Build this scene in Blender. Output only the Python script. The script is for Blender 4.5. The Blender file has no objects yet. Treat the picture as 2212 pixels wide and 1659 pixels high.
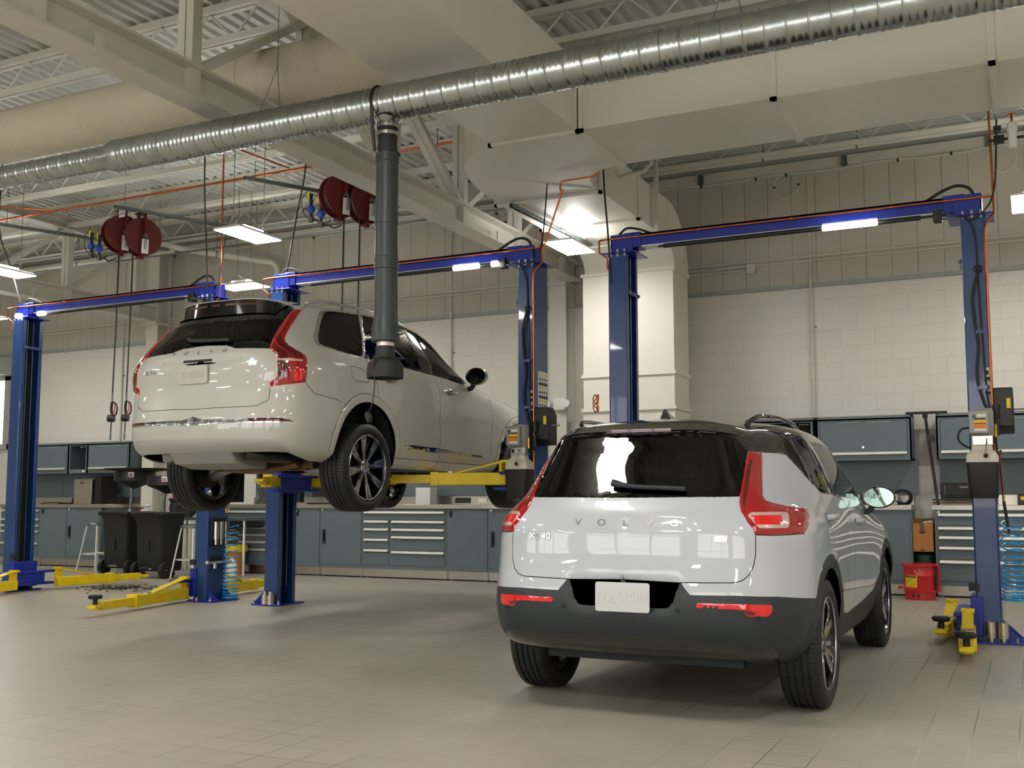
import bpy, bmesh, math, random
import numpy as np
from mathutils import Vector, Matrix
from mathutils.geometry import delaunay_2d_cdt
from math import sin, cos, pi, radians, sqrt, atan2, hypot
random.seed(7)
sc = bpy.context.scene
COL = sc.collection

# ------------------------------------------------------------------ materials
def lin(c):
    return tuple(((x/255)/12.92 if x/255 <= .04045 else ((x/255+.055)/1.055)**2.4) for x in c)

def mat(name, rgb, rough=.5, metal=0., var=0., vscale=6., bump=0., bscale=40., coat=0., spec=None, emit=None, estr=0., trans=0., stretch=None):
    m = bpy.data.materials.new(name); m.use_nodes = True
    nt = m.node_tree; b = nt.nodes['Principled BSDF']
    c = (*lin(rgb), 1)
    b.inputs['Base Color'].default_value = c
    b.inputs['Roughness'].default_value = rough
    b.inputs['Metallic'].default_value = metal
    if coat: b.inputs['Coat Weight'].default_value = coat; b.inputs['Coat Roughness'].default_value = .03
    if spec is not None: b.inputs['Specular IOR Level'].default_value = spec
    if emit: b.inputs['Emission Color'].default_value = (*lin(emit), 1); b.inputs['Emission Strength'].default_value = estr
    if trans: b.inputs['Transmission Weight'].default_value = trans
    if var or bump:
        tc = nt.nodes.new('ShaderNodeTexCoord'); mp = nt.nodes.new('ShaderNodeMapping')
        nt.links.new(tc.outputs['Object'], mp.inputs[0])
        if stretch: mp.inputs['Scale'].default_value = stretch
    if var:
        n = nt.nodes.new('ShaderNodeTexNoise'); n.inputs['Scale'].default_value = vscale; n.inputs['Detail'].default_value = 5
        r = nt.nodes.new('ShaderNodeMapRange'); r.inputs[1].default_value = .3; r.inputs[2].default_value = .7
        r.inputs[3].default_value = 1-var; r.inputs[4].default_value = 1+var
        mx = nt.nodes.new('ShaderNodeMix'); mx.data_type = 'RGBA'; mx.blend_type = 'MULTIPLY'; mx.inputs[0].default_value = 1
        mx.inputs[6].default_value = c
        nt.links.new(mp.outputs[0], n.inputs[0]); nt.links.new(n.outputs[0], r.inputs[0])
        nt.links.new(r.outputs[0], mx.inputs[7]); nt.links.new(mx.outputs[2], b.inputs['Base Color'])
    if bump:
        n2 = nt.nodes.new('ShaderNodeTexNoise'); n2.inputs['Scale'].default_value = bscale; n2.inputs['Detail'].default_value = 3
        bp = nt.nodes.new('ShaderNodeBump'); bp.inputs['Strength'].default_value = bump; bp.inputs['Distance'].default_value = .01
        nt.links.new(mp.outputs[0], n2.inputs[0]); nt.links.new(n2.outputs[0], bp.inputs['Height']); nt.links.new(bp.outputs[0], b.inputs['Normal'])
    return m

def emat(name, rgb, strength):
    m = bpy.data.materials.new(name); m.use_nodes = True
    nt = m.node_tree; nt.nodes.remove(nt.nodes['Principled BSDF'])
    e = nt.nodes.new('ShaderNodeEmission'); e.inputs[0].default_value = (*lin(rgb), 1); e.inputs[1].default_value = strength
    nt.links.new(e.outputs[0], nt.nodes['Material Output'].inputs[0]); return m

def glassmat(name, tint, ior=1.5, extra=0.):
    """thin tinted car glass: fresnel mirror over a tinted clear pane"""
    m = bpy.data.materials.new(name); m.use_nodes = True
    nt = m.node_tree; nt.nodes.remove(nt.nodes['Principled BSDF'])
    t = nt.nodes.new('ShaderNodeBsdfTransparent'); t.inputs[0].default_value = (*tint, 1)
    g = nt.nodes.new('ShaderNodeBsdfGlossy'); g.inputs['Roughness'].default_value = .015
    f = nt.nodes.new('ShaderNodeFresnel'); f.inputs[0].default_value = ior
    mx = nt.nodes.new('ShaderNodeMixShader')
    nt.links.new(f.outputs[0], mx.inputs[0]); nt.links.new(t.outputs[0], mx.inputs[1]); nt.links.new(g.outputs[0], mx.inputs[2])
    nt.links.new(mx.outputs[0], nt.nodes['Material Output'].inputs[0]); return m

def brickmat(name, c1, c2, cm, bw, rh, mortar, off, rough, bump, plane='XY', shift=(0, 0), var=.06, mvar=None, smooth=.1, vscale=1.2):
    m = bpy.data.materials.new(name); m.use_nodes = True
    nt = m.node_tree; b = nt.nodes['Principled BSDF']; b.inputs['Roughness'].default_value = rough
    g = nt.nodes.new('ShaderNodeNewGeometry'); sx = nt.nodes.new('ShaderNodeSeparateXYZ'); cx = nt.nodes.new('ShaderNodeCombineXYZ')
    nt.links.new(g.outputs['Position'], sx.inputs[0])
    nt.links.new(sx.outputs[plane[0]], cx.inputs[0]); nt.links.new(sx.outputs[plane[1]], cx.inputs[1])
    mp = nt.nodes.new('ShaderNodeMapping'); mp.inputs['Location'].default_value = (shift[0], shift[1], 0)
    nt.links.new(cx.outputs[0], mp.inputs[0])
    br = nt.nodes.new('ShaderNodeTexBrick'); br.offset = off; br.squash = 1; br.inputs['Scale'].default_value = 1
    br.inputs['Color1'].default_value = (*lin(c1), 1); br.inputs['Color2'].default_value = (*lin(c2), 1); br.inputs['Mortar'].default_value = (*lin(cm), 1)
    br.inputs['Brick Width'].default_value = bw; br.inputs['Row Height'].default_value = rh
    br.inputs['Mortar Size'].default_value = mortar; br.inputs['Mortar Smooth'].default_value = smooth; br.inputs['Bias'].default_value = 0
    nt.links.new(mp.outputs[0], br.inputs[0])
    if mvar:
        nm = nt.nodes.new('ShaderNodeTexNoise'); nm.inputs['Scale'].default_value = .7; nm.inputs['Detail'].default_value = 2
        nt.links.new(mp.outputs[0], nm.inputs[0])
        rm = nt.nodes.new('ShaderNodeValToRGB'); rm.color_ramp.elements[0].position = .42; rm.color_ramp.elements[1].position = .6
        rm.color_ramp.elements[0].color = (*lin(cm), 1); rm.color_ramp.elements[1].color = (*lin(mvar), 1)
        nt.links.new(nm.outputs[0], rm.inputs[0]); nt.links.new(rm.outputs[0], br.inputs['Mortar'])
    n = nt.nodes.new('ShaderNodeTexNoise'); n.inputs['Scale'].default_value = vscale; n.inputs['Detail'].default_value = 6; n.inputs['Roughness'].default_value = .65
    nt.links.new(mp.outputs[0], n.inputs[0])
    r = nt.nodes.new('ShaderNodeMapRange'); r.inputs[1].default_value = .3; r.inputs[2].default_value = .7; r.inputs[3].default_value = 1-var; r.inputs[4].default_value = 1+var
    nt.links.new(n.outputs[0], r.inputs[0])
    mx = nt.nodes.new('ShaderNodeMix'); mx.data_type = 'RGBA'; mx.blend_type = 'MULTIPLY'; mx.inputs[0].default_value = 1
    nt.links.new(br.outputs[0], mx.inputs[6]); nt.links.new(r.outputs[0], mx.inputs[7]); nt.links.new(mx.outputs[2], b.inputs['Base Color'])
    bp = nt.nodes.new('ShaderNodeBump'); bp.inputs['Strength'].default_value = bump; bp.inputs['Distance'].default_value = .004; bp.invert = True
    nt.links.new(br.outputs['Fac'], bp.inputs['Height']); nt.links.new(bp.outputs[0], b.inputs['Normal'])
    rr = nt.nodes.new('ShaderNodeMapRange'); rr.inputs[1].default_value = .3; rr.inputs[2].default_value = .7; rr.inputs[3].default_value = rough-.07; rr.inputs[4].default_value = rough+.07
    nt.links.new(n.outputs[0], rr.inputs[0]); nt.links.new(rr.outputs[0], b.inputs['Roughness'])
    return m

M = {}
M['floor'] = brickmat('floor tile', (170, 164, 149), (164, 159, 145), (112, 107, 97), .2075, .2075, .0030, 0, .42, .5, 'XY', (.105, .02), .07, (186, 182, 168))
M['block'] = brickmat('painted concrete block', (226, 221, 211), (223, 219, 210), (212, 206, 196), .42, .2095, .004, .5, .5, .45, 'XZ', (.03, .05), .02)
M['clad'] = mat('painted metal cladding', (194, 189, 176), .55, 0, .03, 2)
M['white_steel'] = mat('white painted steel', (212, 209, 197), .5, 0, .03, 3)
M['deck'] = mat('painted roof deck', (200, 201, 194), .6, 0, .05, 2)
M['duct'] = mat('off white duct metal', (222, 218, 207), .45, 0, .02, 2)
M['beige'] = mat('beige round duct metal', (206, 199, 177), .5, 0, .03, 2)
M['gray_wall'] = mat('grey painted wall band', (172, 174, 168), .6, 0, .03, 3)
M['galv'] = mat('galvanised steel', (176, 181, 180), .26, 1., .12, 9, .06, 60)
M['zinc'] = mat('zinc strut', (120, 130, 130), .4, .9, .08, 8)
M['chrome'] = mat('chrome', (225, 225, 225), .08, 1.)
M['steel'] = mat('brushed stainless', (196, 190, 180), .28, 1., .06, 12, stretch=(1, 1, 14))
M['alu'] = mat('satin aluminium handle', (236, 233, 224), .32, .55)
M['black'] = mat('black plastic', (18, 20, 20), .45)
M['rubber'] = mat('black rubber', (24, 27, 27), .6, 0, .1, 20)
M['hose'] = mat('charcoal exhaust hose', (44, 52, 52), .42, 0, .08, 10, .05, 80)
M['cabinet'] = mat('slate grey powder coat', (96, 110, 116), .42, 0, .02, 5, .03, 300)
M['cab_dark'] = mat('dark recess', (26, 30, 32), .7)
M['lift_blue'] = mat('blue lift enamel', (30, 66, 124), .25, 0, .05, 3, .04, 120, coat=.4)
M['lift_deep'] = mat('royal blue enamel', (22, 44, 150), .32, 0, .04, 4)
M['yellow'] = mat('yellow lift enamel', (236, 204, 12), .35, 0, .06, 9, .03, 60)
M['copper'] = mat('copper pipe', (190, 104, 62), .3, 1., .12, 8)
M['reel_red'] = mat('oxblood reel enamel', (92, 24, 22), .4)
M['red'] = mat('red enamel', (196, 20, 30), .25, 0, .03, 4, coat=.5)
M['blue_plastic'] = mat('blue plastic', (36, 66, 170), .4)
M['cyan'] = mat('sky blue coil hose', (20, 150, 214), .25, 0, 0, coat=.4)
M['white'] = mat('white plastic', (232, 232, 228), .45)
M['card'] = mat('brown cardboard', (176, 120, 66), .8, 0, .06, 10)
M['card_in'] = mat('cardboard inside', (150, 118, 60), .8)
M['lime'] = mat('lime green handle', (110, 190, 40), .5)
M['lime_y'] = mat('label yellow', (242, 214, 20), .5)
M['orange'] = mat('label orange', (226, 130, 30), .5)
M['paper'] = mat('white label', (232, 230, 224), .6)
M['ink'] = mat('label ink', (30, 32, 34), .6)
M['motor'] = mat('grey cast motor', (150, 150, 146), .45, .3, .05, 10)
M['milky'] = mat('milky plastic tank', (214, 206, 190), .4, 0, .04, 8)
M['brass'] = mat('brass', (190, 150, 60), .3, 1.)
M['lamp'] = emat('led diffuser', (255, 252, 246), 52.)
M['lamp_strip'] = emat('led strip', (255, 252, 244), 16.)
M['daylight'] = emat('bright daylight pane', (255, 252, 250), 4.2)  # far left window, and the added bay doors behind the camera
M['screen'] = mat('dark screen', (30, 36, 40), .15)
M['grease'] = mat('greasy cast iron', (52, 56, 48), .55, .3, .2, 14)

# ------------------------------------------------------------------ mesh builder
def frame(d):
    d = d.normalized(); a = Vector((0, 0, 1)) if abs(d.z) < .9 else Vector((1, 0, 0))
    u = d.cross(a).normalized(); return u, d.cross(u).normalized()

def smooth_path(pts, n=8):
    P = [Vector(p) for p in pts]
    if len(P) < 3: return P
    out = []
    for i in range(len(P)-1):
        p0 = P[i-1] if i else P[0]*2-P[1]; p1 = P[i]; p2 = P[i+1]; p3 = P[i+2] if i+2 < len(P) else P[-1]*2-P[-2]
        for k in range(n):
            t = k/n
            out.append(.5*((2*p1)+(-p0+p2)*t+(2*p0-5*p1+4*p2-p3)*t*t+(-p0+3*p1-3*p2+p3)*t**3))
    out.append(P[-1]); return out

class MB:
    def __init__(s): s.bm = bmesh.new()
    def box(s, x0, x1, y0, y1, z0, z1, R=None, c=None):
        vs = [Vector((x, y, z)) for x in (x0, x1) for y in (y0, y1) for z in (z0, z1)]
        if R is not None:
            c = Vector(c) if c is not None else Vector(((x0+x1)/2, (y0+y1)/2, (z0+z1)/2))
            vs = [R @ (v-c)+c for v in vs]
        v = [s.bm.verts.new(p) for p in vs]
        for f in ((0, 1, 3, 2), (4, 6, 7, 5), (0, 4, 5, 1), (2, 3, 7, 6), (0, 2, 6, 4), (1, 5, 7, 3)): s.bm.faces.new([v[i] for i in f])
        return s
    def bar(s, p0, p1, w, h, upv=(0, 0, 1)):
        """rectangular bar from p0 to p1, w across, h along the up vector"""
        p0, p1 = Vector(p0), Vector(p1); d = (p1-p0).normalized(); a = Vector(upv)
        u = d.cross(a).normalized(); q = u.cross(d).normalized()
        v = [s.bm.verts.new(p+u*i*w/2+q*j*h/2) for p in (p0, p1) for i, j in ((-1, -1), (1, -1), (1, 1), (-1, 1))]
        for f in ((0, 1, 2, 3), (7, 6, 5, 4), (0, 4, 5, 1), (1, 5, 6, 2), (2, 6, 7, 3), (3, 7, 4, 0)): s.bm.faces.new([v[i] for i in f])
        return s
    def cyl(s, p0, p1, r, r2=None, n=16, cap=True):
        p0, p1 = Vector(p0), Vector(p1); r2 = r if r2 is None else r2; u, w = frame(p1-p0)
        A = [s.bm.verts.new(p0+(u*cos(2*pi*i/n)+w*sin(2*pi*i/n))*r) for i in range(n)]
        B = [s.bm.verts.new(p1+(u*cos(2*pi*i/n)+w*sin(2*pi*i/n))*r2) for i in range(n)]
        for i in range(n): s.bm.faces.new((A[i], A[(i+1) % n], B[(i+1) % n], B[i]))
        if cap: s.bm.faces.new(A[::-1]); s.bm.faces.new(B)
        return s
    def tube(s, pts, r, n=8, smooth=0, rads=None):
        P = smooth_path(pts, smooth) if smooth else [Vector(p) for p in pts]
        u = None; rings = []
        for i, p in enumerate(P):
            d = (P[min(i+1, len(P)-1)]-P[max(i-1, 0)])
            if d.length < 1e-9: continue
            d.normalize()
            if u is None: u, _ = frame(d)
            u = (u-d*u.dot(d)); u = u.normalized() if u.length > 1e-6 else frame(d)[0]; w = d.cross(u)
            rr = r if rads is None else rads[min(i, len(rads)-1)]
            rings.append([s.bm.verts.new(p+(u*cos(2*pi*k/n)+w*sin(2*pi*k/n))*rr) for k in range(n)])
        for a, b in zip(rings, rings[1:]):
            for k in range(n): s.bm.faces.new((a[k], a[(k+1) % n], b[(k+1) % n], b[k]))
        s.bm.faces.new(rings[0][::-1]); s.bm.faces.new(rings[-1]); return s
    def lathe(s, prof, c, axis=(0, 0, 1), n=32, close=False):
        """prof: (radius, height along axis)"""
        c = Vector(c); d = Vector(axis).normalized(); u, w = frame(d); rings = []
        for r, h in prof:
            if r < 1e-6: rings.append([s.bm.verts.new(c+d*h)])
            else: rings.append([s.bm.verts.new(c+d*h+(u*cos(2*pi*k/n)+w*sin(2*pi*k/n))*r) for k in range(n)])
        pairs = list(zip(rings, rings[1:]))
        if close: pairs.append((rings[-1], rings[0]))
        for a, b in pairs:
            for k in range(n):
                k2 = (k+1) % n
                if len(a) == 1 and len(b) == 1: continue
                if len(a) == 1: s.bm.faces.new((a[0], b[k], b[k2]))
                elif len(b) == 1: s.bm.faces.new((a[k], b[0], a[k2]))
                else: s.bm.faces.new((a[k], b[k], b[k2], a[k2]))
        return s
    def prism(s, poly, d0, d1, plane='XY'):
        def P(a, b, d): return {'XY': (a, b, d), 'XZ': (a, d, b), 'YZ': (d, a, b)}[plane]
        A = [s.bm.verts.new(P(a, b, d0)) for a, b in poly]; B = [s.bm.verts.new(P(a, b, d1)) for a, b in poly]
        n = len(poly)
        for i in range(n): s.bm.faces.new((A[i], A[(i+1) % n], B[(i+1) % n], B[i]))
        s.bm.faces.new(A[::-1]); s.bm.faces.new(B); return s
    def sphere(s, c, r, sc3=(1, 1, 1), n=16):
        c = Vector(c); prof = [(r*sin(pi*i/8), -r*cos(pi*i/8)) for i in range(9)]
        st = len(s.bm.verts); s.lathe(prof, (0, 0, 0), n=n); s.bm.verts.ensure_lookup_table()
        for v in s.bm.verts[st:]: v.co = Vector((v.co.x*sc3[0], v.co.y*sc3[1], v.co.z*sc3[2]))+c
        return s
    def mesh(s, verts, faces):
        v = [s.bm.verts.new(p) for p in verts]
        for f in faces:
            try: s.bm.faces.new([v[i] for i in f])
            except ValueError: pass
        return s
    def build(s, name, m, parent=None, bevel=0., local=False, angle=35, seg=2):
        bmesh.ops.recalc_face_normals(s.bm, faces=s.bm.faces)
        me = bpy.data.meshes.new(name); s.bm.to_mesh(me); s.bm.free()
        if parent is not None and not local:
            off = Vector(); p = parent
            while p: off += p.location; p = p.parent
            me.transform(Matrix.Translation(-off))
        loc = Vector()
        if parent is None:
            co = [v.co for v in me.vertices]
            loc = Vector(((min(c.x for c in co)+max(c.x for c in co))/2, (min(c.y for c in co)+max(c.y for c in co))/2, min(c.z for c in co)))
            me.transform(Matrix.Translation(-loc))
        me.materials.append(m if not isinstance(m, str) else M[m])
        me.shade_smooth(); me.set_sharp_from_angle(angle=radians(angle))
        o = bpy.data.objects.new(name, me); COL.objects.link(o); o.location = loc
        if parent is not None: o.parent = parent
        if bevel:
            b = o.modifiers.new('bevel', 'BEVEL'); b.width = bevel; b.segments = seg; b.limit_method = 'ANGLE'; b.angle_limit = radians(40)
        return o

def tag(o, label, cat, group=None, kind=None):
    if label: o['label'] = label
    if cat: o['category'] = cat
    if group: o['group'] = group
    if kind: o['kind'] = kind
    return o
def structure(o): o['kind'] = 'structure'; return o
def thing(name, label, cat, loc=(0, 0, 0), group=None, rz=0):
    o = bpy.data.objects.new(name, None); COL.objects.link(o); o.location = loc; o.rotation_euler = (0, 0, rz)
    o.empty_display_size = .1
    return tag(o, label, cat, group)
def dup(o, loc=None, label=None, group=None, parent=None, rz=None):
    c = o.copy(); COL.objects.link(c)
    if parent is not None: c.parent = parent
    if loc is not None: c.location = loc
    if rz is not None: c.rotation_euler = (0, 0, rz)
    if label: c['label'] = label
    if group: c['group'] = group
    for ch in list(o.children): dup(ch, parent=c)
    return c
_text_n = 0
def text_mesh(s, size, depth=.002, spacing=1.0):
    """flat lettering in the XY plane, centred, as a bmesh"""
    cu = bpy.data.curves.new('lettering', 'FONT'); cu.body = s; cu.size = size; cu.extrude = depth; cu.align_x = 'CENTER'; cu.align_y = 'CENTER'
    cu.space_character = spacing; cu.resolution_u = 3
    o = bpy.data.objects.new('lettering', cu); COL.objects.link(o)
    dg = bpy.context.evaluated_depsgraph_get(); me = bpy.data.meshes.new_from_object(o.evaluated_get(dg))
    bpy.data.objects.remove(o); bpy.data.curves.remove(cu)
    b = bmesh.new(); b.from_mesh(me); bpy.data.meshes.remove(me); return b
def lettering(name, s, size, mat_, parent, R, c, depth=.002, spacing=1., sx=1.):
    b = text_mesh(s, size, depth, spacing)
    T = Matrix.Translation(Vector(c)) @ R.to_4x4() @ Matrix.Diagonal((sx, 1, 1, 1))
    b.transform(T)
    mb = MB(); mb.bm.free(); mb.bm = b
    return mb.build(name, mat_, parent, local=True)
FRONT = Matrix(((1, 0, 0), (0, 0, -1), (0, 1, 0)))      # lettering that faces -Y

# ------------------------------------------------------------------ camera
cam = bpy.data.cameras.new('camera'); co = bpy.data.objects.new('camera', cam); COL.objects.link(co)
F, CX, CY, PITCH, YAW, ROLL, EYE = 2278.4, 1130.07, 858.85, .0949, .4477, -.0019, 1.1644
fw = Vector((-sin(YAW)*cos(PITCH), cos(YAW)*cos(PITCH), sin(PITCH))); r0 = Vector((cos(YAW), sin(YAW), 0)); u0 = r0.cross(fw)
rt = r0*cos(ROLL)+u0*sin(ROLL); up = u0*cos(ROLL)-r0*sin(ROLL)
co.matrix_world = Matrix(((rt.x, up.x, -fw.x, 0), (rt.y, up.y, -fw.y, 0), (rt.z, up.z, -fw.z, EYE), (0, 0, 0, 1)))
cam.sensor_width = 36; cam.lens = 36*F/2212; cam.shift_x = (1106-CX)/2212; cam.shift_y = (CY-829.5)/2212
cam.clip_start = .05; cam.clip_end = 100
sc.camera = co
sc.view_settings.view_transform = 'Standard'; sc.view_settings.look = 'None'; sc.view_settings.gamma = 1
sc.view_settings.use_curve_mapping = False; sc.view_settings.exposure = 0.2
sc.cycles.use_denoising = True
sc.cycles.max_bounces = 10; sc.cycles.diffuse_bounces = 5; sc.cycles.glossy_bounces = 5; sc.cycles.transparent_max_bounces = 16
sc.cycles.sample_clamp_indirect = 6; sc.cycles.caustics_reflective = False
w = bpy.data.worlds.new('world'); sc.world = w; w.use_nodes = True
w.node_tree.nodes['Background'].inputs[0].default_value = (*lin((200, 205, 210)), 1); w.node_tree.nodes['Background'].inputs[1].default_value = .15
# ------------------------------------------------------------------ the room
WY = 13.85; DECK = 5.82; XL, XR, YB = -21.0, 6.5, -8.0
structure(MB().box(XL, XR, YB, WY+.2, -.1, 0).build('floor', 'floor'))
# back wall: painted block below, metal cladding above
wb = MB().box(XL, XR, WY, WY+.2, 0, 3.885); structure(wb.build('wall_back', 'block'))
m = MB(); m.box(XL, XR, WY+.02, WY+.2, 3.885, 5.5)
x = XL
while x < XR:
    m.box(x+.0025, x+.3075, WY, WY+.03, 3.93, 5.46); x += .31
structure(m.build('wall_back', 'clad'))
structure(MB().box(XL, XR, WY-.006, WY+.02, 3.822, 3.886).build('trim_1', 'block'))
m = MB().box(XL, XR, WY-.012, WY, 3.886, 3.95).box(XL, XR, WY-.06, WY, 3.886, 3.893)
x = XL+.2
while x < XR: m.cyl((x, WY-.02, 3.925), (x, WY, 3.925), .009, n=6); x += .16
structure(m.build('trim_2', 'gray_wall'))
m = MB().box(XL, XR, WY-.07, WY+.1, 5.45, 5.57)
x = XL+.1
while x < XR: m.box(x, x+.018, WY-.074, WY-.07, 5.5, 5.515); x += .37
structure(m.build('trim_3', 'white_steel'))
structure(MB().box(XL, XR, WY+.02, WY+.2, 5.57, 6.0).build('wall_back', 'gray_wall'))
structure(MB().box(XL-.2, XL, YB, WY+.2, 0, 6.0).build('wall_left', 'clad'))
structure(MB().box(XR, XR+.2, YB, WY+.2, 0, 6.0).build('wall_right', 'block'))
structure(MB().box(XL-.2, XR+.2, YB-.2, YB, 0, 6.0).build('wall_front', 'clad'))
# roof deck, flutes along Y; the last bay by the wall is ribbed the other way
m = MB(); prof = []
x = XL
while x < XR+.2:
    prof += [(x, DECK), (x+.045, DECK), (x+.062, DECK+.038), (x+.1354, DECK+.038)]; x += .1524
V = [(a, YB, z) for a, z in prof]+[(a, 13.02, z) for a, z in prof]; n = len(prof)
m.mesh(V, [(i, i+1, n+i+1, n+i) for i in range(n-1)])
prof = []; y = 13.02
while y < WY+.1:
    prof += [(y, DECK), (y+.05, DECK), (y+.062, DECK+.03), (y+.09, DECK+.03), (y+.1, DECK)]; y += .1
V = [(XL, a, z) for a, z in prof]+[(XR, a, z) for a, z in prof]; n = len(prof)
m.mesh(V, [(i, i+1, n+i+1, n+i) for i in range(n-1)])
m.box(XL, XR, YB, WY+.2, DECK+.06, DECK+.1)
structure(m.build('ceiling', 'deck'))
# bright doorway at the far left of the back wall and the dim bulkhead above it
w1 = thing('window_1', None, None, (-18.3, WY-.01, 2.2)); structure(w1)
structure(MB().box(-19.2, -17.6, WY-.02, WY-.005, 2.2, 3.42).build('window_1_pane', 'daylight', w1))
m = MB(); m.box(-19.3, -19.2, WY-.06, WY, 2.1, 3.5).box(-17.62, -17.5, WY-.06, WY, 2.1, 3.5).box(-19.3, -17.5, WY-.06, WY, 3.42, 3.52).box(-19.3, -17.5, WY-.09, WY, 2.1, 2.2)
structure(m.build('window_1_frame', 'gray_wall', w1))
structure(MB().box(-19.4, -17.45, WY-.25, WY, 3.52, 3.84).build('trim_4', 'gray_wall'))
# ------------------------------------------------------------------ joists
JY = [(13.05, 'nearest the back wall'), (11.66, 'second out from the back wall'), (10.25, 'third out from the back wall'), (8.85, 'just behind the beige round duct'),
      (7.44, 'just in front of the beige round duct'), (6.02, 'second in front of the beige round duct'), (4.6, 'third in front of the beige round duct'), (3.2, None), (1.8, None), (.4, None)]
for y, where in JY:
    x0, x1 = XL+.1, XR-.1
    t = thing('roof_joist', 'white open-web roof joist, '+(where or 'high overhead near the camera'), 'joist', (-5.7, y, 5.44), 'open-web roof joists')
    MB().box(x0, x1, y-.06, y-.012, 5.755, DECK).box(x0, x1, y+.012, y+.06, 5.755, DECK).build('top_chord', 'white_steel', t)
    MB().box(x0, x1, y-.05, y-.01, 5.44, 5.50).box(x0, x1, y+.01, y+.05, 5.44, 5.50).build('bottom_chord', 'white_steel', t)
    pts = []; x = x0+.05; k = 0
    while x < x1: pts.append((x, y, 5.775 if k % 2 else 5.475)); x += .31; k += 1
    mb = MB()
    for a, b in zip(pts, pts[1:]): mb.cyl(a, b, .0125, n=6, cap=False)
    mb.build('web', 'white_steel', t)
# ------------------------------------------------------------------ girders (truss with wide-flange bottom chord) and their columns
def girder(gx, label):
    t = thing('roof_girder', label, 'girder', (gx, 6, 4.21))
    y0, y1 = -4., 13.6
    m = MB().box(gx-.125, gx+.125, y0, y1, 4.21, 4.232).box(gx-.007, gx+.007, y0, y1, 4.232, 4.45).box(gx-.125, gx+.125, y0, y1, 4.45, 4.472)
    m.build('bottom_chord', 'white_steel', t)
    MB().box(gx-.11, gx+.11, y0, y1, 5.40, 5.42).box(gx-.006, gx+.006, y0, y1, 5.42, 5.58).box(gx-.11, gx+.11, y0, y1, 5.58, 5.60).build('top_chord', 'white_steel', t)
    vy = [.2, 1.6, 3.1, 4.56, 5.98, 7.42, 8.85, 10.28, 11.7, 13.1]
    for y in vy: MB().box(gx-.075, gx-.006, y-.05, y+.05, 4.232, 5.42).box(gx+.006, gx+.075, y-.05, y+.05, 4.232, 5.42).build('vertical', 'white_steel', t)
    for a, b in ((4.56, 5.98), (5.98, 7.42), (8.85, 7.42), (10.28, 8.85), (10.28, 11.7), (11.7, 13.1), (3.1, 4.56), (1.6, 3.1)):
        d = .06 if b > a else -.06
        MB().bar((gx-.04, a+d, 4.47), (gx-.04, b-d, 5.42), .065, .075, (1, 0, 0)).bar((gx+.04, a+d, 4.47), (gx+.04, b-d, 5.42), .065, .075, (1, 0, 0)).build('diagonal', 'white_steel', t)
    mb = MB()
    for y in (5.0, 8.0, 11.0): mb.box(gx+.118, gx+.132, y-.03, y+.03, 4.2, 4.33)
    mb.build('clip', 'white_steel', t)
def column(cx, label):
    t = thing('steel_column', label, 'column', (cx, 13.68, 0))
    MB().box(cx-.13, cx+.13, 13.52, 13.54, 0, 5.4).box(cx-.005, cx+.005, 13.54, 13.82, 0, 5.4).box(cx-.13, cx+.13, 13.815, 13.83, 0, 5.4).build('shaft', 'white_steel', t)
    MB().box(cx-.15, cx+.15, 13.46, 13.84, 4.16, 4.208).build('bearing_plate', 'white_steel', t)
girder(-5.73, 'white roof girder passing behind the galvanised duct above the lifted car')
girder(-13.63, 'white roof girder at the far left behind the leftmost lift')
column(-5.95, 'white steel column on the back wall left of the vertical duct')
column(-13.63, 'white steel column on the back wall behind the left lift')
# ------------------------------------------------------------------ ducts
def spiral(mb, x0, x1, y, z, r, pitch, rib=.004, n=48):
    prof = []; x = x0
    while x < x1:
        prof += [(r, x), (r+rib, x+.006), (r, x+.012), (r, x+pitch/3), (r+rib*.45, x+pitch/3+.006), (r, x+pitch/3+.012), (r, x+2*pitch/3), (r+rib*.45, x+2*pitch/3+.006), (r, x+2*pitch/3+.012)]; x += pitch
    mb.lathe(prof, (0, y, z), (1, 0, 0), n=n)
gd = thing('exhaust_duct', 'galvanised spiral exhaust duct running across the picture overhead', 'duct', (-4, 6.2, 3.98))
m = MB(); spiral(m, -6.66, 3.2, 6.2, 3.985, .127, .13); m.build('large_section', 'galv', gd, angle=60)
m = MB(); spiral(m, -13., -6.86, 6.2, 3.985, .095, .13); m.build('small_section', 'galv', gd, angle=60)
MB().lathe([(.0965, -6.9), (.099, -6.87), (.0965, -6.82), (.125, -6.72), (.13, -6.7), (.13, -6.62), (.127, -6.6)], (0, 6.2, 3.985), (1, 0, 0), n=48).build('reducer', 'galv', gd)
for x in (-5.6, -2.0, .5):
    MB().lathe([(.127, x-.02), (.132, x-.018), (.132, x+.018), (.127, x+.02)], (0, 6.2, 3.985), (1, 0, 0), n=48).build('joint_band', 'galv', gd)
MB().cyl((-4.05, 6.2, 3.9), (-4.05, 6.2, 3.82), .078, n=28).lathe([(.1, 3.865), (.078, 3.84), (.078, 3.80)], (-4.05, 6.2, 0), n=28).build('tee_outlet', 'galv', gd)
mb = MB()
for x in (-8.6, -5.05, -1.55):
    mb.tube([(x, 6.2, 5.8), (x, 6.2, 4.45)], .003, 5).tube([(x, 6.2, 4.45), (x-.09, 6.12, 4.09)], .003, 5).tube([(x, 6.2, 4.45), (x+.09, 6.12, 4.09)], .003, 5)
mb.build('hanger_wire', 'zinc', gd)
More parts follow.
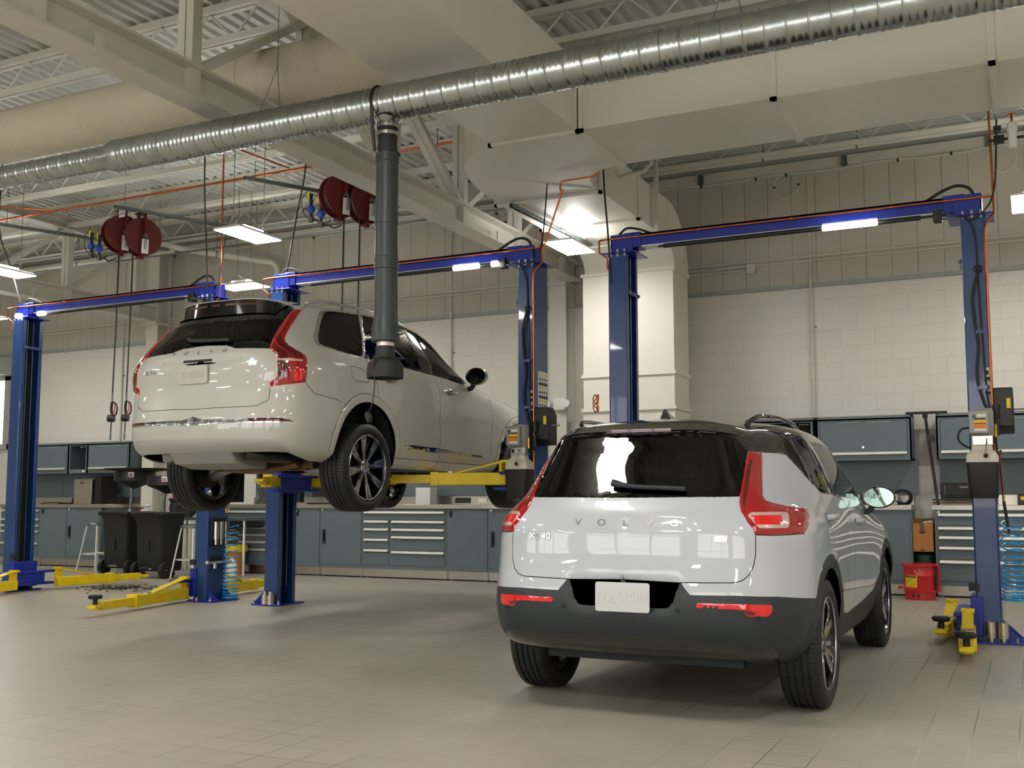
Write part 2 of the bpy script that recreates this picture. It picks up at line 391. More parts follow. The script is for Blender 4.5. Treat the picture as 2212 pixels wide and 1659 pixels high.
# beige round duct
m = MB(); spiral(m, XL+.2, -4.2, 7.02, 4.78, .25, .16, .003)
bd = thing('round_duct', 'beige painted round duct behind the galvanised exhaust duct', 'duct', (-10, 7.02, 4.53))
m.build('duct_body', 'beige', bd, angle=60)
mb = MB()
for x in (-6.0, -9.2, -12.6): mb.lathe([(.25, x-.025), (.256, x-.022), (.256, x+.022), (.25, x+.025)], (0, 7.02, 4.78), (1, 0, 0), n=48)
mb.build('joint_band', 'beige', bd)
# rectangular supply duct
sd = thing('supply_duct', 'large off-white rectangular supply duct under the roof turning down the back wall', 'duct', (-3, 9, 4.33))
ZB, ZT = 4.33, 4.95
MB().box(-4.25, -3.42, -2, 8.22, ZB, ZT).build('near_run', 'duct', sd)
MB().box(-3.40, 5.9, 8.2, 9.25, ZB, ZT).build('cross_run', 'duct', sd)
def arc(c, r, a0, a1, n): return [(c[0]+r*cos(radians(a0+(a1-a0)*i/n)), c[1]+r*sin(radians(a0+(a1-a0)*i/n))) for i in range(n+1)]
out = smooth_path([(-4.16, 8.225, 0), (-4.46, 8.33, 0), (-4.72, 8.56, 0), (-4.89, 8.9, 0), (-5.0, 9.35, 0), (-5.06, 9.97, 0)], 5)
inn = smooth_path([(-3.92, 9.97, 0), (-3.86, 9.6, 0), (-3.7, 9.36, 0), (-3.41, 9.245, 0)], 5)
MB().prism([(p.x, p.y) for p in out]+[(p.x, p.y) for p in inn]+[(-3.41, 8.225)], ZB, ZT-.06).build('elbow', 'duct', sd)
MB().box(-5.08, -3.90, 10.0, 12.2, ZB, 4.83).build('wall_run', 'duct', sd)
oc = arc((12.2+.0, 4.33-.0), .52, 90, 0, 10)
sect = [(12.15, ZB), (12.15, 4.83), (12.3, 4.85)]+[(12.3+.86*sin(radians(a)), 4.05+.80*cos(radians(a))) for a in (15, 30, 45, 60, 75, 90)]+[(13.16, 4.0), (12.56, 4.0)]+[(12.56-.25*(1-sin(radians(a))), 4.0+.3*(cos(radians(a)))) for a in (70, 45, 20)]
MB().prism(sect, -5.13, -3.92, 'YZ').build('drop_elbow', 'duct', sd)
MB().box(-5.16, -3.94, 12.55, 13.17, .02, 4.03).build('drop', 'duct', sd)
m = MB()
def flange_x(x, y0, y1, z0, z1): m.box(x-.025, x+.025, y0-.025, y1+.025, z0-.025, z0+.006).box(x-.025, x+.025, y0-.025, y0+.006, z0-.025, z1)
def flange_y(y, x0, x1, z0, z1): m.box(x0-.025, x1+.025, y-.025, y+.025, z0-.025, z0+.006).box(x1-.006, x1+.025, y-.025, y+.025, z0-.025, z1).box(x0-.025, x0+.006, y-.025, y+.025, z0-.025, z1)
for y in (4.1, 8.2): flange_y(y, -4.25, -3.42, ZB, ZT)
for x in (-3.38, -1.72, -.13): flange_x(x, 8.2, 9.25, ZB, ZT)
for y in (9.98, 11.15, 12.2): flange_y(y, -5.1, -3.91, ZB, 4.83)
for z in (4.04, 2.72, 2.28): m.box(-5.185, -3.915, 12.525, 13.195, z-.02, z+.02)
m.bar((-4.87, 8.92, ZB-.004), (-3.95, 9.95-.1, ZB-.004), .035, .012)
m.build('flange', 'duct', sd)
mb = MB()
for x in (-2.0, -1.0, .6): mb.box(x-.04, x+.04, 9.27, 9.31, ZB+.2, 5.7)
for y in (11.6,): mb.box(-3.86, -3.82, y, y+.05, 4.2, 5.7)
mb.build('hanger_strap', 'white_steel', sd)
# ------------------------------------------------------------------ wall services
m = MB()
for z in (4.30, 4.243): m.cyl((XL, WY-.03, z), (XR, WY-.03, z), .013, n=10)
tag(m.build('wall_conduit', 'white_steel'), 'pair of thin painted conduits running along the upper back wall', 'conduit')
m = MB().cyl((-4.2, WY-.03, 4.195), (-3.3, WY-.03, 4.195), .012, n=10).cyl((-2.6, WY-.028, 4.0), (-2.6, WY-.028, 4.005), .01)
jb = thing('junction_box', 'pale square junction box on the wall conduits right of the vertical duct', 'junction box', (-3.25, WY-.07, 4.14))
MB().box(-3.31, -3.19, WY-.07, WY-.012, 4.14, 4.27).build('box_body', 'white_steel', jb, bevel=.004)
m.build('conduit_stub', 'white_steel', jb)
MB().sphere((-3.2, WY-.07, 4.16), .005, n=8).build('screw', 'ink', jb)
for x, z0, lb in ((-2.48, 1.6, 'white vertical conduit on the block wall right of the vertical duct'), (-7.85, 1.7, 'white vertical conduit on the block wall behind the lifted car bonnet'), (-14.62, 1.9, 'white vertical conduit on the block wall above the left cabinets')):
    t = thing('vertical_conduit', lb, 'conduit', (x, WY-.03, z0), 'vertical wall conduits')
    MB().cyl((x, WY-.03, z0), (x, WY-.03, 3.99), .017, n=12).build('conduit', 'white_steel', t)
    MB().cyl((x, WY-.03, 3.99), (x, WY-.03, 5.4), .008, n=8).build('upper_wire', 'white_steel', t)
    MB().cyl((x+.045, WY-.04, 3.36), (x+.045, WY, 3.36), .012, n=8).build('clip', 'zinc', t)
sp = thing('sprinkler_pipe', 'long white sprinkler pipe hung below the roof along the back wall', 'pipe', (-8, 13.1, 5.44))
mb = MB().cyl((-12.6, 13.1, 5.46), (XR, 13.1, 5.46), .038, n=14).tube([(-12.6, 13.1, 5.46), (-12.9, 13.1, 5.44), (-13.0, 13.1, 5.30), (-13.3, 13.1, 5.28), (-20, 13.1, 5.28)], .038, 14, 3)
mb.build('pipe', 'white_steel', sp)
mb = MB()
for x in (-4.3, -2.9, -1.75, -.2, -7.4, -9.5, -11.6, -15., -17.): mb.cyl((x, 13.1, 5.5), (x, 13.1, 5.8), .006, n=6).lathe([(.042, -.012), (.046, -.012), (.046, .012), (.042, .012)], (x, 13.1, 5.46 if x > -12.6 else 5.28), (1, 0, 0), n=14, close=True)
mb.build('pipe_hanger', 'zinc', sp)
dp = thing('drain_pipe', 'white pipe with an elbow dropping toward the back wall above the left bench', 'pipe', (-11.3, 13.2, 4.9))
MB().tube([(-12.85, 12.2, 5.22), (-12.4, 12.45, 5.24), (-12.15, 12.6, 5.16), (-11.2, 13.35, 5.02), (-11.0, 13.5, 4.98), (-10.95, 13.55, 4.8), (-10.95, 13.55, 4.3)], .05, 14, 4).build('pipe', 'white_steel', dp)
MB().tube([(-11.7, 12.95, 5.7), (-11.7, 12.95, 5.2)], .006, 6).lathe([(.052, -.01), (.058, -.01), (.058, .01), (.052, .01)], (-11.7, 12.95, 5.09), (.83, .56, -.1), n=16, close=True).build('pipe_hanger', 'zinc', dp)
# thin cable looping along the top of the cladding with black clips
cb = thing('security_cable', 'thin pale cable with black clips looped along the top of the cladding', 'cable', (-5, WY-.08, 5.2))
pts = []
for i in range(61): pts.append((-14+14.6*i/60, WY-.085, 5.43-.035*abs(sin(i*.55))))
mb = MB().tube(pts, .006, 5)
for x in (-2.75, -7.05, -.15, -12.5): mb.tube([(x+.16*sin(a*pi/10), WY-.085, 5.26-.17*cos(a*pi/10)*-1) for a in range(21)], .005, 5)
mb.build('cable', 'white', cb)
mb = MB()
for x in (-3.9, -3.15, -2.75, -1.35, -.72, .2, -6.6, -7.05, -7.9, -9.2, -10.4, -12.5, -13.4): mb.box(x-.012, x+.012, WY-.1, WY-.07, 5.385, 5.425)
for x in (-2.75, -7.05, -12.5): mb.box(x-.17, x-.145, WY-.1, WY-.075, 5.245, 5.27).box(x+.145, x+.17, WY-.1, WY-.075, 5.245, 5.27)
mb.build('cable_clip', 'black', cb)
for x in (-3.9, -2.0, -.3):
    t = MB().box(x-.03, x+.03, WY-.13, WY-.07, 5.43, 5.55).box(x-.04, x+.04, WY-.12, WY-.1, 5.43, 5.46)
    tag(t.build('beam_clamp', 'zinc'), {-3.9: 'zinc beam clamp on the wall channel right beside the vertical duct', -2.0: 'zinc beam clamp on the wall channel above the right crossbar middle', -.3: 'zinc beam clamp on the wall channel above the right lift post'}[x], 'clamp', 'zinc clamps on the wall channel')
# black folding bracket on the wall
br = thing('wall_bracket', 'black triangular steel bracket on the block wall right of the vertical duct', 'bracket', (-4.19, 13.5, 2.9))
MB().box(-4.215, -4.165, WY-.02, WY, 2.88, 3.52).build('back_plate', 'black', br)
MB().box(-4.205, -4.175, WY-.42, WY-.02, 3.47, 3.52).bar((-4.19, WY-.40, 3.48), (-4.19, WY-.03, 2.98), .03, .05, (1, 0, 0)).build('arm', 'black', br)
# emergency light and conduits by the column
el = thing('emergency_light', 'white twin-head emergency light on the steel column by the vertical duct', 'emergency light', (-5.9, 13.45, 2.4))
MB().box(-6.0, -5.8, 13.44, 13.52, 2.38, 2.56).build('housing', 'white', el, bevel=.01)
for dx in (-.16, .14): MB().cyl((-5.9+dx, 13.36, 2.47), (-5.9+dx, 13.46, 2.47), .055, .045).build('lamp_head', 'white', el)
m = MB().tube([(-5.30, WY-.05, 4.02), (-5.48, WY-.05, 4.01), (-5.58, WY-.05, 3.9), (-5.6, WY-.05, 3.7), (-5.6, WY-.05, 1.1)], .026, 12, 4)
tag(m.build('bent_conduit', 'white_steel'), 'white conduit bending out of the vertical duct side beside the steel column', 'conduit')
tag(MB().cyl((-5.42, WY-.05, .1), (-5.42, WY-.05, 3.62), .03, n=12).build('vent_pipe', 'white_steel'), 'straight white vent pipe rising left of the vertical duct', 'pipe')
# squeegee/broom handles in lime green leaning by the column
for i, (x, z, lb) in enumerate(((-5.46, 2.35, 'taller lime-green gripped broom handle by the vertical duct'), (-5.36, 2.12, 'shorter lime-green gripped broom handle nearest the vertical duct'))):
    t = thing('broom', lb, 'broom', (x, 13.3, 0), 'green gripped brooms')
    MB().cyl((x, 13.25, .12), (x+.01, 13.42, z-.45), .016, n=10).cyl((x+.007, 13.38, z-.14), (x+.01, 13.42, z), .012, n=10).build('handle', 'black', t)
    MB().cyl((x+.01, 13.42, z-.45), (x+.01, 13.44, z-.14), .022, n=10).build('grip', 'lime', t)
    MB().box(x-.2, x+.2, 13.2, 13.3, .0, .13).build('brush_head', 'black', t)

# unseen glowing bay doors behind the camera, added to light the room
for i, x in enumerate((-16.5, -12.3, -8.1, -3.9, .3)):
    d = thing('door_%d' % (i+1), None, None, (x+1.7, YB+.02, 0)); structure(d)
    structure(MB().box(x, x+3.4, YB+.02, YB+.03, .9, 3.9).build('door_%d_glazing' % (i+1), 'daylight', d))
    fr = MB()
    for z in (.0, .9, 1.9, 2.9, 3.9): fr.box(x-.1, x+3.5, YB+.02, YB+.08, z-.04, z+.04)
    for q in range(4): fr.box(x-.04+q*1.133, x+.04+q*1.133, YB+.02, YB+.08, 0, 3.9)
    structure(fr.build('door_%d_frame' % (i+1), 'white_steel', d))
    structure(MB().box(x, x+3.4, YB+.02, YB+.05, 0, .88).build('door_%d_panel' % (i+1), 'white_steel', d))
# ------------------------------------------------------------------ high-bay LED panels (the row over the benches, the bay row, and their repeats toward and behind the camera)
HB = [(-7.80, 9.13, 0, 'hanging LED panel over the gap between the left and middle lifts'), (-4.79, 11.25, 0, 'hanging LED panel in front of the vertical duct'), (-9.79, 11.38, 1, 'wide hanging LED panel just above the lifted car roof'),
      (-11.95, 9.26, 0, 'hanging LED panel cut by the left edge above the leftmost post'), (.12, 11.55, 0, 'hanging LED panel cut by the right edge beside the right post')]
def highbay(x, y, rot, label, z=4.1):
    sx, sy = (.33, .185) if rot else (.185, .36)
    t = thing('high_bay_light', label, 'light', (x, y, z), 'hanging LED high-bay lights')
    MB().box(x-sx, x+sx, y-sy, y+sy, z+.006, z+.03).box(x-sx*.45, x+sx*.45, y-sy*.45, y+sy*.45, z+.03, z+.085).build('housing', 'white', t, bevel=.004)
    MB().box(x-sx+.008, x+sx-.008, y-sy+.008, y+sy-.008, z, z+.008).build('diffuser', 'lamp', t)
    MB().box(x-sx*.9, x-sx*.5, y-sy*.9, y+sy*.9, z+.031, z+.034).box(x+sx*.5, x+sx*.9, y-sy*.9, y+sy*.9, z+.031, z+.034).build('added_uplight', 'lamp', t)  # glowing strips added on top to brighten ceiling and cladding
    mb = MB()
    for s in (-1, 1):
        yy = y+s*sy*.7
        mb.tube([(x-sx*.5, yy, z+.03), (x, yy, z+.16), (x+sx*.5, yy, z+.03)], .003, 5).tube([(x, yy, z+.16), (x, yy, 5.5)], .004, 5)
    mb.build('hanger_chain', 'zinc', t)
    return t
for a in HB: highbay(*a)
for gx in (-15.5, -11.5, -7.5, -3.5, .5, 4.5):
    for gy in (3.6, -.4, -4.4):
        highbay(gx+.15, gy, 0, 'hanging LED panel of the bays around the camera')
for gx, gy in ((-15.2, 11.4), (4.4, 11.4), (-16, 8), (3.6, 7.6)): highbay(gx, gy, 0, 'hanging LED panel beyond the picture')
# ------------------------------------------------------------------ two-post lifts
PF, PB = 9.36, 9.68           # front and back of the posts
def lift_arm(t, p0, p1, z, pad=True, brace=True):
    """telescopic swing arm from the carriage pin p0 to the pad p1"""
    p0, p1 = Vector((*p0, z)), Vector((*p1, z)); d = (p1-p0).normalized(); L = (p1-p0).length
    mid = p0+d*L*.62; q = Vector((-d.y, d.x, 0))
    a = MB().bar(p0, mid, .11, .12).bar(mid-d*.07, mid+d*.01, .125, .135).build('arm', 'yellow', t, bevel=.008)
    MB().bar(mid-d*.1, p1-d*.06, .085, .085).build('inner_tube', 'yellow', a, bevel=.006)
    if brace:
        MB().bar(p0+d*.02+Vector((0, 0, .17)), p0+d*L*.42+Vector((0, 0, .055)), .085, .016).bar(p0-d*.03+Vector((0, 0, .17)), p0+d*.05+Vector((0, 0, .17)), .1, .03).bar(p0+d*.03+Vector((0, 0, .03)), p0+d*.03+Vector((0, 0, .18)), .1, .03, (1, 0, 0)).build('brace', 'yellow', a, bevel=.004)
        c = p0+d*L*.46+Vector((0, 0, .06)); MB().lathe([(0, 0), (.05, 0), (.05, .012), (.03, .02), (.0, .02)], c, n=18).build('lock_disc', 'steel', a)
    if pad:
        MB().bar(p1-d*.09, p1+d*.06, .1, .03).lathe([(0, -.03), (.045, -.03), (.045, .02), (0, .02)], p1, n=18).build('pad_seat', 'yellow', a, bevel=.004)
        MB().lathe([(0, .015), (.024, .015), (.024, .07), (.062, .078), (.068, .09), (.068, .105), (.06, .114), (0, .114)], p1, n=24).build('rubber_pad', 'rubber', a)
    return a
def post(t, x0, x1, opening):
    """C-channel post; opening is +1 when the slot faces +X"""
    xo = x0 if opening > 0 else x1; th = .012*opening
    w_ = abs(x1-x0)
    m = MB(); X = lambda a: xo+opening*a
    outer = [(X(.012), PF), (X(w_-.01), PF), (X(w_), PF+.012), (X(w_), PF+.06), (X(w_-.012), PF+.06), (X(w_-.012), PF+.014), (X(.014), PF+.014), (X(.014), PB-.014), (X(w_-.012), PB-.014), (X(w_-.012), PB-.06), (X(w_), PB-.06), (X(w_), PB-.012), (X(w_-.01), PB), (X(.012), PB), (X(0), PB-.012), (X(0), PF+.012)]
    p = m.prism(outer, .012, 3.5, 'XY').build('post', 'lift_blue', t, bevel=.004)
    MB().box(min(X(.015), X(.06)), max(X(.015), X(.06)), PF+.07, PB-.07, .1, 3.48).build('slot_dark', 'cab_dark', p)  # dark block filling the inside of the channel
    mb = MB()
    for yy, r in ((PF+.1, .006), (PF+.19, .004)): mb.cyl((X(w_-.03), yy, .2), (X(w_-.03), yy, 3.48), r, n=8)
    mb.build('cable', 'zinc', p)
    MB().box(min(X(w_-.01), X(w_+.018)), max(X(w_-.01), X(w_+.018)), PF+.02, PB-.02, 3.10, 3.14).build('cross_strap', 'lift_blue', p, bevel=.003)
    m = MB()
    for yy in (PF+.035, PB-.035): m.cyl((X(w_), yy, 3.12), (X(w_+.03), yy, 3.12), .013, n=10)
    m.build('bolt', 'zinc', p)
    # base plate with gussets and anchor bolts
    bx0, bx1 = min(X(-.16), X(w_+.08)), max(X(-.16), X(w_+.08))
    by0, by1 = PF-.08, PB+.08
    pl = [(bx0+.06, by0), (bx1-.02, by0), (bx1, by0+.05), (bx1, by1-.05), (bx1-.02, by1), (bx0+.06, by1), (bx0, by1-.08), (bx0, by0+.08)]
    bp = MB().prism(pl, 0, .016, 'XY').prism([(X(-.15), .016), (X(0), .016), (X(0), .16)] if opening > 0 else [(X(0), .016), (X(-.15), .016), (X(0), .16)], PF+.02, PF+.034, 'XZ').prism([(X(-.15), .016), (X(0), .016), (X(0), .16)], PB-.034, PB-.02, 'XZ').build('base_plate', 'lift_deep', t)
    for a, b in ((X(-.1), PF-.04), (X(w_*.5), PF-.045), (X(w_+.04), PF-.03), (X(-.1), PB+.04), (X(w_*.5), PB+.045)):
        MB().cyl((a, b, .016), (a, b, .03), .017, n=6).cyl((a, b, .03), (a, b, .055), .009, n=8).build('anchor_bolt', 'steel', bp)
    # head bracket
    MB().box(min(X(-.07), X(w_+.1)), max(X(-.07), X(w_+.1)), PF-.015, PB+.02, 3.5, 3.512).box(min(X(.02), X(w_+.05)), max(X(.02), X(w_+.05)), PF+.03, PF+.05, 3.512, 3.69).box(min(X(.02), X(w_+.05)), max(X(.02), X(w_+.05)), PB-.12, PB-.1, 3.512, 3.69).box(min(X(.02), X(.035)), max(X(.02), X(.035)), PF+.03, PB-.1, 3.512, 3.67).build('head_bracket', 'lift_deep', t, bevel=.004)
    m = MB()
    for dx in (.03, .1, .17): m.cyl((X(dx), PF+.005, 3.512), (X(dx), PF+.005, 3.54), .013, n=8).cyl((X(dx), PF+.005, 3.47), (X(dx), PF+.005, 3.5), .012, n=8)
    m.build('head_bolt', 'steel', t)
    return p
def carriage(t, x0, x1, opening, z):
    xi = x1 if opening > 0 else x0; X = lambda a: xi+opening*a
    MB().box(min(X(-.05), X(.04)), max(X(-.05), X(.04)), PF-.02, PB+.02, z, z+.32).box(min(X(.0), X(.16)), max(X(0), X(.16)), PF-.22, PB+.2, z+.02, z+.05).box(min(X(.0), X(.16)), max(X(0), X(.16)), PF-.22, PB+.2, z+.17, z+.2).box(min(X(.01), X(.15)), max(X(.01), X(.15)), PF-.05, PB+.05, z+.05, z+.17).build('carriage', 'lift_deep', t, bevel=.006)
    MB().box(min(X(-.03), X(.05)), max(X(-.03), X(.05)), PF-.015, PF+.05, z+.36, z+.42).build('bump_block', 'rubber', t)
def power_unit(t, cx, fy):
    """electric pump with tank, on the front of a right-hand post; cx centre, fy front of the post"""
    y = fy-.16
    u = thing('power_unit', None, None); COL.objects.unlink(u); bpy.data.objects.remove(u)
    mo = MB().lathe([(0, 0), (.082, 0), (.085, .01), (.085, .19), (.075, .215), (.0, .22)], (cx+.01, y, 1.655), n=28)
    for k in range(20):
        a = 2*pi*k/20; mo.box(cx+.01+.083*cos(a)-.004, cx+.01+.083*cos(a)+.004, y+.083*sin(a)-.004, y+.083*sin(a)+.004, 1.655, 1.75)
    mo = mo.build('motor', 'motor', t)
    sb = MB().box(cx-.085, cx+.06, y-.135, y-.07, 1.665, 1.85).build('switch_box', 'motor', mo, bevel=.008)
    MB().cyl((cx-.045, y-.145, 1.8), (cx-.045, y-.13, 1.8), .014, n=14).build('switch_button', mat('green button', (20, 90, 60), .3), mo)
    MB().box(cx-.025, cx+.04, y-.137, y-.134, 1.795, 1.82).box(cx-.045, cx+.04, y-.137, y-.134, 1.685, 1.705).build('label_white', 'paper', mo)
    MB().box(cx-.045, cx+.04, y-.137, y-.134, 1.748, 1.775).build('label_yellow', mat('sticker yellow', (240, 190, 20), .5), mo)
    MB().box(cx-.045, cx+.04, y-.137, y-.134, 1.705, 1.742).build('label_orange', 'orange', mo)
    MB().box(cx-.045, cx+.04, y-.138, y-.134, 1.775, 1.785).box(cx-.045, cx+.04, y-.138, y-.134, 1.742, 1.748).build('label_print', 'ink', mo)
    va = MB().box(cx-.07, cx+.085, y-.06, y+.06, 1.575, 1.655).build('valve_block', 'steel', t, bevel=.005)
    m = MB()
    for dx in (-.035, .04): m.cyl((cx+dx, y-.075, 1.615), (cx+dx, y-.058, 1.615), .018, n=14)
    m.build('valve_cap', 'chrome', va)
    MB().tube([(cx+.04, y-.07, 1.63), (cx+.035, y-.11, 1.57), (cx+.03, y-.14, 1.5)], .006, 8).build('release_lever', 'chrome', va)
    MB().sphere((cx+.03, y-.142, 1.49), .018).build('lever_knob', 'black', va)
    tk = [(.075, 1.575), (.078, 1.54), (.105, 1.515), (.118, 1.49), (.118, 1.44)]
    tank = MB()
    rings = []
    def rr(hx, hy, z, r=.03, n=5):
        pts = []
        for sx, sy, a0 in ((1, 1, 0), (-1, 1, 90), (-1, -1, 180), (1, -1, 270)):
            for k in range(n+1):
                a = radians(a0+90*k/n); pts.append(Vector((cx+sx*(hx-r)+r*cos(a), y+sy*(hy-r)+r*sin(a), z)))
        return pts
    def loft(m_, secs):
        R_ = [[m_.bm.verts.new(p) for p in s_] for s_ in secs]
        for a, b in zip(R_, R_[1:]):
            n = len(a)
            for k in range(n): m_.bm.faces.new((a[k], a[(k+1) % n], b[(k+1) % n], b[k]))
        m_.bm.faces.new(R_[0][::-1]); m_.bm.faces.new(R_[-1])
    loft(tank, [rr(h*1.0, h*.85, z) for h, z in tk]); tank = tank.build('tank_top', 'milky', t)
    tb = MB(); loft(tb, [rr(.122, .105, 1.44), rr(.12, .103, 1.42), rr(.106, .09, 1.17), rr(.1, .085, 1.155)]); tb.build('tank', 'black', t)
    MB().tube([(cx-.08, y-.05, 1.72), (cx-.15, y-.07, 1.7), (cx-.17, y-.05, 1.62), (cx-.1, y-.03, 1.56), (cx-.06, y, 1.57)], .008, 8, 5).build('power_lead', 'rubber', t)
    MB().cyl((cx+.105, y-.02, 1.64), (cx+.105, y-.02, 1.74), .012, n=10).build('brass_fitting', 'brass', t)
def cover_box(t, x, z0):
    """black lock-release cover on the outer side of a right-hand post"""
    b = MB().prism([(PF-.02, z0+.05), (PF+.06, z0), (PF+.2, z0), (PF+.2, z0+.3), (PF+.12, z0+.37), (PF-.02, z0+.37)][::-1], x, x+.15, 'YZ').build('lock_cover', 'black', t, bevel=.012)
    MB().box(x+.1, x+.13, PF-.024, PF-.02, z0+.2, z0+.28).build('cover_label', 'lime_y', b)
    MB().cyl((x+.1, PF+.02, z0+.19), (x+.25, PF+.0, z0+.19), .006, n=8).sphere((x+.25, PF, z0+.19), .017).build('lock_lever', 'chrome', b)
    m = MB()
    for z in (z0-.02, z0+.12): m.cyl((x+.02, PF-.05, z), (x+.02, PF-.05, z+.05), .026, n=14).cyl((x+.02, PF-.05, z+.05), (x+.02, PF-.05, z+.11), .027, n=14)
    m.build('air_cylinder', 'black', b)
def lift(L, R, label, zl, zr, unit, arms, riser=None):
    wpost = .19
    cxm = (L+R)/2
    t = thing('two_post_lift', label, 'car lift', (cxm, (PF+PB)/2, 0), 'blue two-post lifts')
    post(t, L, L+wpost, 1); post(t, R-wpost, R, -1)
    carriage(t, L, L+wpost, 1, zl); carriage(t, R-wpost, R, -1, zr)
    for a in arms: lift_arm(t, *a)
    MB().box(L+.1, R-.1, PF+.055, PF+.07, 3.565, 3.685).box(L+.1, R-.1, PF+.055, PF+.2, 3.67, 3.685).box(L+.1, R-.1, PF+.185, PF+.2, 3.565, 3.685).build('crossbar', 'lift_deep', t)
    MB().box(L+.22, R-.22, PF+.052, PF+.202, 3.556, 3.566).build('crossbar_underside', 'white', t)  # white strip along the crossbar underside
    MB().box(L+.15, L+.32, PF+.04, PF+.215, 3.55, 3.7).box(R-.32, R-.15, PF+.04, PF+.215, 3.55, 3.7).build('crossbar_end', 'lift_deep', t, bevel=.006)
    MB().cyl((L+.55, PF+.04, 3.535), (R-.5, PF+.04, 3.535), .021, n=14).cyl((R-.5, PF+.04, 3.535), (R-.3, PF+.04, 3.535), .01, n=10).cyl((L+.5, PF+.04, 3.535), (L+.55, PF+.04, 3.535), .01, n=8).build('overhead_stop_bar', 'rubber', t)
    sw = MB().box(R-.4, R-.33, PF, PF+.09, 3.48, 3.58).build('limit_switch', 'black', t, bevel=.004)
    MB().cyl((R-.33, PF+.03, 3.51), (R-.29, PF+.03, 3.51), .018, n=12).build('cable_gland', 'zinc', sw)
    MB().tube([(R-.29, PF+.03, 3.51), (R-.2, PF-.01, 3.50), (R-.12, PF-.04, 3.45), (R-.08, PF-.015, 3.3), (R-.07, PF-.015, 3.0)], .008, 8, 6).tube([(R-.12, PF-.04, 3.45), (R-.02, PF-.04, 3.5), (R+.08, PF, 3.7), (R+.12, PF+.05, 4.3)], .007, 8, 6).build('switch_cable', 'rubber', t)
    MB().tube([(R-.45, PF+.1, 3.69), (R-.32, PF+.1, 3.76), (R-.2, PF+.1, 3.79), (R-.1, PF+.1, 3.74), (R-.07, PF+.1, 3.6)], .013, 10, 6).tube([(L+.4, PF+.1, 3.69), (L+.28, PF+.1, 3.74), (L+.16, PF+.1, 3.76), (L+.08, PF+.1, 3.7)], .011, 10, 6).build('hydraulic_hose', 'rubber', t)
    # copper air line along the crossbar
    m = MB().tube([(L+.0, PF-.01, 3.35), (L-.0, PF-.01, 3.46), (L-.08, PF-.02, 3.52), (L-.08, PF-.02, 3.635), (L-.07, PF+.02, 3.65), (L-.05, PF+.03, 3.652), (R+.07, PF+.03, 3.652)], .0095, 10)
    m.tube([(R+.07, PF+.03, 3.8), (R+.07, PF+.03, 3.5), (R+.01, PF-.02, 3.42), (R-.005, PF-.02, 3.36), (R-.005, PF-.02, 1.35)], .0095, 10)
    if riser: m.cyl((R+.07, PF+.03, 3.6), (R+.07+riser[0], PF+.03+riser[1], riser[2]), .0095, n=10)
    for x in (L+.05, L+.9, L+1.75, L+2.6, R-.1): m.cyl((x-.012, PF+.03, 3.652), (x+.012, PF+.03, 3.652), .015, n=10)
    m.build('copper_air_line', 'copper', t)
    if unit:
        cx = R-.09
        # grommet hole with hoses running down the post
        MB().lathe([(.028, 0), (.036, .004), (.036, .012), (.028, .014)], (cx+.02, PF-.012, 3.04), (0, 1, 0), n=20, close=True).cyl((cx+.02, PF-.002, 3.04), (cx+.02, PF, 3.04), .03).build('grommet', 'black', t)
        m = MB().tube([(cx+.02, PF+.0, 3.03), (cx+.01, PF-.03, 2.98), (cx-.03, PF-.03, 2.8), (cx-.015, PF-.02, 2.55), (cx+.0, PF-.02, 2.4), (cx-.02, PF-.025, 2.15), (cx+.02, PF-.02, 1.95), (cx+.07, PF-.04, 1.8), (cx+.1, PF-.08, 1.66), (cx+.1, PF-.12, 1.6)], .013, 10, 6)
        m.tube([(cx+.02, PF, 3.03), (cx+.02, PF-.025, 2.9), (cx+.035, PF-.02, 2.4), (cx+.05, PF-.02, 2.0), (cx+.09, PF-.03, 1.7), (cx+.11, PF-.03, 1.5)], .008, 8, 6)
        m.build('hydraulic_line', 'rubber', t)
        MB().box(cx-.015, cx+.055, PF-.035, PF, 2.50, 2.53).box(cx-.015, cx+.055, PF-.035, PF, 2.04, 2.07).build('hose_clamp', 'lift_blue', t)
        power_unit(t, cx+.0, PF)
        cover_box(t, R-.0, 1.68)
        for j, (z0, z1) in enumerate(((2.12, 2.22), (2.0, 2.105))):
            s = MB().box(R-.06, R-.012, PF-.003, PF, z0, z1).build('warning_label', 'paper', t)
            MB().box(R-.057, R-.015, PF-.004, PF-.003, z0, z0+.022).box(R-.05, R-.022, PF-.004, PF-.003, z0+.04, z0+.075).build('label_print', 'ink', s)
    return t
mid = lift(-7.67, -4.366, 'blue two-post lift in the middle holding up the white car', 1.22, 1.22, True,
     [((-4.62, 9.22), (-5.62, 8.62), 1.35), ((-4.62, 9.82), (-5.45, 10.75), 1.35), ((-7.42, 9.22), (-7.2, 8.7), 1.35, True, False), ((-7.42, 9.82), (-6.8, 10.6), 1.35)], riser=(.25, -.05, 4.2))
left = lift(-11.86, -8.488, 'empty blue two-post lift at the left with its arms on the floor', .05, .05, False,
     [((-8.70, 9.25), (-8.42, 7.72), .10), ((-8.74, 9.85), (-8.85, 11.0), .10), ((-11.42, 9.2), (-11.15, 7.7), .10), ((-11.45, 9.85), (-11.2, 11.1), .10)], riser=(0, 0, 5.3))
right = lift(-3.588, -.254, 'blue two-post lift at the right behind the grey car with its arms on the floor', .05, .05, True,
     [((-.50, 9.2), (-.46, 8.16), .10), ((-.66, 9.95), (-.70, 9.18), .10), ((-3.3, 9.2), (-3.2, 8.1), .10), ((-3.3, 9.9), (-3.2, 11), .10)], riser=(-.02, -.05, 5.4))
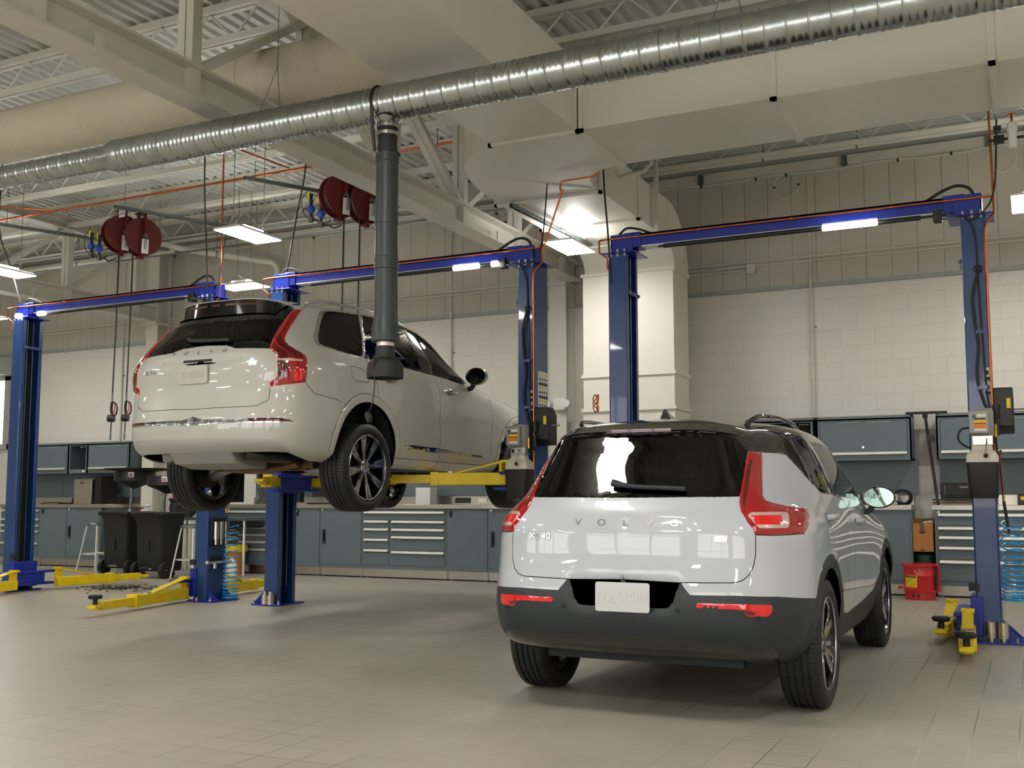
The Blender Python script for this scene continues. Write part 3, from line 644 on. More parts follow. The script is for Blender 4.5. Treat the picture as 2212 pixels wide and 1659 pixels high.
# instruction sheet on the outer face of the middle lift's right post
sh = thing('instruction_sheet', 'white pictogram safety sheet stuck on the side of the middle lift right post', 'sign', (-4.362, 9.52, 1.98))
MB().box(-4.366, -4.363, 9.43, 9.66, 1.98, 2.42).build('sheet', 'paper', sh)
m = MB(); mo = MB(); my = MB()
for r in range(3):
    z = 2.02+.13*r
    for c in range(4):
        y = 9.445+.053*c
        m.box(-4.363, -4.3615, y, y+.044, z, z+.03).box(-4.363, -4.3615, y+.01, y+.034, z+.05, z+.072)
    my.box(-4.363, -4.3615, 9.44, 9.65, z+.1, z+.112)
m.build('pictograms', 'ink', sh); my.build('heading_bars', 'lime_y', sh)
# strip lights fixed along the crossbars
def strip(x0, x1, lb, y=9.33, z=3.50):
    t = thing('strip_light', lb, 'light', ((x0+x1)/2, y, z), 'strip lights on the lift crossbars')
    MB().box(x0, x1, y-.02, y+.02, z+.035, z+.055).build('housing', 'white', t)
    MB().cyl((x0, y, z+.02), (x1, y, z+.02), .028, n=14).build('tube', 'lamp_strip', t)
strip(-1.56, -1.10, 'bright strip light under the right lift crossbar'); strip(-5.27, -4.98, 'bright strip light under the middle lift crossbar'); strip(-4.83, -4.76, 'small bright lamp at the middle lift right post')
strip(-11.36, -11.24, 'small bright lamp right of the leftmost post head'); strip(-11.76, -11.67, 'small bright lamp left of the leftmost post head')
# steel height adapters in racks by the post feet
def adapter(x, y, z, lb, up=True):
    t = thing('lift_adapter', lb, 'adapter', (x, y, z), 'steel lift height adapters')
    b = MB().lathe([(0, .0), (.022, .0), (.022, .03), (.041, .032), (.041, .155), (.036, .16), (0, .16)] if not up else [(0, 0), (.038, 0), (.038, .1), (.026, .102), (.026, .14), (0, .14)], (x, y, z), n=24).build('body', 'steel', t)
    MB().lathe([(.0415, .05), (.043, .052), (.043, .06), (.0415, .062)], (x, y, z), n=24).build('collar', 'steel', t)
adapter(-7.60, 9.30, .016, 'steel lift adapter left of the middle lift left post foot'); adapter(-7.515, 9.29, .016, 'steel lift adapter in front of the middle lift left post foot')
adapter(-.34, 9.31, .016, 'upside-down steel adapter in the left place at the right post foot', False); adapter(-.25, 9.31, .016, 'upside-down steel adapter in the right place at the right post foot', False)
adapter(-.03, 9.45, .03, 'dark steel adapter standing right of the right lift base plate')
# adapters hanging on the left lift's right post
rk = thing('adapter_rack', 'black adapter rack on the left lift right post', 'rack', (-8.47, 9.5, .8))
MB().box(-8.487, -8.46, 9.4, 9.64, .62, .95).build('plate', 'black', rk, bevel=.01)
m = MB()
for i, y in enumerate((9.44, 9.52, 9.6)): m.cyl((-8.43, y, .7), (-8.43, y, .9), .034, n=18).cyl((-8.43, y, .64), (-8.43, y, .7), .022, n=14)
tag(m.build('lift_adapter', 'steel'), 'row of hanging steel adapters on the left lift right post', 'adapter')
wr = thing('impact_wrench_holder', 'steel bar holder with black plate low on the left lift right post', 'holder', (-8.47, 9.4, .4))
MB().box(-8.487, -8.47, 9.38, 9.6, .42, .5).build('plate', 'black', wr, bevel=.01)
MB().cyl((-8.45, 9.33, .44), (-8.45, 9.72, .44), .016, n=12).sphere((-8.45, 9.33, .44), .026).cyl((-8.45, 9.45, .37), (-8.45, 9.45, .43), .022, n=12).build('bar', 'chrome', wr)
# coiled blue air hoses
def coil(x, y, z0, z1, r, turns, lb, tail=True):
    pts = []; n = int(turns*14)
    for i in range(n+1):
        f = i/n; a = 2*pi*turns*f; zz = z1+(z0-z1)*(1-(1-f)**1.5)
        pts.append((x+r*cos(a)*(1+.15*f), y+r*sin(a)*(1+.15*f), zz+.02*sin(a)*(1-f)))
    t = thing('coil_hose', lb, 'air hose', (x, y, z0), 'coiled blue air hoses')
    MB().tube(pts, .0065, 7).build('coil', 'cyan', t)
    MB().tube([(x-r*.6, y-.05, z1+.15), (x-r*.4, y-.04, z1+.02), (x-r*.2, y-.05, z1-.1)], .012, 8, 4).build('hose_end', 'black', t)
    MB().cyl((x-r*.6, y-.05, z1+.15), (x-r*.62, y-.05, z1+.2), .01, n=8).build('coupling', 'brass', t)
    MB().tube([(x-r*.62, y-.05, z1+.2), (x-r*.8, y-.02, z1+.5), (x-r*.7, y, z1+.55), (x-r*1.2, y+.02, z1+.4)], .009, 8, 5).build('supply_hose', mat('maroon hose', (110, 30, 40), .4), t)
coil(-.16, 9.32, .35, .98, .075, 15, 'coiled sky-blue air hose hanging beside the right lift right post')
coil(-8.36, 9.62, .03, .85, .08, 16, 'coiled sky-blue air hose hanging down to the floor between the left and middle lifts')
# oil spill granules
m = MB(); rnd = random.Random(3)
for i in range(500):
    a = rnd.uniform(0, 2*pi); r = abs(rnd.gauss(0, .5)); x = -10.85+r*cos(a)*.62+.1*r; y = 10.35+r*sin(a)*.55; s = rnd.uniform(.003, .014)
    m.box(x-s, x+s, y-s, y+s, 0, s*.6)
tag(m.build('absorbent_granules', 'grease'), 'dark scattered absorbent granules on the tiles left of the post', 'granules', kind='stuff')
# ------------------------------------------------------------------ exhaust extraction hose
eh = thing('exhaust_hose', 'black exhaust extraction hose hanging from the galvanised duct in front of the lifted car', 'hose', (-4.05, 6.2, 2.0))
ex, ey = -4.05, 6.2
MB().lathe([(0, 3.60), (.079, 3.60), (.0835, 3.61), (.0835, 3.55), (.079, 3.545), (.0805, 3.19), (.085, 3.188), (.0855, 3.16), (.085, 3.15), (.0835, 3.14), (.0855, 3.12), (.085, 3.10), (.081, 3.098), (.082, 2.86), (.087, 2.855), (.087, 2.83), (.084, 2.82), (.087, 2.8), (.087, 2.775), (.082, 2.77), (.083, 2.45), (.09, 2.38), (.1, 2.355), (.1, 2.26), (.085, 2.255), (0, 2.255)], (ex, ey, 0), n=36).build('hose_body', 'hose', eh)
MB().lathe([(.068, 3.83), (.07, 3.78), (.074, 3.77), (.074, 3.755), (.066, 3.75), (.072, 3.72), (.066, 3.69), (.073, 3.66), (.066, 3.62), (.066, 3.59)], (ex, ey, 0), n=28).build('flex_collar', 'rubber', eh)
MB().lathe([(.072, 3.745), (.0755, 3.745), (.0755, 3.77), (.072, 3.77)], (ex, ey, 0), n=28, close=True).build('band_clamp', 'steel', eh)
MB().lathe([(.062, 2.26), (.062, 2.215), (.058, 2.215)], (ex, ey, 0), n=28).build('steel_neck', 'steel', eh)
MB().lathe([(.066, 2.225), (.07, 2.22), (.07, 2.16), (.075, 2.145), (.105, 2.125), (.122, 2.10), (.128, 2.07), (.128, 2.0), (.122, 2.0), (.118, 2.06), (.06, 2.14), (0, 2.15)], (ex, ey, 0), n=36).build('nozzle', 'rubber', eh)
MB().cyl((ex-.14, ey-.01, 2.30), (ex-.09, ey, 2.295), .012, n=12).cyl((ex-.165, ey-.01, 2.30), (ex-.135, ey-.01, 2.3), .018, n=12).cyl((ex+.09, ey-.01, 2.31), (ex+.16, ey-.03, 2.31), .011, n=12).cyl((ex+.14, ey-.03, 2.31), (ex+.175, ey-.04, 2.31), .018, n=12).build('clamp_handle', 'chrome', eh)
m = MB()
for k in range(25):
    a = -70+220*k/24
R_ = .131
arcp = [(ex-.065-.004*abs(k-8)/8, 6.2+R_*cos(radians(a)), 3.985+R_*sin(radians(a))) for k, a in enumerate(range(200, -20, -14))]
m.tube([(ex-.055, ey-.08, 3.62), (ex-.06, ey-.1, 3.75)]+[(ex-.06, p[1], p[2]) for p in arcp]+[(ex-.06, ey+.1, 3.75), (ex+.05, ey+.08, 3.62)], .012, 6)
m.build('support_strap', 'black', eh)
MB().cyl((ex-.045, ey-.1, 3.58), (ex-.045, ey-.075, 3.58), .014, n=10).build('strap_bolt', 'chrome', eh)
MB().tube([(ex-.01, ey-.125, 2.05), (ex+.0, ey-.13, 1.95), (ex-.015, ey-.13, 1.82), (ex-.045, ey-.13, 1.76)], .004, 6, 5).lathe([(.012, -.03), (.024, -.01), (.024, .03), (.012, .05)], (ex-.05, ey-.13, 1.73), (.3, 0, -1), n=14, close=True).tube([(ex-.01, ey-.126, 2.15), (ex-.01, ey-.135, 2.05)], .005, 6).build('pull_cord', 'black', eh)
# ------------------------------------------------------------------ hose reels, their plumbing and the struts
def reel(x, y, z, lb, plate):
    t = thing('hose_reel', lb, 'hose reel', (x, y, z-.27), 'oxblood ceiling hose reels')
    d = Vector((.92, -.38, 0)).normalized()
    c = Vector((x, y, z))
    MB().lathe([(0, -.10), (.04, -.10), (.27, -.085), (.275, -.075), (.27, -.065), (.1, -.06), (.1, .06), (.27, .065), (.275, .075), (.27, .085), (.04, .1), (0, .1)], c, -d, n=40).build('spool', 'reel_red', t)
    MB().lathe([(.1, -.05), (.23, -.05), (.235, 0), (.23, .05), (.1, .05)], c, d, n=36).build('wound_hose', 'rubber', t)
    q = Vector((-d.y, d.x, 0))
    MB().bar(c+d*.12+Vector((0, 0, .02)), c+d*.12+Vector((0, 0, .36)), .11, .012, q).bar(c-d*.12+Vector((0, 0, .02)), c-d*.12+Vector((0, 0, .36)), .11, .012, q).bar(c-d*.14+Vector((0, 0, .36)), c+d*.14+Vector((0, 0, .36)), .12, .012).build('mount_frame', 'reel_red', t)
    MB().cyl(c+d*.1, c+d*.17, .03, n=14).tube([c+d*.16, c+d*.18+Vector((0, 0, -.06)), c+d*.15+Vector((0, 0, -.2))], .012, 8, 4).build('swivel', 'zinc', t)
    MB().bar(c+d*.14+Vector((0, 0, -.26)), c+d*.15+Vector((0, 0, -.05)), .005, .1, q).build('instruction_plate', 'paper', t)
    MB().lathe([(.02, .02), (.04, .02), (.04, -.03), (.02, -.03)], c+Vector((0, 0, -.29)), n=14, close=True).bar(c+Vector((0, 0, -.28))-d*.1, c+Vector((0, 0, -.28))+d*.1, .07, .02).build('hose_guide', 'reel_red', t)
    if plate:
        p = c+d*.13+Vector((-.0, -.0, .28)); 
        MB().box(p.x-.055, p.x+.055, p.y-.075, p.y-.07, p.z-.07, p.z+.07).build('number_plate', 'paper', t)
        lettering('number', '20', .12, 'ink', t, FRONT, Vector((p.x, p.y-.076, p.z))-t.location, .001, sx=.8)
    return c
RA = [reel(-11.73, 11.0, 4.98, 'nearer oxblood hose reel with the 20 plate at the left', True), reel(-11.47, 11.12, 4.93, 'oxblood hose reel right behind the reel with the 20 plate', False)]
RB = [reel(-7.72, 10.75, 4.96, 'oxblood hose reel just left of the hanging exhaust hose', False), reel(-7.46, 10.95, 4.90, 'oxblood hose reel half hidden by the hanging exhaust hose', False)]
def drop(x, y, ztop, z0, lb):
    t = thing('reel_hose', lb, 'hose', (x, y, z0), 'hoses dropping from the reels')
    MB().tube([(x, y, ztop), (x-.01, y, (ztop+z0)/2), (x-.03, y, z0)], .0105, 8, 5).build('hose', 'rubber', t)
    return t
ends = []
for i, (x, y, zt, z0, lb) in enumerate(((-11.72, 10.95, 4.7, 2.66, 'left black hose dropping from the 20 reel to a metering gun'), (-11.45, 10.95, 4.65, 2.66, 'right black hose dropping from the second left reel to a metering gun'), (-7.66, 10.75, 4.68, 2.6, 'left black hose dropping behind the lifted car roof'), (-7.42, 10.75, 4.64, 2.6, 'right black hose dropping behind the lifted car roof'))):
    drop(x, y, zt, z0, lb)
    if i < 2:
        hx = x-.03; g = thing('metering_gun', ['left', 'right'][i]+' oil metering gun with red trigger hanging on its hose against the block wall', 'oil gun', (hx, y, 2.0), 'hanging oil metering guns')
        MB().cyl((hx, y, 2.54), (hx, y, 2.66), .013, n=10).build('swivel', 'zinc', g)
        loop = [(hx-.005, y, 2.54), (hx-.01, y, 2.42), (hx+.02, y, 2.34), (hx+.08, y, 2.36), (hx+.1, y, 2.44), (hx+.07, y, 2.51), (hx, y, 2.54)]
        MB().tube(loop, .011, 8, 6).tube([(hx-.005, y, 2.53), (hx-.012, y, 2.44), (hx, y, 2.36)], .019, 8, 4).build('handle', 'black', g)
        MB().tube([(hx+.05, y, 2.52), (hx+.055, y, 2.45), (hx+.035, y, 2.36)], .007, 8, 4).build('trigger', 'red', g)
        MB().cyl((hx-.05, y-.02, 2.30), (hx+.03, y+.02, 2.30), .05, n=20).build('meter', 'black', g)
        MB().cyl((hx-.055, y-.023, 2.30), (hx-.05, y-.02, 2.30), .04, n=20).build('meter_face', 'screen', g)
        MB().cyl((hx-.01, y, 2.1), (hx-.005, y, 2.26), .008, n=8).build('spout', 'rubber', g)
        MB().lathe([(.006, 0), (.013, .01), (.013, .08), (.008, .1), (.008, .12)], (hx-.012, y, 1.99), n=10).build('nozzle_tip', 'zinc', g)
# struts (slotted channel) and copper mains under the joists
def strut(p0, p1, lb):
    t = thing('strut_channel', lb, 'strut', (Vector(p0)+Vector(p1))/2, 'slotted strut channels')
    p0, p1 = Vector(p0), Vector(p1); d = (p1-p0).normalized()
    MB().bar(p0+Vector((0, 0, .02)), p1+Vector((0, 0, .02)), .041, .006).bar(p0+Vector((.018, 0, 0)), p1+Vector((.018, 0, 0)), .004, .041).bar(p0-Vector((.018, 0, 0)), p1-Vector((.018, 0, 0)), .004, .041).build('channel', 'zinc', t)
    mb = MB(); k = .06
    while k < (p1-p0).length: q = p0+d*k; mb.bar(q+Vector((0, 0, .0235)), q+d*.03+Vector((0, 0, .0235)), .014, .002); k += .06
    mb.build('slot', 'black', t)
    mb = MB()
    for f in (.06, .94): q = p0+(p1-p0)*f; mb.cyl(q, (q.x, q.y, 5.8), .005, n=6)
    mb.build('threaded_rod', 'zinc', t)
strut((-13.25, 10.1, 5.1), (-12.2, 12.4, 5.1), 'grey slotted strut left of the 20 reel'); strut((-11.35, 10.5, 5.22), (-10.45, 12.6, 5.22), 'grey slotted strut right above the 20 reel'); strut((-8.8, 10.2, 5.2), (-7.7, 12.2, 5.2), 'grey slotted strut leading to the reel by the hanging exhaust hose')
strut((-6.3, 10.6, 5.1), (-5.9, 12.2, 5.1), 'grey slotted strut right of the hanging exhaust hose'); strut((-4.87, 9.85, 4.27), (-4.78, 11.9, 4.27), 'grey slotted strut holding the LED panel by the vertical duct')
def line(name, pts, r, m_, lb, cat, n=8, sm=0): return tag(MB().tube(pts, r, n, sm).build(name, m_), lb, cat)
line('copper_main', [(-15, 10.5, 5.29), (-5.2, 10.5, 5.33)], .016, 'copper', 'long copper main running under the joists across the left half', 'pipe')
line('copper_branch', [(-8.35, 9.4, 5.30), (-8.3, 10.45, 5.33)], .011, 'copper', 'copper branch joining the main beside the riser of the left lift', 'pipe')
line('copper_branch', [(-12.9, 8.6, 5.0), (-12.5, 10.45, 5.29)], .011, 'copper', 'copper branch joining the main at the far left', 'pipe')
line('copper_loop', [(-4.10, 9.4, 4.2), (-4.10, 9.4, 4.28), (-4.08, 9.4, 4.30), (-3.74, 9.38, 4.30), (-3.7, 9.38, 4.31), (-3.7, 9.38, 4.62-.3+.0), (-3.7, 9.38, 4.335-.02)], .0095, 'copper', 'copper line bending below the supply duct elbow', 'pipe')
for z_, y_, lb in ((5.08, 11.9, 'dark air pipe under the joists above the reels, nearer the camera'), (5.08, 12.6, 'dark air pipe under the joists above the reels, nearer the wall')):
    line('air_pipe', [(-18, y_, z_), (-5.3, y_, z_+.02)], .013, 'zinc', lb, 'pipe')
for i, (x0, y0, z0, x1, y1, z1, lb) in enumerate(((-12.25, 9.4, 4.75, -11.75, 9.38, 3.7, 'black drop cable to the leftmost lift post'), (-8.62, 9.3, 4.9, -8.6, 9.38, 3.6, 'black drop cable to the left lift right post'), (-7.15, 9.3, 4.9, -7.45, 9.38, 3.7, 'black drop cable to the middle lift left post'), (-3.62, 9.35, 4.3, -3.55, 9.36, 3.2, 'black drop cable to the right lift left post'))):
    line('drop_cable', [(x0, y0, z0+.9), (x0, y0, z0), ((x0+x1)/2, (y0+y1)/2, (z0+z1)/2), (x1, y1, z1)], .009, 'rubber', lb, 'cable', 7, 4)
# regulators by the reels
for i, (x, y, z, lb) in enumerate(((-12.05, 10.75, 4.78, 'blue regulator with yellow lever left of the 20 reel'), (-11.86, 10.72, 4.72, 'blue regulator with yellow lever partly behind the 20 reel'), (-8.06, 10.6, 4.80, 'blue regulator with yellow lever left of the reel by the exhaust hose'), (-7.9, 10.6, 4.72, 'blue regulator with yellow lever touching the reel by the exhaust hose'))):
    t = thing('air_regulator', lb, 'regulator', (x, y, z-.15), 'blue air regulators')
    MB().sphere((x, y, z), .052, n=18).build('dial_bowl', 'blue_plastic', t)
    MB().cyl((x, y, z+.05), (x, y, z+.2), .022, n=12).cyl((x, y, z-.14), (x, y, z-.05), .016, n=10).build('body', 'black', t)
    MB().box(x-.045, x-.028, y-.01, y+.01, z+.14, z+.24).build('valve_lever', 'lime_y', t)
    MB().box(x-.02, x+.03, y-.02, y+.02, z-.17, z-.1).build('outlet', 'zinc', t)
    MB().tube([(x-.03, y, z+.28), (x-.14, y, z+.15), (x-.12, y, z-.02), (x-.03, y, z-.12)], .005, 6, 5).tube([(x+.03, y, z-.14), (x+.12, y, z-.16), (x+.2, y, z-.2), (x+.3, y+.02, z-.17)], .009, 6, 5).build('hose', 'rubber', t)
wf = thing('air_filter', 'white filter bowl with valve hanging under the supply duct at the right', 'filter', (.0, 8.95, 4.15))
MB().lathe([(0, 4.0), (.03, 4.005), (.036, 4.03), (.036, 4.14), (.042, 4.15), (.042, 4.2), (.03, 4.22), (.012, 4.23), (0, 4.23)], (-.02, 9.3, 0), n=18).build('bowl', 'white', wf)
MB().cyl((-.02, 9.3, 4.23), (-.02, 9.3, 4.28), .01, n=10).lathe([(0, 4.28), (.034, 4.28), (.034, 4.29), (0, 4.29)], (-.02, 9.3, 0), n=16).build('valve_handle', 'copper', wf)
MB().box(-.16, -.08, 9.27, 9.33, 4.06, 4.12).box(-.16, -.1, 9.27, 9.33, 4.16, 4.2).cyl((-.2, 9.3, 4.09), (.2, 9.3, 4.09), .012, n=8).build('valve_block', 'black', wf)
line('suspended_pipe', [(-3.42, 10.2, 5.6), (-3.42, 10.2, 4.62), (-3.5, 10.2, 4.55), (-3.78, 10.2, 4.52), (-3.8, 10.2, 4.6)], .024, 'white_steel', 'white pipe with an elbow hanging right of the supply duct wall run', 'pipe', 12)
line('copper_wire_bundle', [(-3.74+.03*sin(i*1.3), 9.4, 2.15-.2*((i % 6)/6)) for i in range(18)], .006, 'copper', 'loose coil of copper wire tied to the right lift left post', 'wire', 6, 3)
# ------------------------------------------------------------------ benches: each cabinet unit a thing, each worktop another
def handle_bar(mb, x0, x1, y, z):
    mb.prism([(y-.002, z+.02), (y-.03, z+.012), (y-.034, z-.014), (y-.028, z-.018), (y-.002, z-.012)], x0, x1, 'YZ')
def cabinet(kind, x0, x1, fy, depth, lb, cols=None):
    t = thing('tool_cabinet', lb, 'cabinet', ((x0+x1)/2, fy+depth/2, 0), 'slate grey bench cabinets')
    z0, z1 = .135, 1.012
    MB().box(x0+.002, x1-.002, fy+.004, fy+depth, z0, z1).build('carcass', 'cabinet', t)
    MB().box(x0+.004, x1-.004, fy+.03, fy+.045, .02, z0).build('kick_plate', 'steel', t)
    m = MB()
    for x in (x0+.05, x1-.05): m.cyl((x, fy+.05, .006), (x, fy+.05, .06), .008, n=8).lathe([(0, 0), (.022, 0), (.02, .008), (0, .01)], (x, fy+.05, 0), n=12)
    m.build('levelling_foot', 'zinc', t)
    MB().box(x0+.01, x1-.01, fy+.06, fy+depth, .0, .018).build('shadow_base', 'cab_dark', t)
    if kind == 'drawers':
        for (a, b, zs) in cols:
            for k in range(len(zs)-1):
                zt, zb = zs[k], zs[k+1]
                d = MB().box(a+.004, b-.004, fy-.006, fy+.004, zb+.004, zt-.004).build('drawer', 'cabinet', t, bevel=.002)
                h = MB(); handle_bar(h, a+.006, b-.006, fy-.006, zt-.026); h.build('drawer_handle', 'alu', d)
                MB().box(a+.006, a+.07, fy-.012, fy-.005, zt-.055, zt-.044).box(b-.07, b-.006, fy-.012, fy-.005, zt-.055, zt-.044).build('handle_clip', 'black', d)
    elif kind == 'door':
        d = MB().box(x0+.03, x1-.03, fy-.006, fy+.004, z0+.05, z1-.05).build('door', 'cabinet', t, bevel=.002)
        lx = x0+.085
        MB().box(lx-.03, lx+.03, fy-.012, fy-.006, .48, .70).box(lx-.012, lx+.012, fy-.03, fy-.012, .53, .67).build('door_latch', 'black', d, bevel=.004)
        MB().cyl((lx, fy-.016, .505), (lx, fy-.012, .505), .01, n=12).build('latch_lock', 'chrome', d)
        m = MB()
        for z in (.26, .87): m.box(x1-.034, x1-.026, fy-.01, fy, z-.05, z+.05)
        m.build('hinge', 'cabinet', d)
    elif kind == 'panel':
        p = MB().box(x0+.004, x1-.004, fy-.004, fy+.004, z0+.004, z1-.004).build('front_panel', 'cabinet', t, bevel=.002)
        MB().cyl((x0+.06, fy-.03, .975), (x0+.06, fy-.004, .975), .018, n=14).box(x0+.045, x0+.075, fy-.02, fy-.004, .90, .96).build('panel_lock', 'black', p)
        MB().cyl((x0+.06, fy-.033, .975), (x0+.06, fy-.03, .975), .012, n=12).build('lock_face', 'chrome', p)
    if kind != 'panel':
        MB().lathe([(0, 0), (.025, 0), (.022, .003), (0, .004)], (x0+.04, fy+.004, .985), (0, -1, 0), n=18).build('badge', 'chrome', t)
    return t
def worktop(x0, x1, fy, depth, lb):
    t = thing('worktop', lb, 'worktop', ((x0+x1)/2, fy+depth/2, 1.013), 'stainless worktops')
    MB().box(x0-.015, x1+.015, fy-.03, fy+depth, 1.013, 1.074).build('top', 'steel', t, bevel=.004)
    MB().box(x0, x1, fy+depth-.02, fy+depth, 1.074, 1.19).build('upstand', 'steel', t)
def splashback(x0, x1, y, lb):
    t = thing('back_panel', lb, 'panel', ((x0+x1)/2, y, 1.19), 'slate grey back panels')
    n = max(1, round((x1-x0)/1.1)); wd = (x1-x0)/n
    for k in range(n): MB().box(x0+k*wd+.002, x0+(k+1)*wd-.002, y-.012, y, 1.195, 1.62).build('sheet', 'cabinet', t)
def wall_cabinet(x0, x1, fy, by, lb, open_=False, flap=True):
    t = thing('wall_cabinet', lb, 'wall cabinet', ((x0+x1)/2, by, 1.61), 'slate grey wall cabinets')
    z0, z1 = 1.615, 2.13
    side = [(fy, z0), (by, z0), (by, z1+.04), (fy+.12, z1+.04), (fy, z1)]
    m = MB()
    m.prism(side, x0, x0+.02, 'YZ').prism(side, x1-.02, x1, 'YZ').box(x0, x1, fy+.01, by, z0, z0+.02).box(x0, x1, by-.015, by, z0, z1+.03)
    m.prism([(fy, z1-.02), (fy, z1), (fy+.12, z1+.04), (by, z1+.04), (by, z1+.02), (fy+.12, z1+.02), (fy+.02, z1-.02)], x0, x1, 'YZ')
    m.box(x0, x1, fy, fy+.015, z0, z0+.07).box(x0, x0+.045, fy, fy+.015, z0+.07, z1-.03).box(x1-.045, x1, fy, fy+.015, z0+.07, z1-.03).box(x0, x1, fy, fy+.015, z1-.03, z1)
    m.build('carcass', 'cabinet', t)
    if open_:
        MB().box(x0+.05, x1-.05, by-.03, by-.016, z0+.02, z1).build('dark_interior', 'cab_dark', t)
        m = MB()
        for k in range(5): m.cyl((x1-.08-.025*k, fy-.001, z1-.055), (x1-.08-.025*k, fy+.001, z1-.055), .006, n=8)
        m.build('vent_holes', 'paper', t)
        MB().box(x0+.35, x0+.41, fy-.003, fy, z0+.02, z0+.05).build('label', 'paper', t)
    else:
        f = MB().box(x0+.05, x1-.05, fy-.008, fy+.002, z0+.075, z1-.035).build('flap_door', 'cabinet', t, bevel=.002)
        h = MB(); handle_bar(h, x0+.05, x1-.05, fy-.006, z0+.085); h.build('flap_handle', 'alu', f)
        MB().cyl(((x0+x1)/2, fy-.014, z0+.16), ((x0+x1)/2, fy-.008, z0+.16), .013, n=12).build('flap_lock', 'chrome', f)
        m = MB()
        for s in (x0+.25, x1-.5):
            for k in range(10): m.cyl((s+.028*k, fy-.0095, z1-.045), (s+.028*k, fy-.008, z1-.045), .0055, n=6)
        m.build('vent_holes', 'paper', f)
    return t
ZS = lambda *a: list(a)
D5 = ZS(.985, .85, .70, .59, .48, .19)
DB = ZS(.985, .85)
BY = 13.15; DP = .68
# left bench
cabinet('drawers', -16.75, -15.73, BY, DP, 'drawer cabinet at the far left behind the leftmost post', [(-16.72, -15.76, ZS(.985, .83, .72, .62, .41, .19))])
cabinet('panel', -15.73, -15.09, BY, DP, 'plain fronted cabinet right of the leftmost post'); cabinet('door', -15.09, -14.27, BY, DP, 'door cabinet left of the black wheeled bins')
worktop(-16.75, -14.0, BY, DP, 'stainless worktop of the left bench carrying the laptop')
tag(MB().box(-14.27, -14.02, BY+.06, BY+DP, .02, 1.012).build('end_panel', 'cabinet'), 'recessed slate end panel behind the left black bin', 'panel')
splashback(-16.9, -14.05, 13.8, 'slate back panels behind the laptop')
wall_cabinet(-16.95, -15.45, 13.45, 13.83, 'closed wall cabinet crossed by the leftmost post'); wall_cabinet(-15.45, -14.98, 13.45, 13.83, 'open-fronted wall cabinet right of the leftmost post', True); wall_cabinet(-15.28+.3, -13.98, 13.45, 13.83, 'closed wall cabinet above the stainless box at the left')
# middle bench
cabinet('drawers', -11.55, -10.2, BY, DP, 'drawer cabinet between the two middle blue posts', [(-11.52, -10.23, DB), (-11.52, -11.30, ZS(.85, .70, .59, .40, .19)), (-11.28, -10.23, ZS(.85, .735, .625, .515, .40-.0, .19))])
cabinet('panel', -10.2, -9.73, BY, DP, 'plain fronted cabinet right of the middle lift left post'); cabinet('door', -9.73, -8.95, BY, DP, 'door cabinet below the lifted car rear wheel')
cabinet('drawers', -8.95, -7.52, BY, DP, 'wide drawer cabinet with two columns under the lifted car', [(-8.92, -7.55, DB), (-8.92, -8.49, ZS(.85, .735, .585, .43, .19)), (-8.44, -7.55, ZS(.85, .735, .625, .41, .19))])
cabinet('panel', -7.52, -6.87, BY, DP, 'plain fronted cabinet left of the grey car tail light'); cabinet('door', -6.87, -6.08, BY, DP, 'door cabinet half hidden by the grey car')
worktop(-11.55, -6.05, BY, DP, 'long stainless worktop of the middle bench behind the lifted car'); splashback(-11.5, -6.1, 13.8, 'slate back panels of the middle bench seen below the lifted car')
# right bench
RY, RD = 13.36, .46
cabinet('door', -2.45, -1.30, RY, RD, 'door cabinet behind the grey car bonnet beside the cardboard box'); cabinet('panel', -3.3, -2.45, RY, RD, 'plain cabinet hidden behind the grey car')
worktop(-3.3, -1.31, RY, RD, 'stainless worktop carrying the battery charger at the grey car mirror')
zr = ZS(.985, .83, .72, .60, .44, .19)
cabinet('drawers', -1.05, .28, RY, RD, 'drawer cabinet behind the right lift right post', [(-1.01, .24, zr)])
cabinet('drawers', .30, 1.6, RY, RD, 'drawer cabinet cut by the right edge of the picture', [(.34, 1.56, zr)]); cabinet('door', 1.6, 2.5, RY, RD, 'door cabinet past the right edge'); cabinet('drawers', 2.5, 3.8, RY, RD, 'drawer cabinet further right past the edge', [(2.54, 3.76, zr)])
worktop(-1.06, 3.8, RY, RD, 'stainless worktop carrying the printer at the right'); splashback(-3.3, -1.25, 13.8, 'slate back panel behind the battery charger'); splashback(-1.0, 3.8, 13.8, 'slate back panels behind the printer')
wall_cabinet(-2.40, -1.28, 13.46, 13.83, 'closed wall cabinet above the grey car mirror'); wall_cabinet(-3.3, -2.42, 13.46, 13.83, 'open dark wall cabinet above the grey car roof rail', True); wall_cabinet(-1.0, .3, 13.46, 13.83, 'closed wall cabinet behind the right lift power unit'); wall_cabinet(.32, 1.6, 13.46, 13.83, 'closed wall cabinet at the right edge')
# ------------------------------------------------------------------ things on and by the benches
lt = thing('laptop', 'black laptop open on the left worktop beside the stainless box', 'laptop', (-15.15, 13.35, 1.074))
MB().box(-15.38, -14.98, 13.2, 13.46, 1.074, 1.10).build('keyboard_base', 'black', lt, bevel=.004)
MB().prism([(13.44, 1.10), (13.455, 1.10), (13.56, 1.40), (13.545, 1.40)], -15.33, -14.99, 'YZ').build('screen', 'screen', lt)
MB().tube([(-15.4, 13.4, 1.09), (-15.6, 13.3, 1.1), (-15.75, 13.2, 1.085), (-15.85, 13.14, 1.04), (-15.86, 13.13, .98)], .009, 8, 5).build('power_cord', 'rubber', lt)
MB().box(-15.33, -15.2, 13.538, 13.542, 1.385, 1.395).build('sticker', 'paper', lt)
sb = thing('stainless_bin', 'tall brushed stainless box with a slot on the left worktop', 'box', (-14.8, 13.3, 1.074))
MB().box(-15.0, -14.58, 13.2, 13.5, 1.074, 1.5).build('box_body', 'steel', sb, bevel=.004)
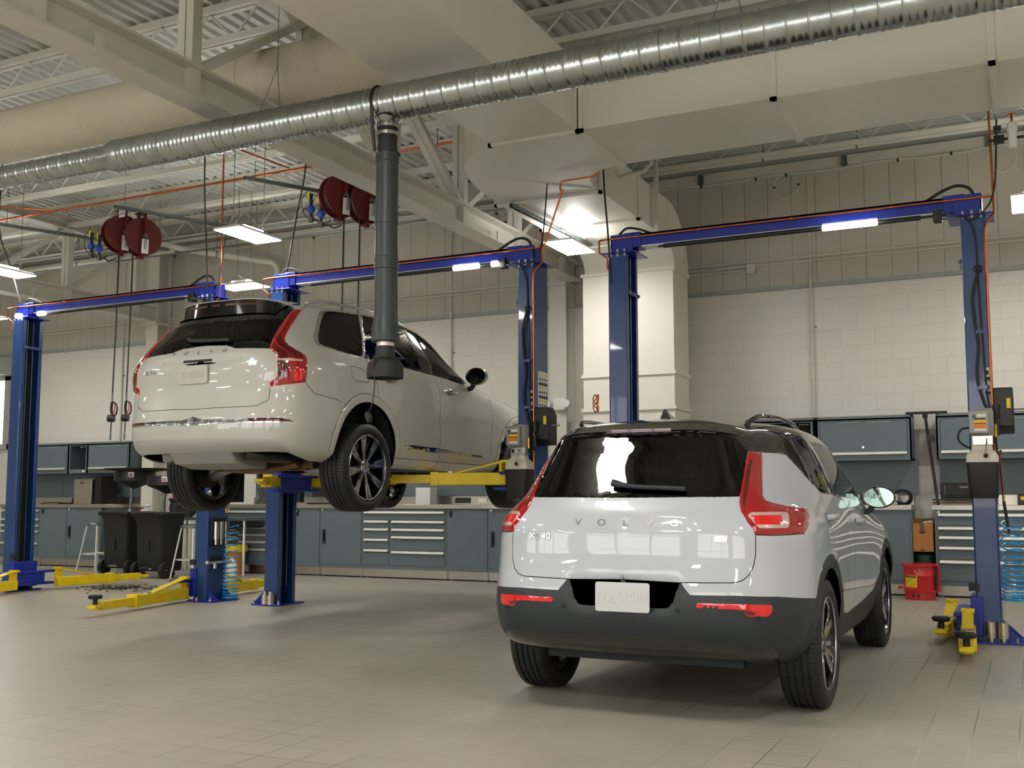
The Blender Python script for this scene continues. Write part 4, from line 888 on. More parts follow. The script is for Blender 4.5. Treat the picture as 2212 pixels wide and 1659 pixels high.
MB().box(-14.85, -14.77, 13.195, 13.2, 1.43, 1.45).build('slot', 'black', sb)
MB().box(-14.56, -14.4, 13.25, 13.6, 1.074, 1.56).build('dark_side', 'black', sb)
pl = thing('plastic_bottle_stand', 'white and red clamp lamp by the left black bin', 'lamp', (-13.0, 12.6, .9))
MB().sphere((-12.45, 12.35, 1.06), .07, (1.3, .8, .6)).build('head', 'white', pl)
MB().tube([(-12.5, 12.35, 1.03), (-12.58, 12.35, 1.0), (-12.62, 12.33, .9)], .015, 8, 5).build('arm', 'red', pl)
MB().box(-12.5, -12.36, 12.3, 12.42, .88, .99).build('base', 'white', pl)
# oil drains: funnel on a pole over a wheeled black tank
def oil_bin(x, y, lb, rz):
    t = thing('oil_drain_tank', lb, 'oil drain', (x, y, 0), 'black wheeled oil drain tanks')
    def bx(mb, secs):
        R_ = []
        for hx, hy, z, r, oy in secs:
            pts = []
            for sx, sy, a0 in ((1, 1, 0), (-1, 1, 90), (-1, -1, 180), (1, -1, 270)):
                for k in range(5):
                    a = radians(a0+22.5*k); pts.append(mb.bm.verts.new((x+sx*(hx-r)+r*cos(a), y+oy+sy*(hy-r)+r*sin(a), z)))
            R_.append(pts)
        for a, b in zip(R_, R_[1:]):
            n = len(a)
            for k in range(n): mb.bm.faces.new((a[k], a[(k+1) % n], b[(k+1) % n], b[k]))
        mb.bm.faces.new(R_[0][::-1]); mb.bm.faces.new(R_[-1]); return mb
    bx(MB(), [(.235, .2, .10, .05, .02), (.25, .22, .14, .06, .01), (.255, .24, .5, .07, 0), (.265, .25, .8, .08, 0), (.30, .27, .92, .1, -.03), (.31, .28, .945, .1, -.04), (.29, .26, .965, .1, -.04)]).build('tank', 'rubber', t)
    MB().box(x-.045, x+.035, y-.255, y-.22, .38, .56).build('sight_panel', 'cab_dark', t)
    MB().tube([(x-.3, y-.27, .93), (x-.2, y-.33, .955), (x, y-.345, .96), (x+.2, y-.33, .955), (x+.3, y-.27, .93)], .022, 8, 5).build('handle', 'rubber', t)
    MB().cyl((x-.3, y-.16, .12), (x+.3, y-.16, .12), .012, n=10).build('axle', 'chrome', t)
    for sx in (-1, 1):
        w_ = MB().lathe([(.04, -.03), (.115, -.03), (.12, -.02), (.12, .02), (.115, .03), (.04, .03)], (x+sx*.27, y-.16, .12), (1, 0, 0), n=28, close=True).build('wheel', 'rubber', t)
        MB().lathe([(0, -.02), (.045, -.02), (.045, .02), (0, .03)], (x+sx*.27, y-.16, .12), (sx, 0, 0), n=16).build('hub', 'black', w_)
    MB().lathe([(0, -.02), (.05, -.02), (.05, .02), (0, .02)], (x+.1, y+.15, .05), (1, 0, 0), n=16).build('castor', 'rubber', t)
    MB().box(x-.07, x+.1, y-.26, y-.22, .135, .15).build('step_bar', 'chrome', t)
    return t
oil_bin(-12.75, 12.25, 'left black oil drain tank, farther from the middle posts', 0); oil_bin(-11.75, 11.95, 'right black oil drain tank beside the stool', 0)
def funnel(x, y, z, r, lb, wide=False):
    t = thing('drain_funnel', lb, 'funnel', (x, y, .95), 'black drain funnels')
    MB().cyl((x-.08, y, .96), (x-.06, y, z-.2), .024, n=14).lathe([(0, 0), (.045, 0), (.04, .03), (.03, .05), (0, .05)], (x-.08, y, .955), n=14).lathe([(.026, 0), (.034, 0), (.034, .06), (.026, .06)], (x-.062, y, z-.24), n=14, close=True).build('pole', 'zinc', t)
    MB().lathe([(.03, z-.2), (r, z-.08), (r, z+.06), (r-.012, z+.06), (r-.012, z-.07), (.03, z-.18)], (x, y, 0), n=36, close=True).build('bowl', 'black', t)
    if wide: MB().lathe([(.2, z+.055), (r+.17, z+.085), (r+.19, z+.11), (r+.17, z+.1), (.2, z+.07)], (x+.06, y, 0), n=36, close=True).build('splash_tray', 'rubber', t)
    a = -35
    l = MB().box(x+r*.48, x+r*.48+.12, y-r*.9-.012, y-r*.9, z-.03, z+.05).build('maker_label', 'paper', t, bevel=.006)
    MB().box(x+r*.48+.015, x+r*.48+.105, y-r*.9-.0135, y-r*.9-.012, z-.015, z+.003).build('label_red', 'red', l)
    MB().box(x+r*.48+.025, x+r*.48+.095, y-r*.9-.0135, y-r*.9-.012, z+.012, z+.024).build('label_blue', 'blue_plastic', l)
funnel(-12.55, 12.2, 1.52, .31, 'taller black drain funnel with a wide splash tray', True); funnel(-11.63, 11.95, 1.44, .30, 'shorter black drain funnel right of the tray funnel')
# stools and small table
def stool(x, y, lb):
    t = thing('workshop_stool', lb, 'stool', (x, y, 0), 'grey steel stools')
    MB().lathe([(0, .735), (.17, .735), (.18, .745), (.18, .765), (.17, .775), (0, .775)], (x, y, 0), n=28).build('seat', 'zinc', t)
    for sx, sy in ((-1, -1), (1, -1), (1, 1), (-1, 1)): MB().cyl((x+sx*.21, y+sy*.21, 0), (x+sx*.11, y+sy*.11, .74), .012, n=10).build('leg', 'alu', t)
    MB().tube([(x+.22*cos(a*pi/12), y+.22*sin(a*pi/12), .28) for a in range(25)], .009, 8).build('foot_ring', 'alu', t)
stool(-13.75, 12.6, 'steel stool partly hidden left of the black tanks'); stool(-11.12, 11.95, 'steel stool right of the black tanks')
wt = thing('work_table', 'grey steel work table behind the stool', 'table', (-11.6, 12.9, 0))
MB().box(-12.6, -10.7, 12.6, 13.4, .83, .87).build('tabletop', 'zinc', wt); MB().box(-12.4, -10.8, 12.65, 13.3, .72, .75).build('drawer_tray', 'black', wt)
for x in (-12.5, -10.8):
    for y in (12.7, 13.3): MB().cyl((x, y, 0), (x, y, .83), .02, n=10).build('leg', 'alu', wt)
mt = thing('pump_casting', 'greasy cast pump standing on the work table', 'machine part', (-12.25, 12.85, .87))
MB().lathe([(0, 0), (.14, 0), (.14, .03), (.1, .05), (.12, .14), (.1, .24), (.13, .27), (.13, .3), (.05, .3), (0, .28)], (-12.3, 12.85, .87), n=28).build('casting', 'grease', mt)
MB().lathe([(.05, -.14), (.1, -.12), (.1, .12), (.06, .14), (0, .14)], (-12.05, 12.8, .98), (1, -.2, 0), n=24).lathe([(0, 0), (.06, 0), (.06, .08), (0, .08)], (-11.98, 12.75, .87), n=16).build('motor_end', 'grease', mt)
tag(MB().tube([(-11.75, 12.95, .87), (-11.75, 12.95, 1.05), (-11.72, 12.97, 1.11), (-11.6, 13.05, 1.12)], .035, 12, 5).build('copper_elbow', 'copper'), 'copper elbow pipe standing on the work table under the raised tyre', 'pipe')
tag(MB().lathe([(0, 0), (.07, 0), (.075, .02), (.075, .2), (.04, .26), (.025, .27), (.025, .31), (0, .31)], (-10.72, 12.35, 0), n=20).build('plastic_jug', 'milky'), 'milky plastic jug on the floor behind the stool legs', 'jug')
bk = thing('floor_bucket', 'brown bucket under the work table with a yellow bag over its rim', 'bucket', (-11.1, 12.9, 0))
MB().lathe([(0, .0), (.15, 0), (.18, .4), (.165, .4), (.14, .02), (0, .02)], (-11.15, 12.9, 0), n=24).build('bucket', 'card', bk); MB().lathe([(.17, .36), (.19, .35), (.2, .42), (.17, .46), (.1, .45)], (-11.15, 12.9, 0), n=16).build('bag', 'lime_y', bk)
tag(MB().tube([(-13.15, 13.6, 1.0), (-12.85, 13.62, 1.9)], .03, 10).build('red_bar', 'red'), 'red bar leaning against the block wall behind the funnels', 'bar')
mo = thing('monitor', 'dark flat monitor on the middle worktop behind the blue post', 'monitor', (-9.7, 13.45, 1.074))
MB().box(-10.1, -9.42, 13.42, 13.46, 1.18, 1.5).build('bezel', 'zinc', mo, bevel=.004); MB().box(-10.09, -9.43, 13.415, 13.42, 1.19, 1.49).build('screen', 'screen', mo)
MB().box(-9.82, -9.7, 13.44, 13.6, 1.074, 1.09).box(-9.78, -9.74, 13.46, 13.5, 1.09, 1.25).build('stand', 'black', mo)
kb = thing('keyboard', 'black keyboard on the middle worktop in front of the monitor', 'keyboard', (-9.75, 13.25, 1.074)); MB().box(-10.0, -9.55, 13.17, 13.33, 1.074, 1.095).build('base', 'black', kb)
m = MB()
for r in range(4):
    for c in range(14): m.box(-9.985+.031*c, -9.96+.031*c, 13.18+.036*r, 13.208+.036*r, 1.095, 1.1)
m.build('keys', 'zinc', kb)
gb = thing('glove_box', 'blue box with pale yellow gloves spilling out above the middle worktop', 'glove box', (-10.9, 13.6, 1.42))
MB().box(-11.05, -10.72, 13.55, 13.78, 1.42, 1.58).build('carton', 'blue_plastic', gb); MB().sphere((-11.0, 13.52, 1.46), .06, (1.3, .7, .7)).sphere((-10.95, 13.5, 1.41), .04).build('gloves', mat('pale latex', (220, 210, 120), .6), gb)
op = thing('outlet_panel', 'black outlet strip on the stainless upstand near the raised front wheel', 'outlet', (-7.4, 13.8, 1.1))
MB().box(-7.75, -7.5, 13.79, 13.81, 1.09, 1.17).build('outlet', 'black', op); MB().box(-7.36, -7.22, 13.79, 13.81, 1.1, 1.16).build('cover_plate', 'alu', op)
tag(MB().box(-8.2, -7.95, 13.4, 13.6, 1.074, 1.32).build('white_box', 'white', bevel=.006), 'small white box on the middle worktop right of the raised rear wheel', 'box')
wl = thing('clutter_cables', 'dark tangled test leads hanging left of the monitor', 'cables', (-11.3, 13.6, 1.1))
m = MB(); rr_ = random.Random(5)
for k in range(6): m.tube([(-11.35+.05*k, 13.7, 1.62), (-11.4+.06*k, 13.68, 1.4), (-11.3+.04*k+rr_.uniform(-.05, .05), 13.66, 1.2), (-11.35+.05*k, 13.6, 1.08)], .008, 6, 4)
m.build('leads', 'rubber', wl)
rt_ = thing('red_tool', 'red and black hand tool hanging behind the middle lift left post', 'tool', (-10.35, 13.6, 1.1)); MB().box(-10.42, -10.36, 13.5, 13.56, 1.3, 1.62).build('handle', 'red', rt_); MB().box(-10.44, -10.36, 13.48, 13.58, 1.1, 1.34).build('body', 'black', rt_)
# battery charger on the right worktop
bc = thing('battery_charger', 'pale grey battery charger with coiled cables beside the grey car mirror', 'charger', (-1.62, 13.5, 1.074))
MB().box(-1.72, -1.47, 13.45, 13.65, 1.074, 1.2).build('case', 'white', bc, bevel=.006); MB().box(-1.9, -1.72, 13.46, 13.64, 1.074, 1.2).build('front', 'black', bc, bevel=.006)
m = MB()
for k in range(5): m.tube([(-1.42+.09*cos(a*pi/9)*(1+.08*k), 13.5+.02*k, 1.16+.07*sin(a*pi/9)*(1+.1*k)) for a in range(19)], .0075, 7)
m.tube([(-1.72, 13.45, 1.2), (-1.6, 13.42, 1.19), (-1.5, 13.42, 1.13), (-1.4, 13.44, 1.1)], .008, 7, 4); m.build('leads', 'rubber', bc)
MB().tube([(-1.78, 13.46, 1.235), (-1.68, 13.45, 1.245), (-1.58, 13.45, 1.238)], .018, 8, 4).build('clamp', 'red', bc)
pr = thing('printer', 'black inkjet printer on the right worktop', 'printer', (-.72, 13.6, 1.074))
MB().box(-.98, -.45, 13.5, 13.78, 1.12, 1.33).build('body', 'black', pr, bevel=.012); MB().box(-.9, -.55, 13.49, 13.5, 1.14, 1.2).build('paper_slot', 'cab_dark', pr)
m = MB()
for k in range(5): m.cyl((-.93, 13.497, 1.3-.022*k), (-.93, 13.5, 1.3-.022*k), .004, n=8)
m.build('buttons', 'paper', pr); lettering('maker_name', 'Canon', .034, 'paper', pr, FRONT, Vector((-.72, 13.496, 1.285))-pr.location, .001)
for k, (z, lb) in enumerate(((1.135, 'upper dark ribbed rail lying below the printer'), (1.10, 'lower dark ribbed rail lying below the printer'))):
    m = MB().box(-1.06, -.55, 13.38, 13.44, z-.01, z+.008)
    for j in range(28): m.box(-1.05+.018*j, -1.04+.018*j, 13.377, 13.38, z-.006, z+.004)
    tag(m.build('ribbed_rail', mat('bronze rail', (70, 58, 44), .4, .4)), lb, 'rail', 'ribbed rails by the printer')
tag(MB().box(-.62, -.5, 13.36, 13.46, 1.074, 1.16).build('label_holder', 'black', bevel=.01), 'small black holder at the right end of the ribbed rails', 'holder')
wd = thing('diagnostic_tools', 'dark tools and yellow tag on the worktop right of the post', 'tools', (-.0, 13.5, 1.074)); MB().box(-.15, .35, 13.5, 13.7, 1.074, 1.2).build('dark_case', 'screen', wd, bevel=.01); MB().box(-.12, -.06, 13.42, 13.44, 1.13, 1.17).build('yellow_tag', 'lime_y', wd); MB().sphere((.12, 13.7, 1.32), .025).build('blue_light', 'blue_plastic', wd); MB().tube([(-.02, 13.45, 1.08), (.08, 13.44, 1.095), (.16, 13.45, 1.09)], .01, 7, 3).build('spanner', 'chrome', wd)
# squeegee
sq = thing('floor_squeegee', 'black long-handled floor squeegee upside down between the right wall cabinets', 'squeegee', (-1.1, 13.5, .85))
MB().cyl((-.93-.05, 13.42, .85), (-1.13, 13.62, 2.15), .017, n=12).build('handle', 'black', sq)
MB().box(-1.35, -.88, 13.6, 13.64, 2.17, 2.2).box(-1.16, -1.1, 13.6, 13.64, 2.12, 2.18).build('blade_head', 'rubber', sq, bevel=.004)
tag(MB().box(-1.1, -1.02, 13.44, 13.455, 1.83, 1.90).build('wall_switch', 'black', bevel=.004), 'small black switch plate beside the squeegee handle', 'switch')
ws = structure(MB().box(-1.28, -1.0, 13.835, 13.849, 1.55, 2.0).build('trim_5', mat('smooth patch', (176, 172, 164), .5)))
# cardboard box on a green drum
cbx = thing('cardboard_box', 'open brown cardboard box with a plastic liner between the right cabinets', 'box', (-1.18, 13.5, .52))
x0, x1, y0, y1, z0, z1 = -1.30, -1.065, 13.38, 13.70, .52, .90
MB().box(x0, x1, y0, y0+.005, z0, z1-.045).box(x0, x0+.005, y0, y1, z0, z1).box(x1-.005, x1, y0, y1, z0, z1).box(x0, x1, y0, y1, z0, z0+.005).build('carton', 'card', cbx); MB().box(x0+.005, x1-.005, y1-.005, y1, z0, z1+.01).build('back_flap', 'card_in', cbx)
MB().box(-1.215, -1.165, y0-.002, y0, .76, .855).box(-1.215, -1.165, y0-.002, y0, z0, .555).build('packing_tape', mat('brown tape', (110, 70, 36), .4), cbx)
MB().tube([(-1.22, y0-.003, .755), (-1.19, y0-.004, .75), (-1.155, y0-.003, .755)], .008, 6, 3).build('hand_slot', 'ink', cbx); MB().sphere((-1.13, 13.48, .86), .05, (1.3, .9, .5)).sphere((-1.1, 13.45, .87), .04, (1.2, .8, .5)).build('liner', 'paper', cbx)
tag(MB().lathe([(0, 0), (.14, 0), (.145, .02), (.145, .48), (.13, .5), (0, .51)], (-1.18, 13.56, 0), n=28).build('green_drum', mat('dark green drum', (14, 50, 36), .4)), 'dark green drum under the cardboard box', 'drum')
# red oily-waste can
rc = thing('oily_waste_can', 'red oily waste can with a yellow label in front of the cardboard box', 'waste can', (-1.22, 12.95, 0))
cx_, cy_ = -1.205, 13.02
MB().lathe([(0, .0), (.168, 0), (.168, .005), (.165, .085), (.178, .09), (.178, .1), (.172, .105), (.174, .27), (.177, .275), (.174, .28), (.176, .37), (.18, .375), (0, .375)], (cx_, cy_, 0), n=44).build('can', 'red', rc)
MB().lathe([(0, .375), (.192, .375), (.196, .38), (.196, .4), (.188, .408), (0, .415)], (cx_, cy_, 0), n=44).build('lid', 'red', rc)
MB().box(cx_-.215, cx_+.21, cy_-.2, cy_-.185, .115, .14, Matrix.Rotation(radians(6), 3, 'Y')).box(cx_-.215, cx_-.2, cy_-.2, cy_, .12, .14).box(cx_+.195, cx_+.21, cy_-.2, cy_, .09, .11).build('foot_pedal', 'red', rc)
MB().box(cx_+.17, cx_+.19, cy_-.05, cy_+.03, .1, .39).build('rear_rod', 'black', rc); MB().tube([(cx_+.17, cy_-.05, .39), (cx_+.21, cy_-.05, .385), (cx_+.215, cy_-.05, .3), (cx_+.215, cy_-.06, .1)], .012, 8, 4).build('lift_rod', 'red', rc)
m = MB()
for dx in (-.06, .0): m.cyl((cx_+dx, cy_-.172, .05), (cx_+dx, cy_-.15, .05), .013, n=14)
m.build('vent_holes', 'cab_dark', rc)
def curved(mb, a0, a1, z0, z1, r, n=10):
    for k in range(n):
        b0, b1 = radians(a0+(a1-a0)*k/n), radians(a0+(a1-a0)*(k+1)/n)
        mb.mesh([(cx_+r*sin(b0), cy_-r*cos(b0), z0), (cx_+r*sin(b1), cy_-r*cos(b1), z0), (cx_+r*sin(b1), cy_-r*cos(b1), z1), (cx_+r*sin(b0), cy_-r*cos(b0), z1)], [(0, 1, 2, 3)])
    return mb
lbm = curved(MB(), -52, -4, .145, .275, .1785).build('caution_label', 'lime_y', rc, angle=80)
curved(MB(), -52, -8, .25, .272, .1792).build('label_header', 'ink', lbm)
m = MB()
for r in range(6):
    for c in range(6):
        if (r*7+c*3) % 5: curved(m, -49+7.2*c, -45+7.2*c, .155+.015*r, .162+.015*r, .1792, 1)
m.build('label_print', 'ink', lbm); lettering('label_word', 'OILY WASTE CAN', .012, 'lime_y', lbm, Matrix.Rotation(radians(-30), 3, 'Z') @ FRONT, Vector((cx_-.0905, cy_-.1565, .261))-rc.location, .0005)
NET40 = [
 [(0,-0.583,0.3),(0.339,-0.5728,0.3),(0.6213,-0.5462,0.3),(0.7517,-0.4766,0.2996),(0.8096,-0.3712,0.3055),(0.7992,-0.112,0.2681),(0.8,0.197,0.2466),(0.8,0.913,0.2503),(0.8,1.5,0.2501),(0.7986,2.09,0.2482),(0.8152,2.763,0.26),(0.7331,3.369,0.2718),(0.4152,3.465,0.2699),(0,3.487,0.27)],
 [(0,-0.8145,0.3616),(0.3354,-0.8121,0.3616),(0.6448,-0.7952,0.3601),(0.7748,-0.7316,0.3752),(0.8979,-0.4975,0.3908),(0.893,-0.2445,0.3972),(0.8936,0.2142,0.3723),(0.8806,0.912,0.3441),(0.883,1.5,0.3476),(0.8794,2.09,0.3438),(0.9054,2.756,0.3738),(0.8489,3.414,0.3672),(0.4812,3.547,0.3669),(0,3.58,0.3669)],
 [(0,-0.8787,0.5689),(0.3337,-0.8729,0.569),(0.653,-0.8474,0.5687),(0.8219,-0.7338,0.5669),(0.9237,-0.4866,0.5648),(0.9327,-0.2257,0.5663),(0.9426,0.2168,0.5545),(0.9048,0.9119,0.5428),(0.9099,1.5,0.5449),(0.9038,2.09,0.5427),(0.9508,2.752,0.5549),(0.9184,3.439,0.5695),(0.5278,3.562,0.5679),(0,3.603,0.568)],
 [(0,-0.8674,0.694),(0.3335,-0.8617,0.694),(0.6517,-0.8384,0.694),(0.8087,-0.721,0.6941),(0.9163,-0.4759,0.6941),(0.926,-0.2377,0.6944),(0.934,0.2073,0.696),(0.9019,0.9106,0.6976),(0.9066,1.5,0.6977),(0.9011,2.09,0.6974),(0.9436,2.754,0.6974),(0.9108,3.425,0.6988),(0.5209,3.549,0.7004),(0,3.589,0.7006)],
 [(0,-0.8151,0.8719),(0.3333,-0.8106,0.8719),(0.6522,-0.7939,0.8719),(0.8031,-0.6838,0.8719),(0.909,-0.4575,0.8719),(0.9288,-0.1642,0.8719),(0.9349,0.2843,0.8717),(0.9188,0.9029,0.8718),(0.9216,1.499,0.8734),(0.9204,2.087,0.8784),(0.9351,2.758,0.8702),(0.887,3.396,0.8468),(0.5249,3.528,0.8369),(0,3.575,0.8388)],
 [(0,-0.8205,1.034),(0.3345,-0.8182,1.034),(0.6652,-0.795,1.034),(0.8087,-0.6727,1.034),(0.9153,-0.4572,1.034),(0.9297,-0.1849,1.033),(0.9217,0.266,1.033),(0.9065,0.9021,1.035),(0.9095,1.52,1.024),(0.9082,2.132,1.005),(0.9028,2.82,0.9792),(0.8312,3.286,0.9316),(0.5471,3.426,0.9095),(0,3.487,0.9137)],
 [(0,-0.734,1.168),(0.3439,-0.732,1.168),(0.5862,-0.7055,1.168),(0.6804,-0.5878,1.168),(0.7537,-0.4202,1.167),(0.8453,-0.1213,1.175),(0.903,0.3417,1.175),(0.9185,0.9127,1.17),(0.9129,1.402,1.158),(0.8963,1.793,1.124),(0.8185,2.54,1.026),(0.7162,3.113,0.9836),(0.4545,3.304,0.9667),(0,3.403,0.9591)],
 [(0,-0.6709,1.282),(0.3523,-0.6686,1.282),(0.5476,-0.6446,1.282),(0.6351,-0.5213,1.282),(0.6947,-0.3598,1.282),(0.8028,-0.07622,1.281),(0.8638,0.3289,1.281),(0.8813,0.8974,1.277),(0.8788,1.359,1.267),(0.8371,1.707,1.175),(0.5986,2.215,1.037),(0.4734,2.428,1.062),(0.295,2.489,1.084),(0,2.545,1.092)],
 [(0,-0.5897,1.421),(0.3608,-0.5868,1.422),(0.4835,-0.5708,1.424),(0.5778,-0.456,1.428),(0.6332,-0.3279,1.419),(0.7403,-0.05625,1.425),(0.8085,0.3304,1.431),(0.8247,0.8821,1.429),(0.8217,1.183,1.385),(0.7918,1.418,1.317),(0.6763,1.576,1.182),(0.545,1.736,1.127),(0.318,1.842,1.118),(0,1.888,1.119)],
 [(0,-0.5444,1.558),(0.3689,-0.5362,1.552),(0.4535,-0.5172,1.54),(0.5346,-0.4327,1.519),(0.5725,-0.3184,1.51),(0.6809,-0.06343,1.53),(0.7448,0.3356,1.551),(0.7657,0.8397,1.548),(0.7554,1.096,1.511),(0.7364,1.274,1.447),(0.6058,1.369,1.368),(0.4997,1.474,1.327),(0.301,1.529,1.32),(0,1.565,1.313)],
 [(0,-0.4097,1.606),(0.3806,-0.3991,1.599),(0.4666,-0.3773,1.586),(0.5342,-0.2797,1.577),(0.557,-0.1472,1.584),(0.6144,0.03706,1.602),(0.6612,0.3517,1.613),(0.6634,0.751,1.608),(0.6253,0.9067,1.575),(0.6117,1.024,1.545),(0.5482,1.084,1.522),(0.4417,1.127,1.509),(0.2243,1.168,1.506),(0,1.172,1.508)],
 [(0,-0.1987,1.629),(0,-0.1899,1.631),(0,-0.1492,1.639),(0,-0.06907,1.645),(0,0.01951,1.649),(0,0.1027,1.65),(0,0.2787,1.656),(0,0.4429,1.657),(0,0.5305,1.66),(0,0.5949,1.665),(0,0.6515,1.668),(0,0.6871,1.669),(0,0.7147,1.667),(0,0.7427,1.66)],
]
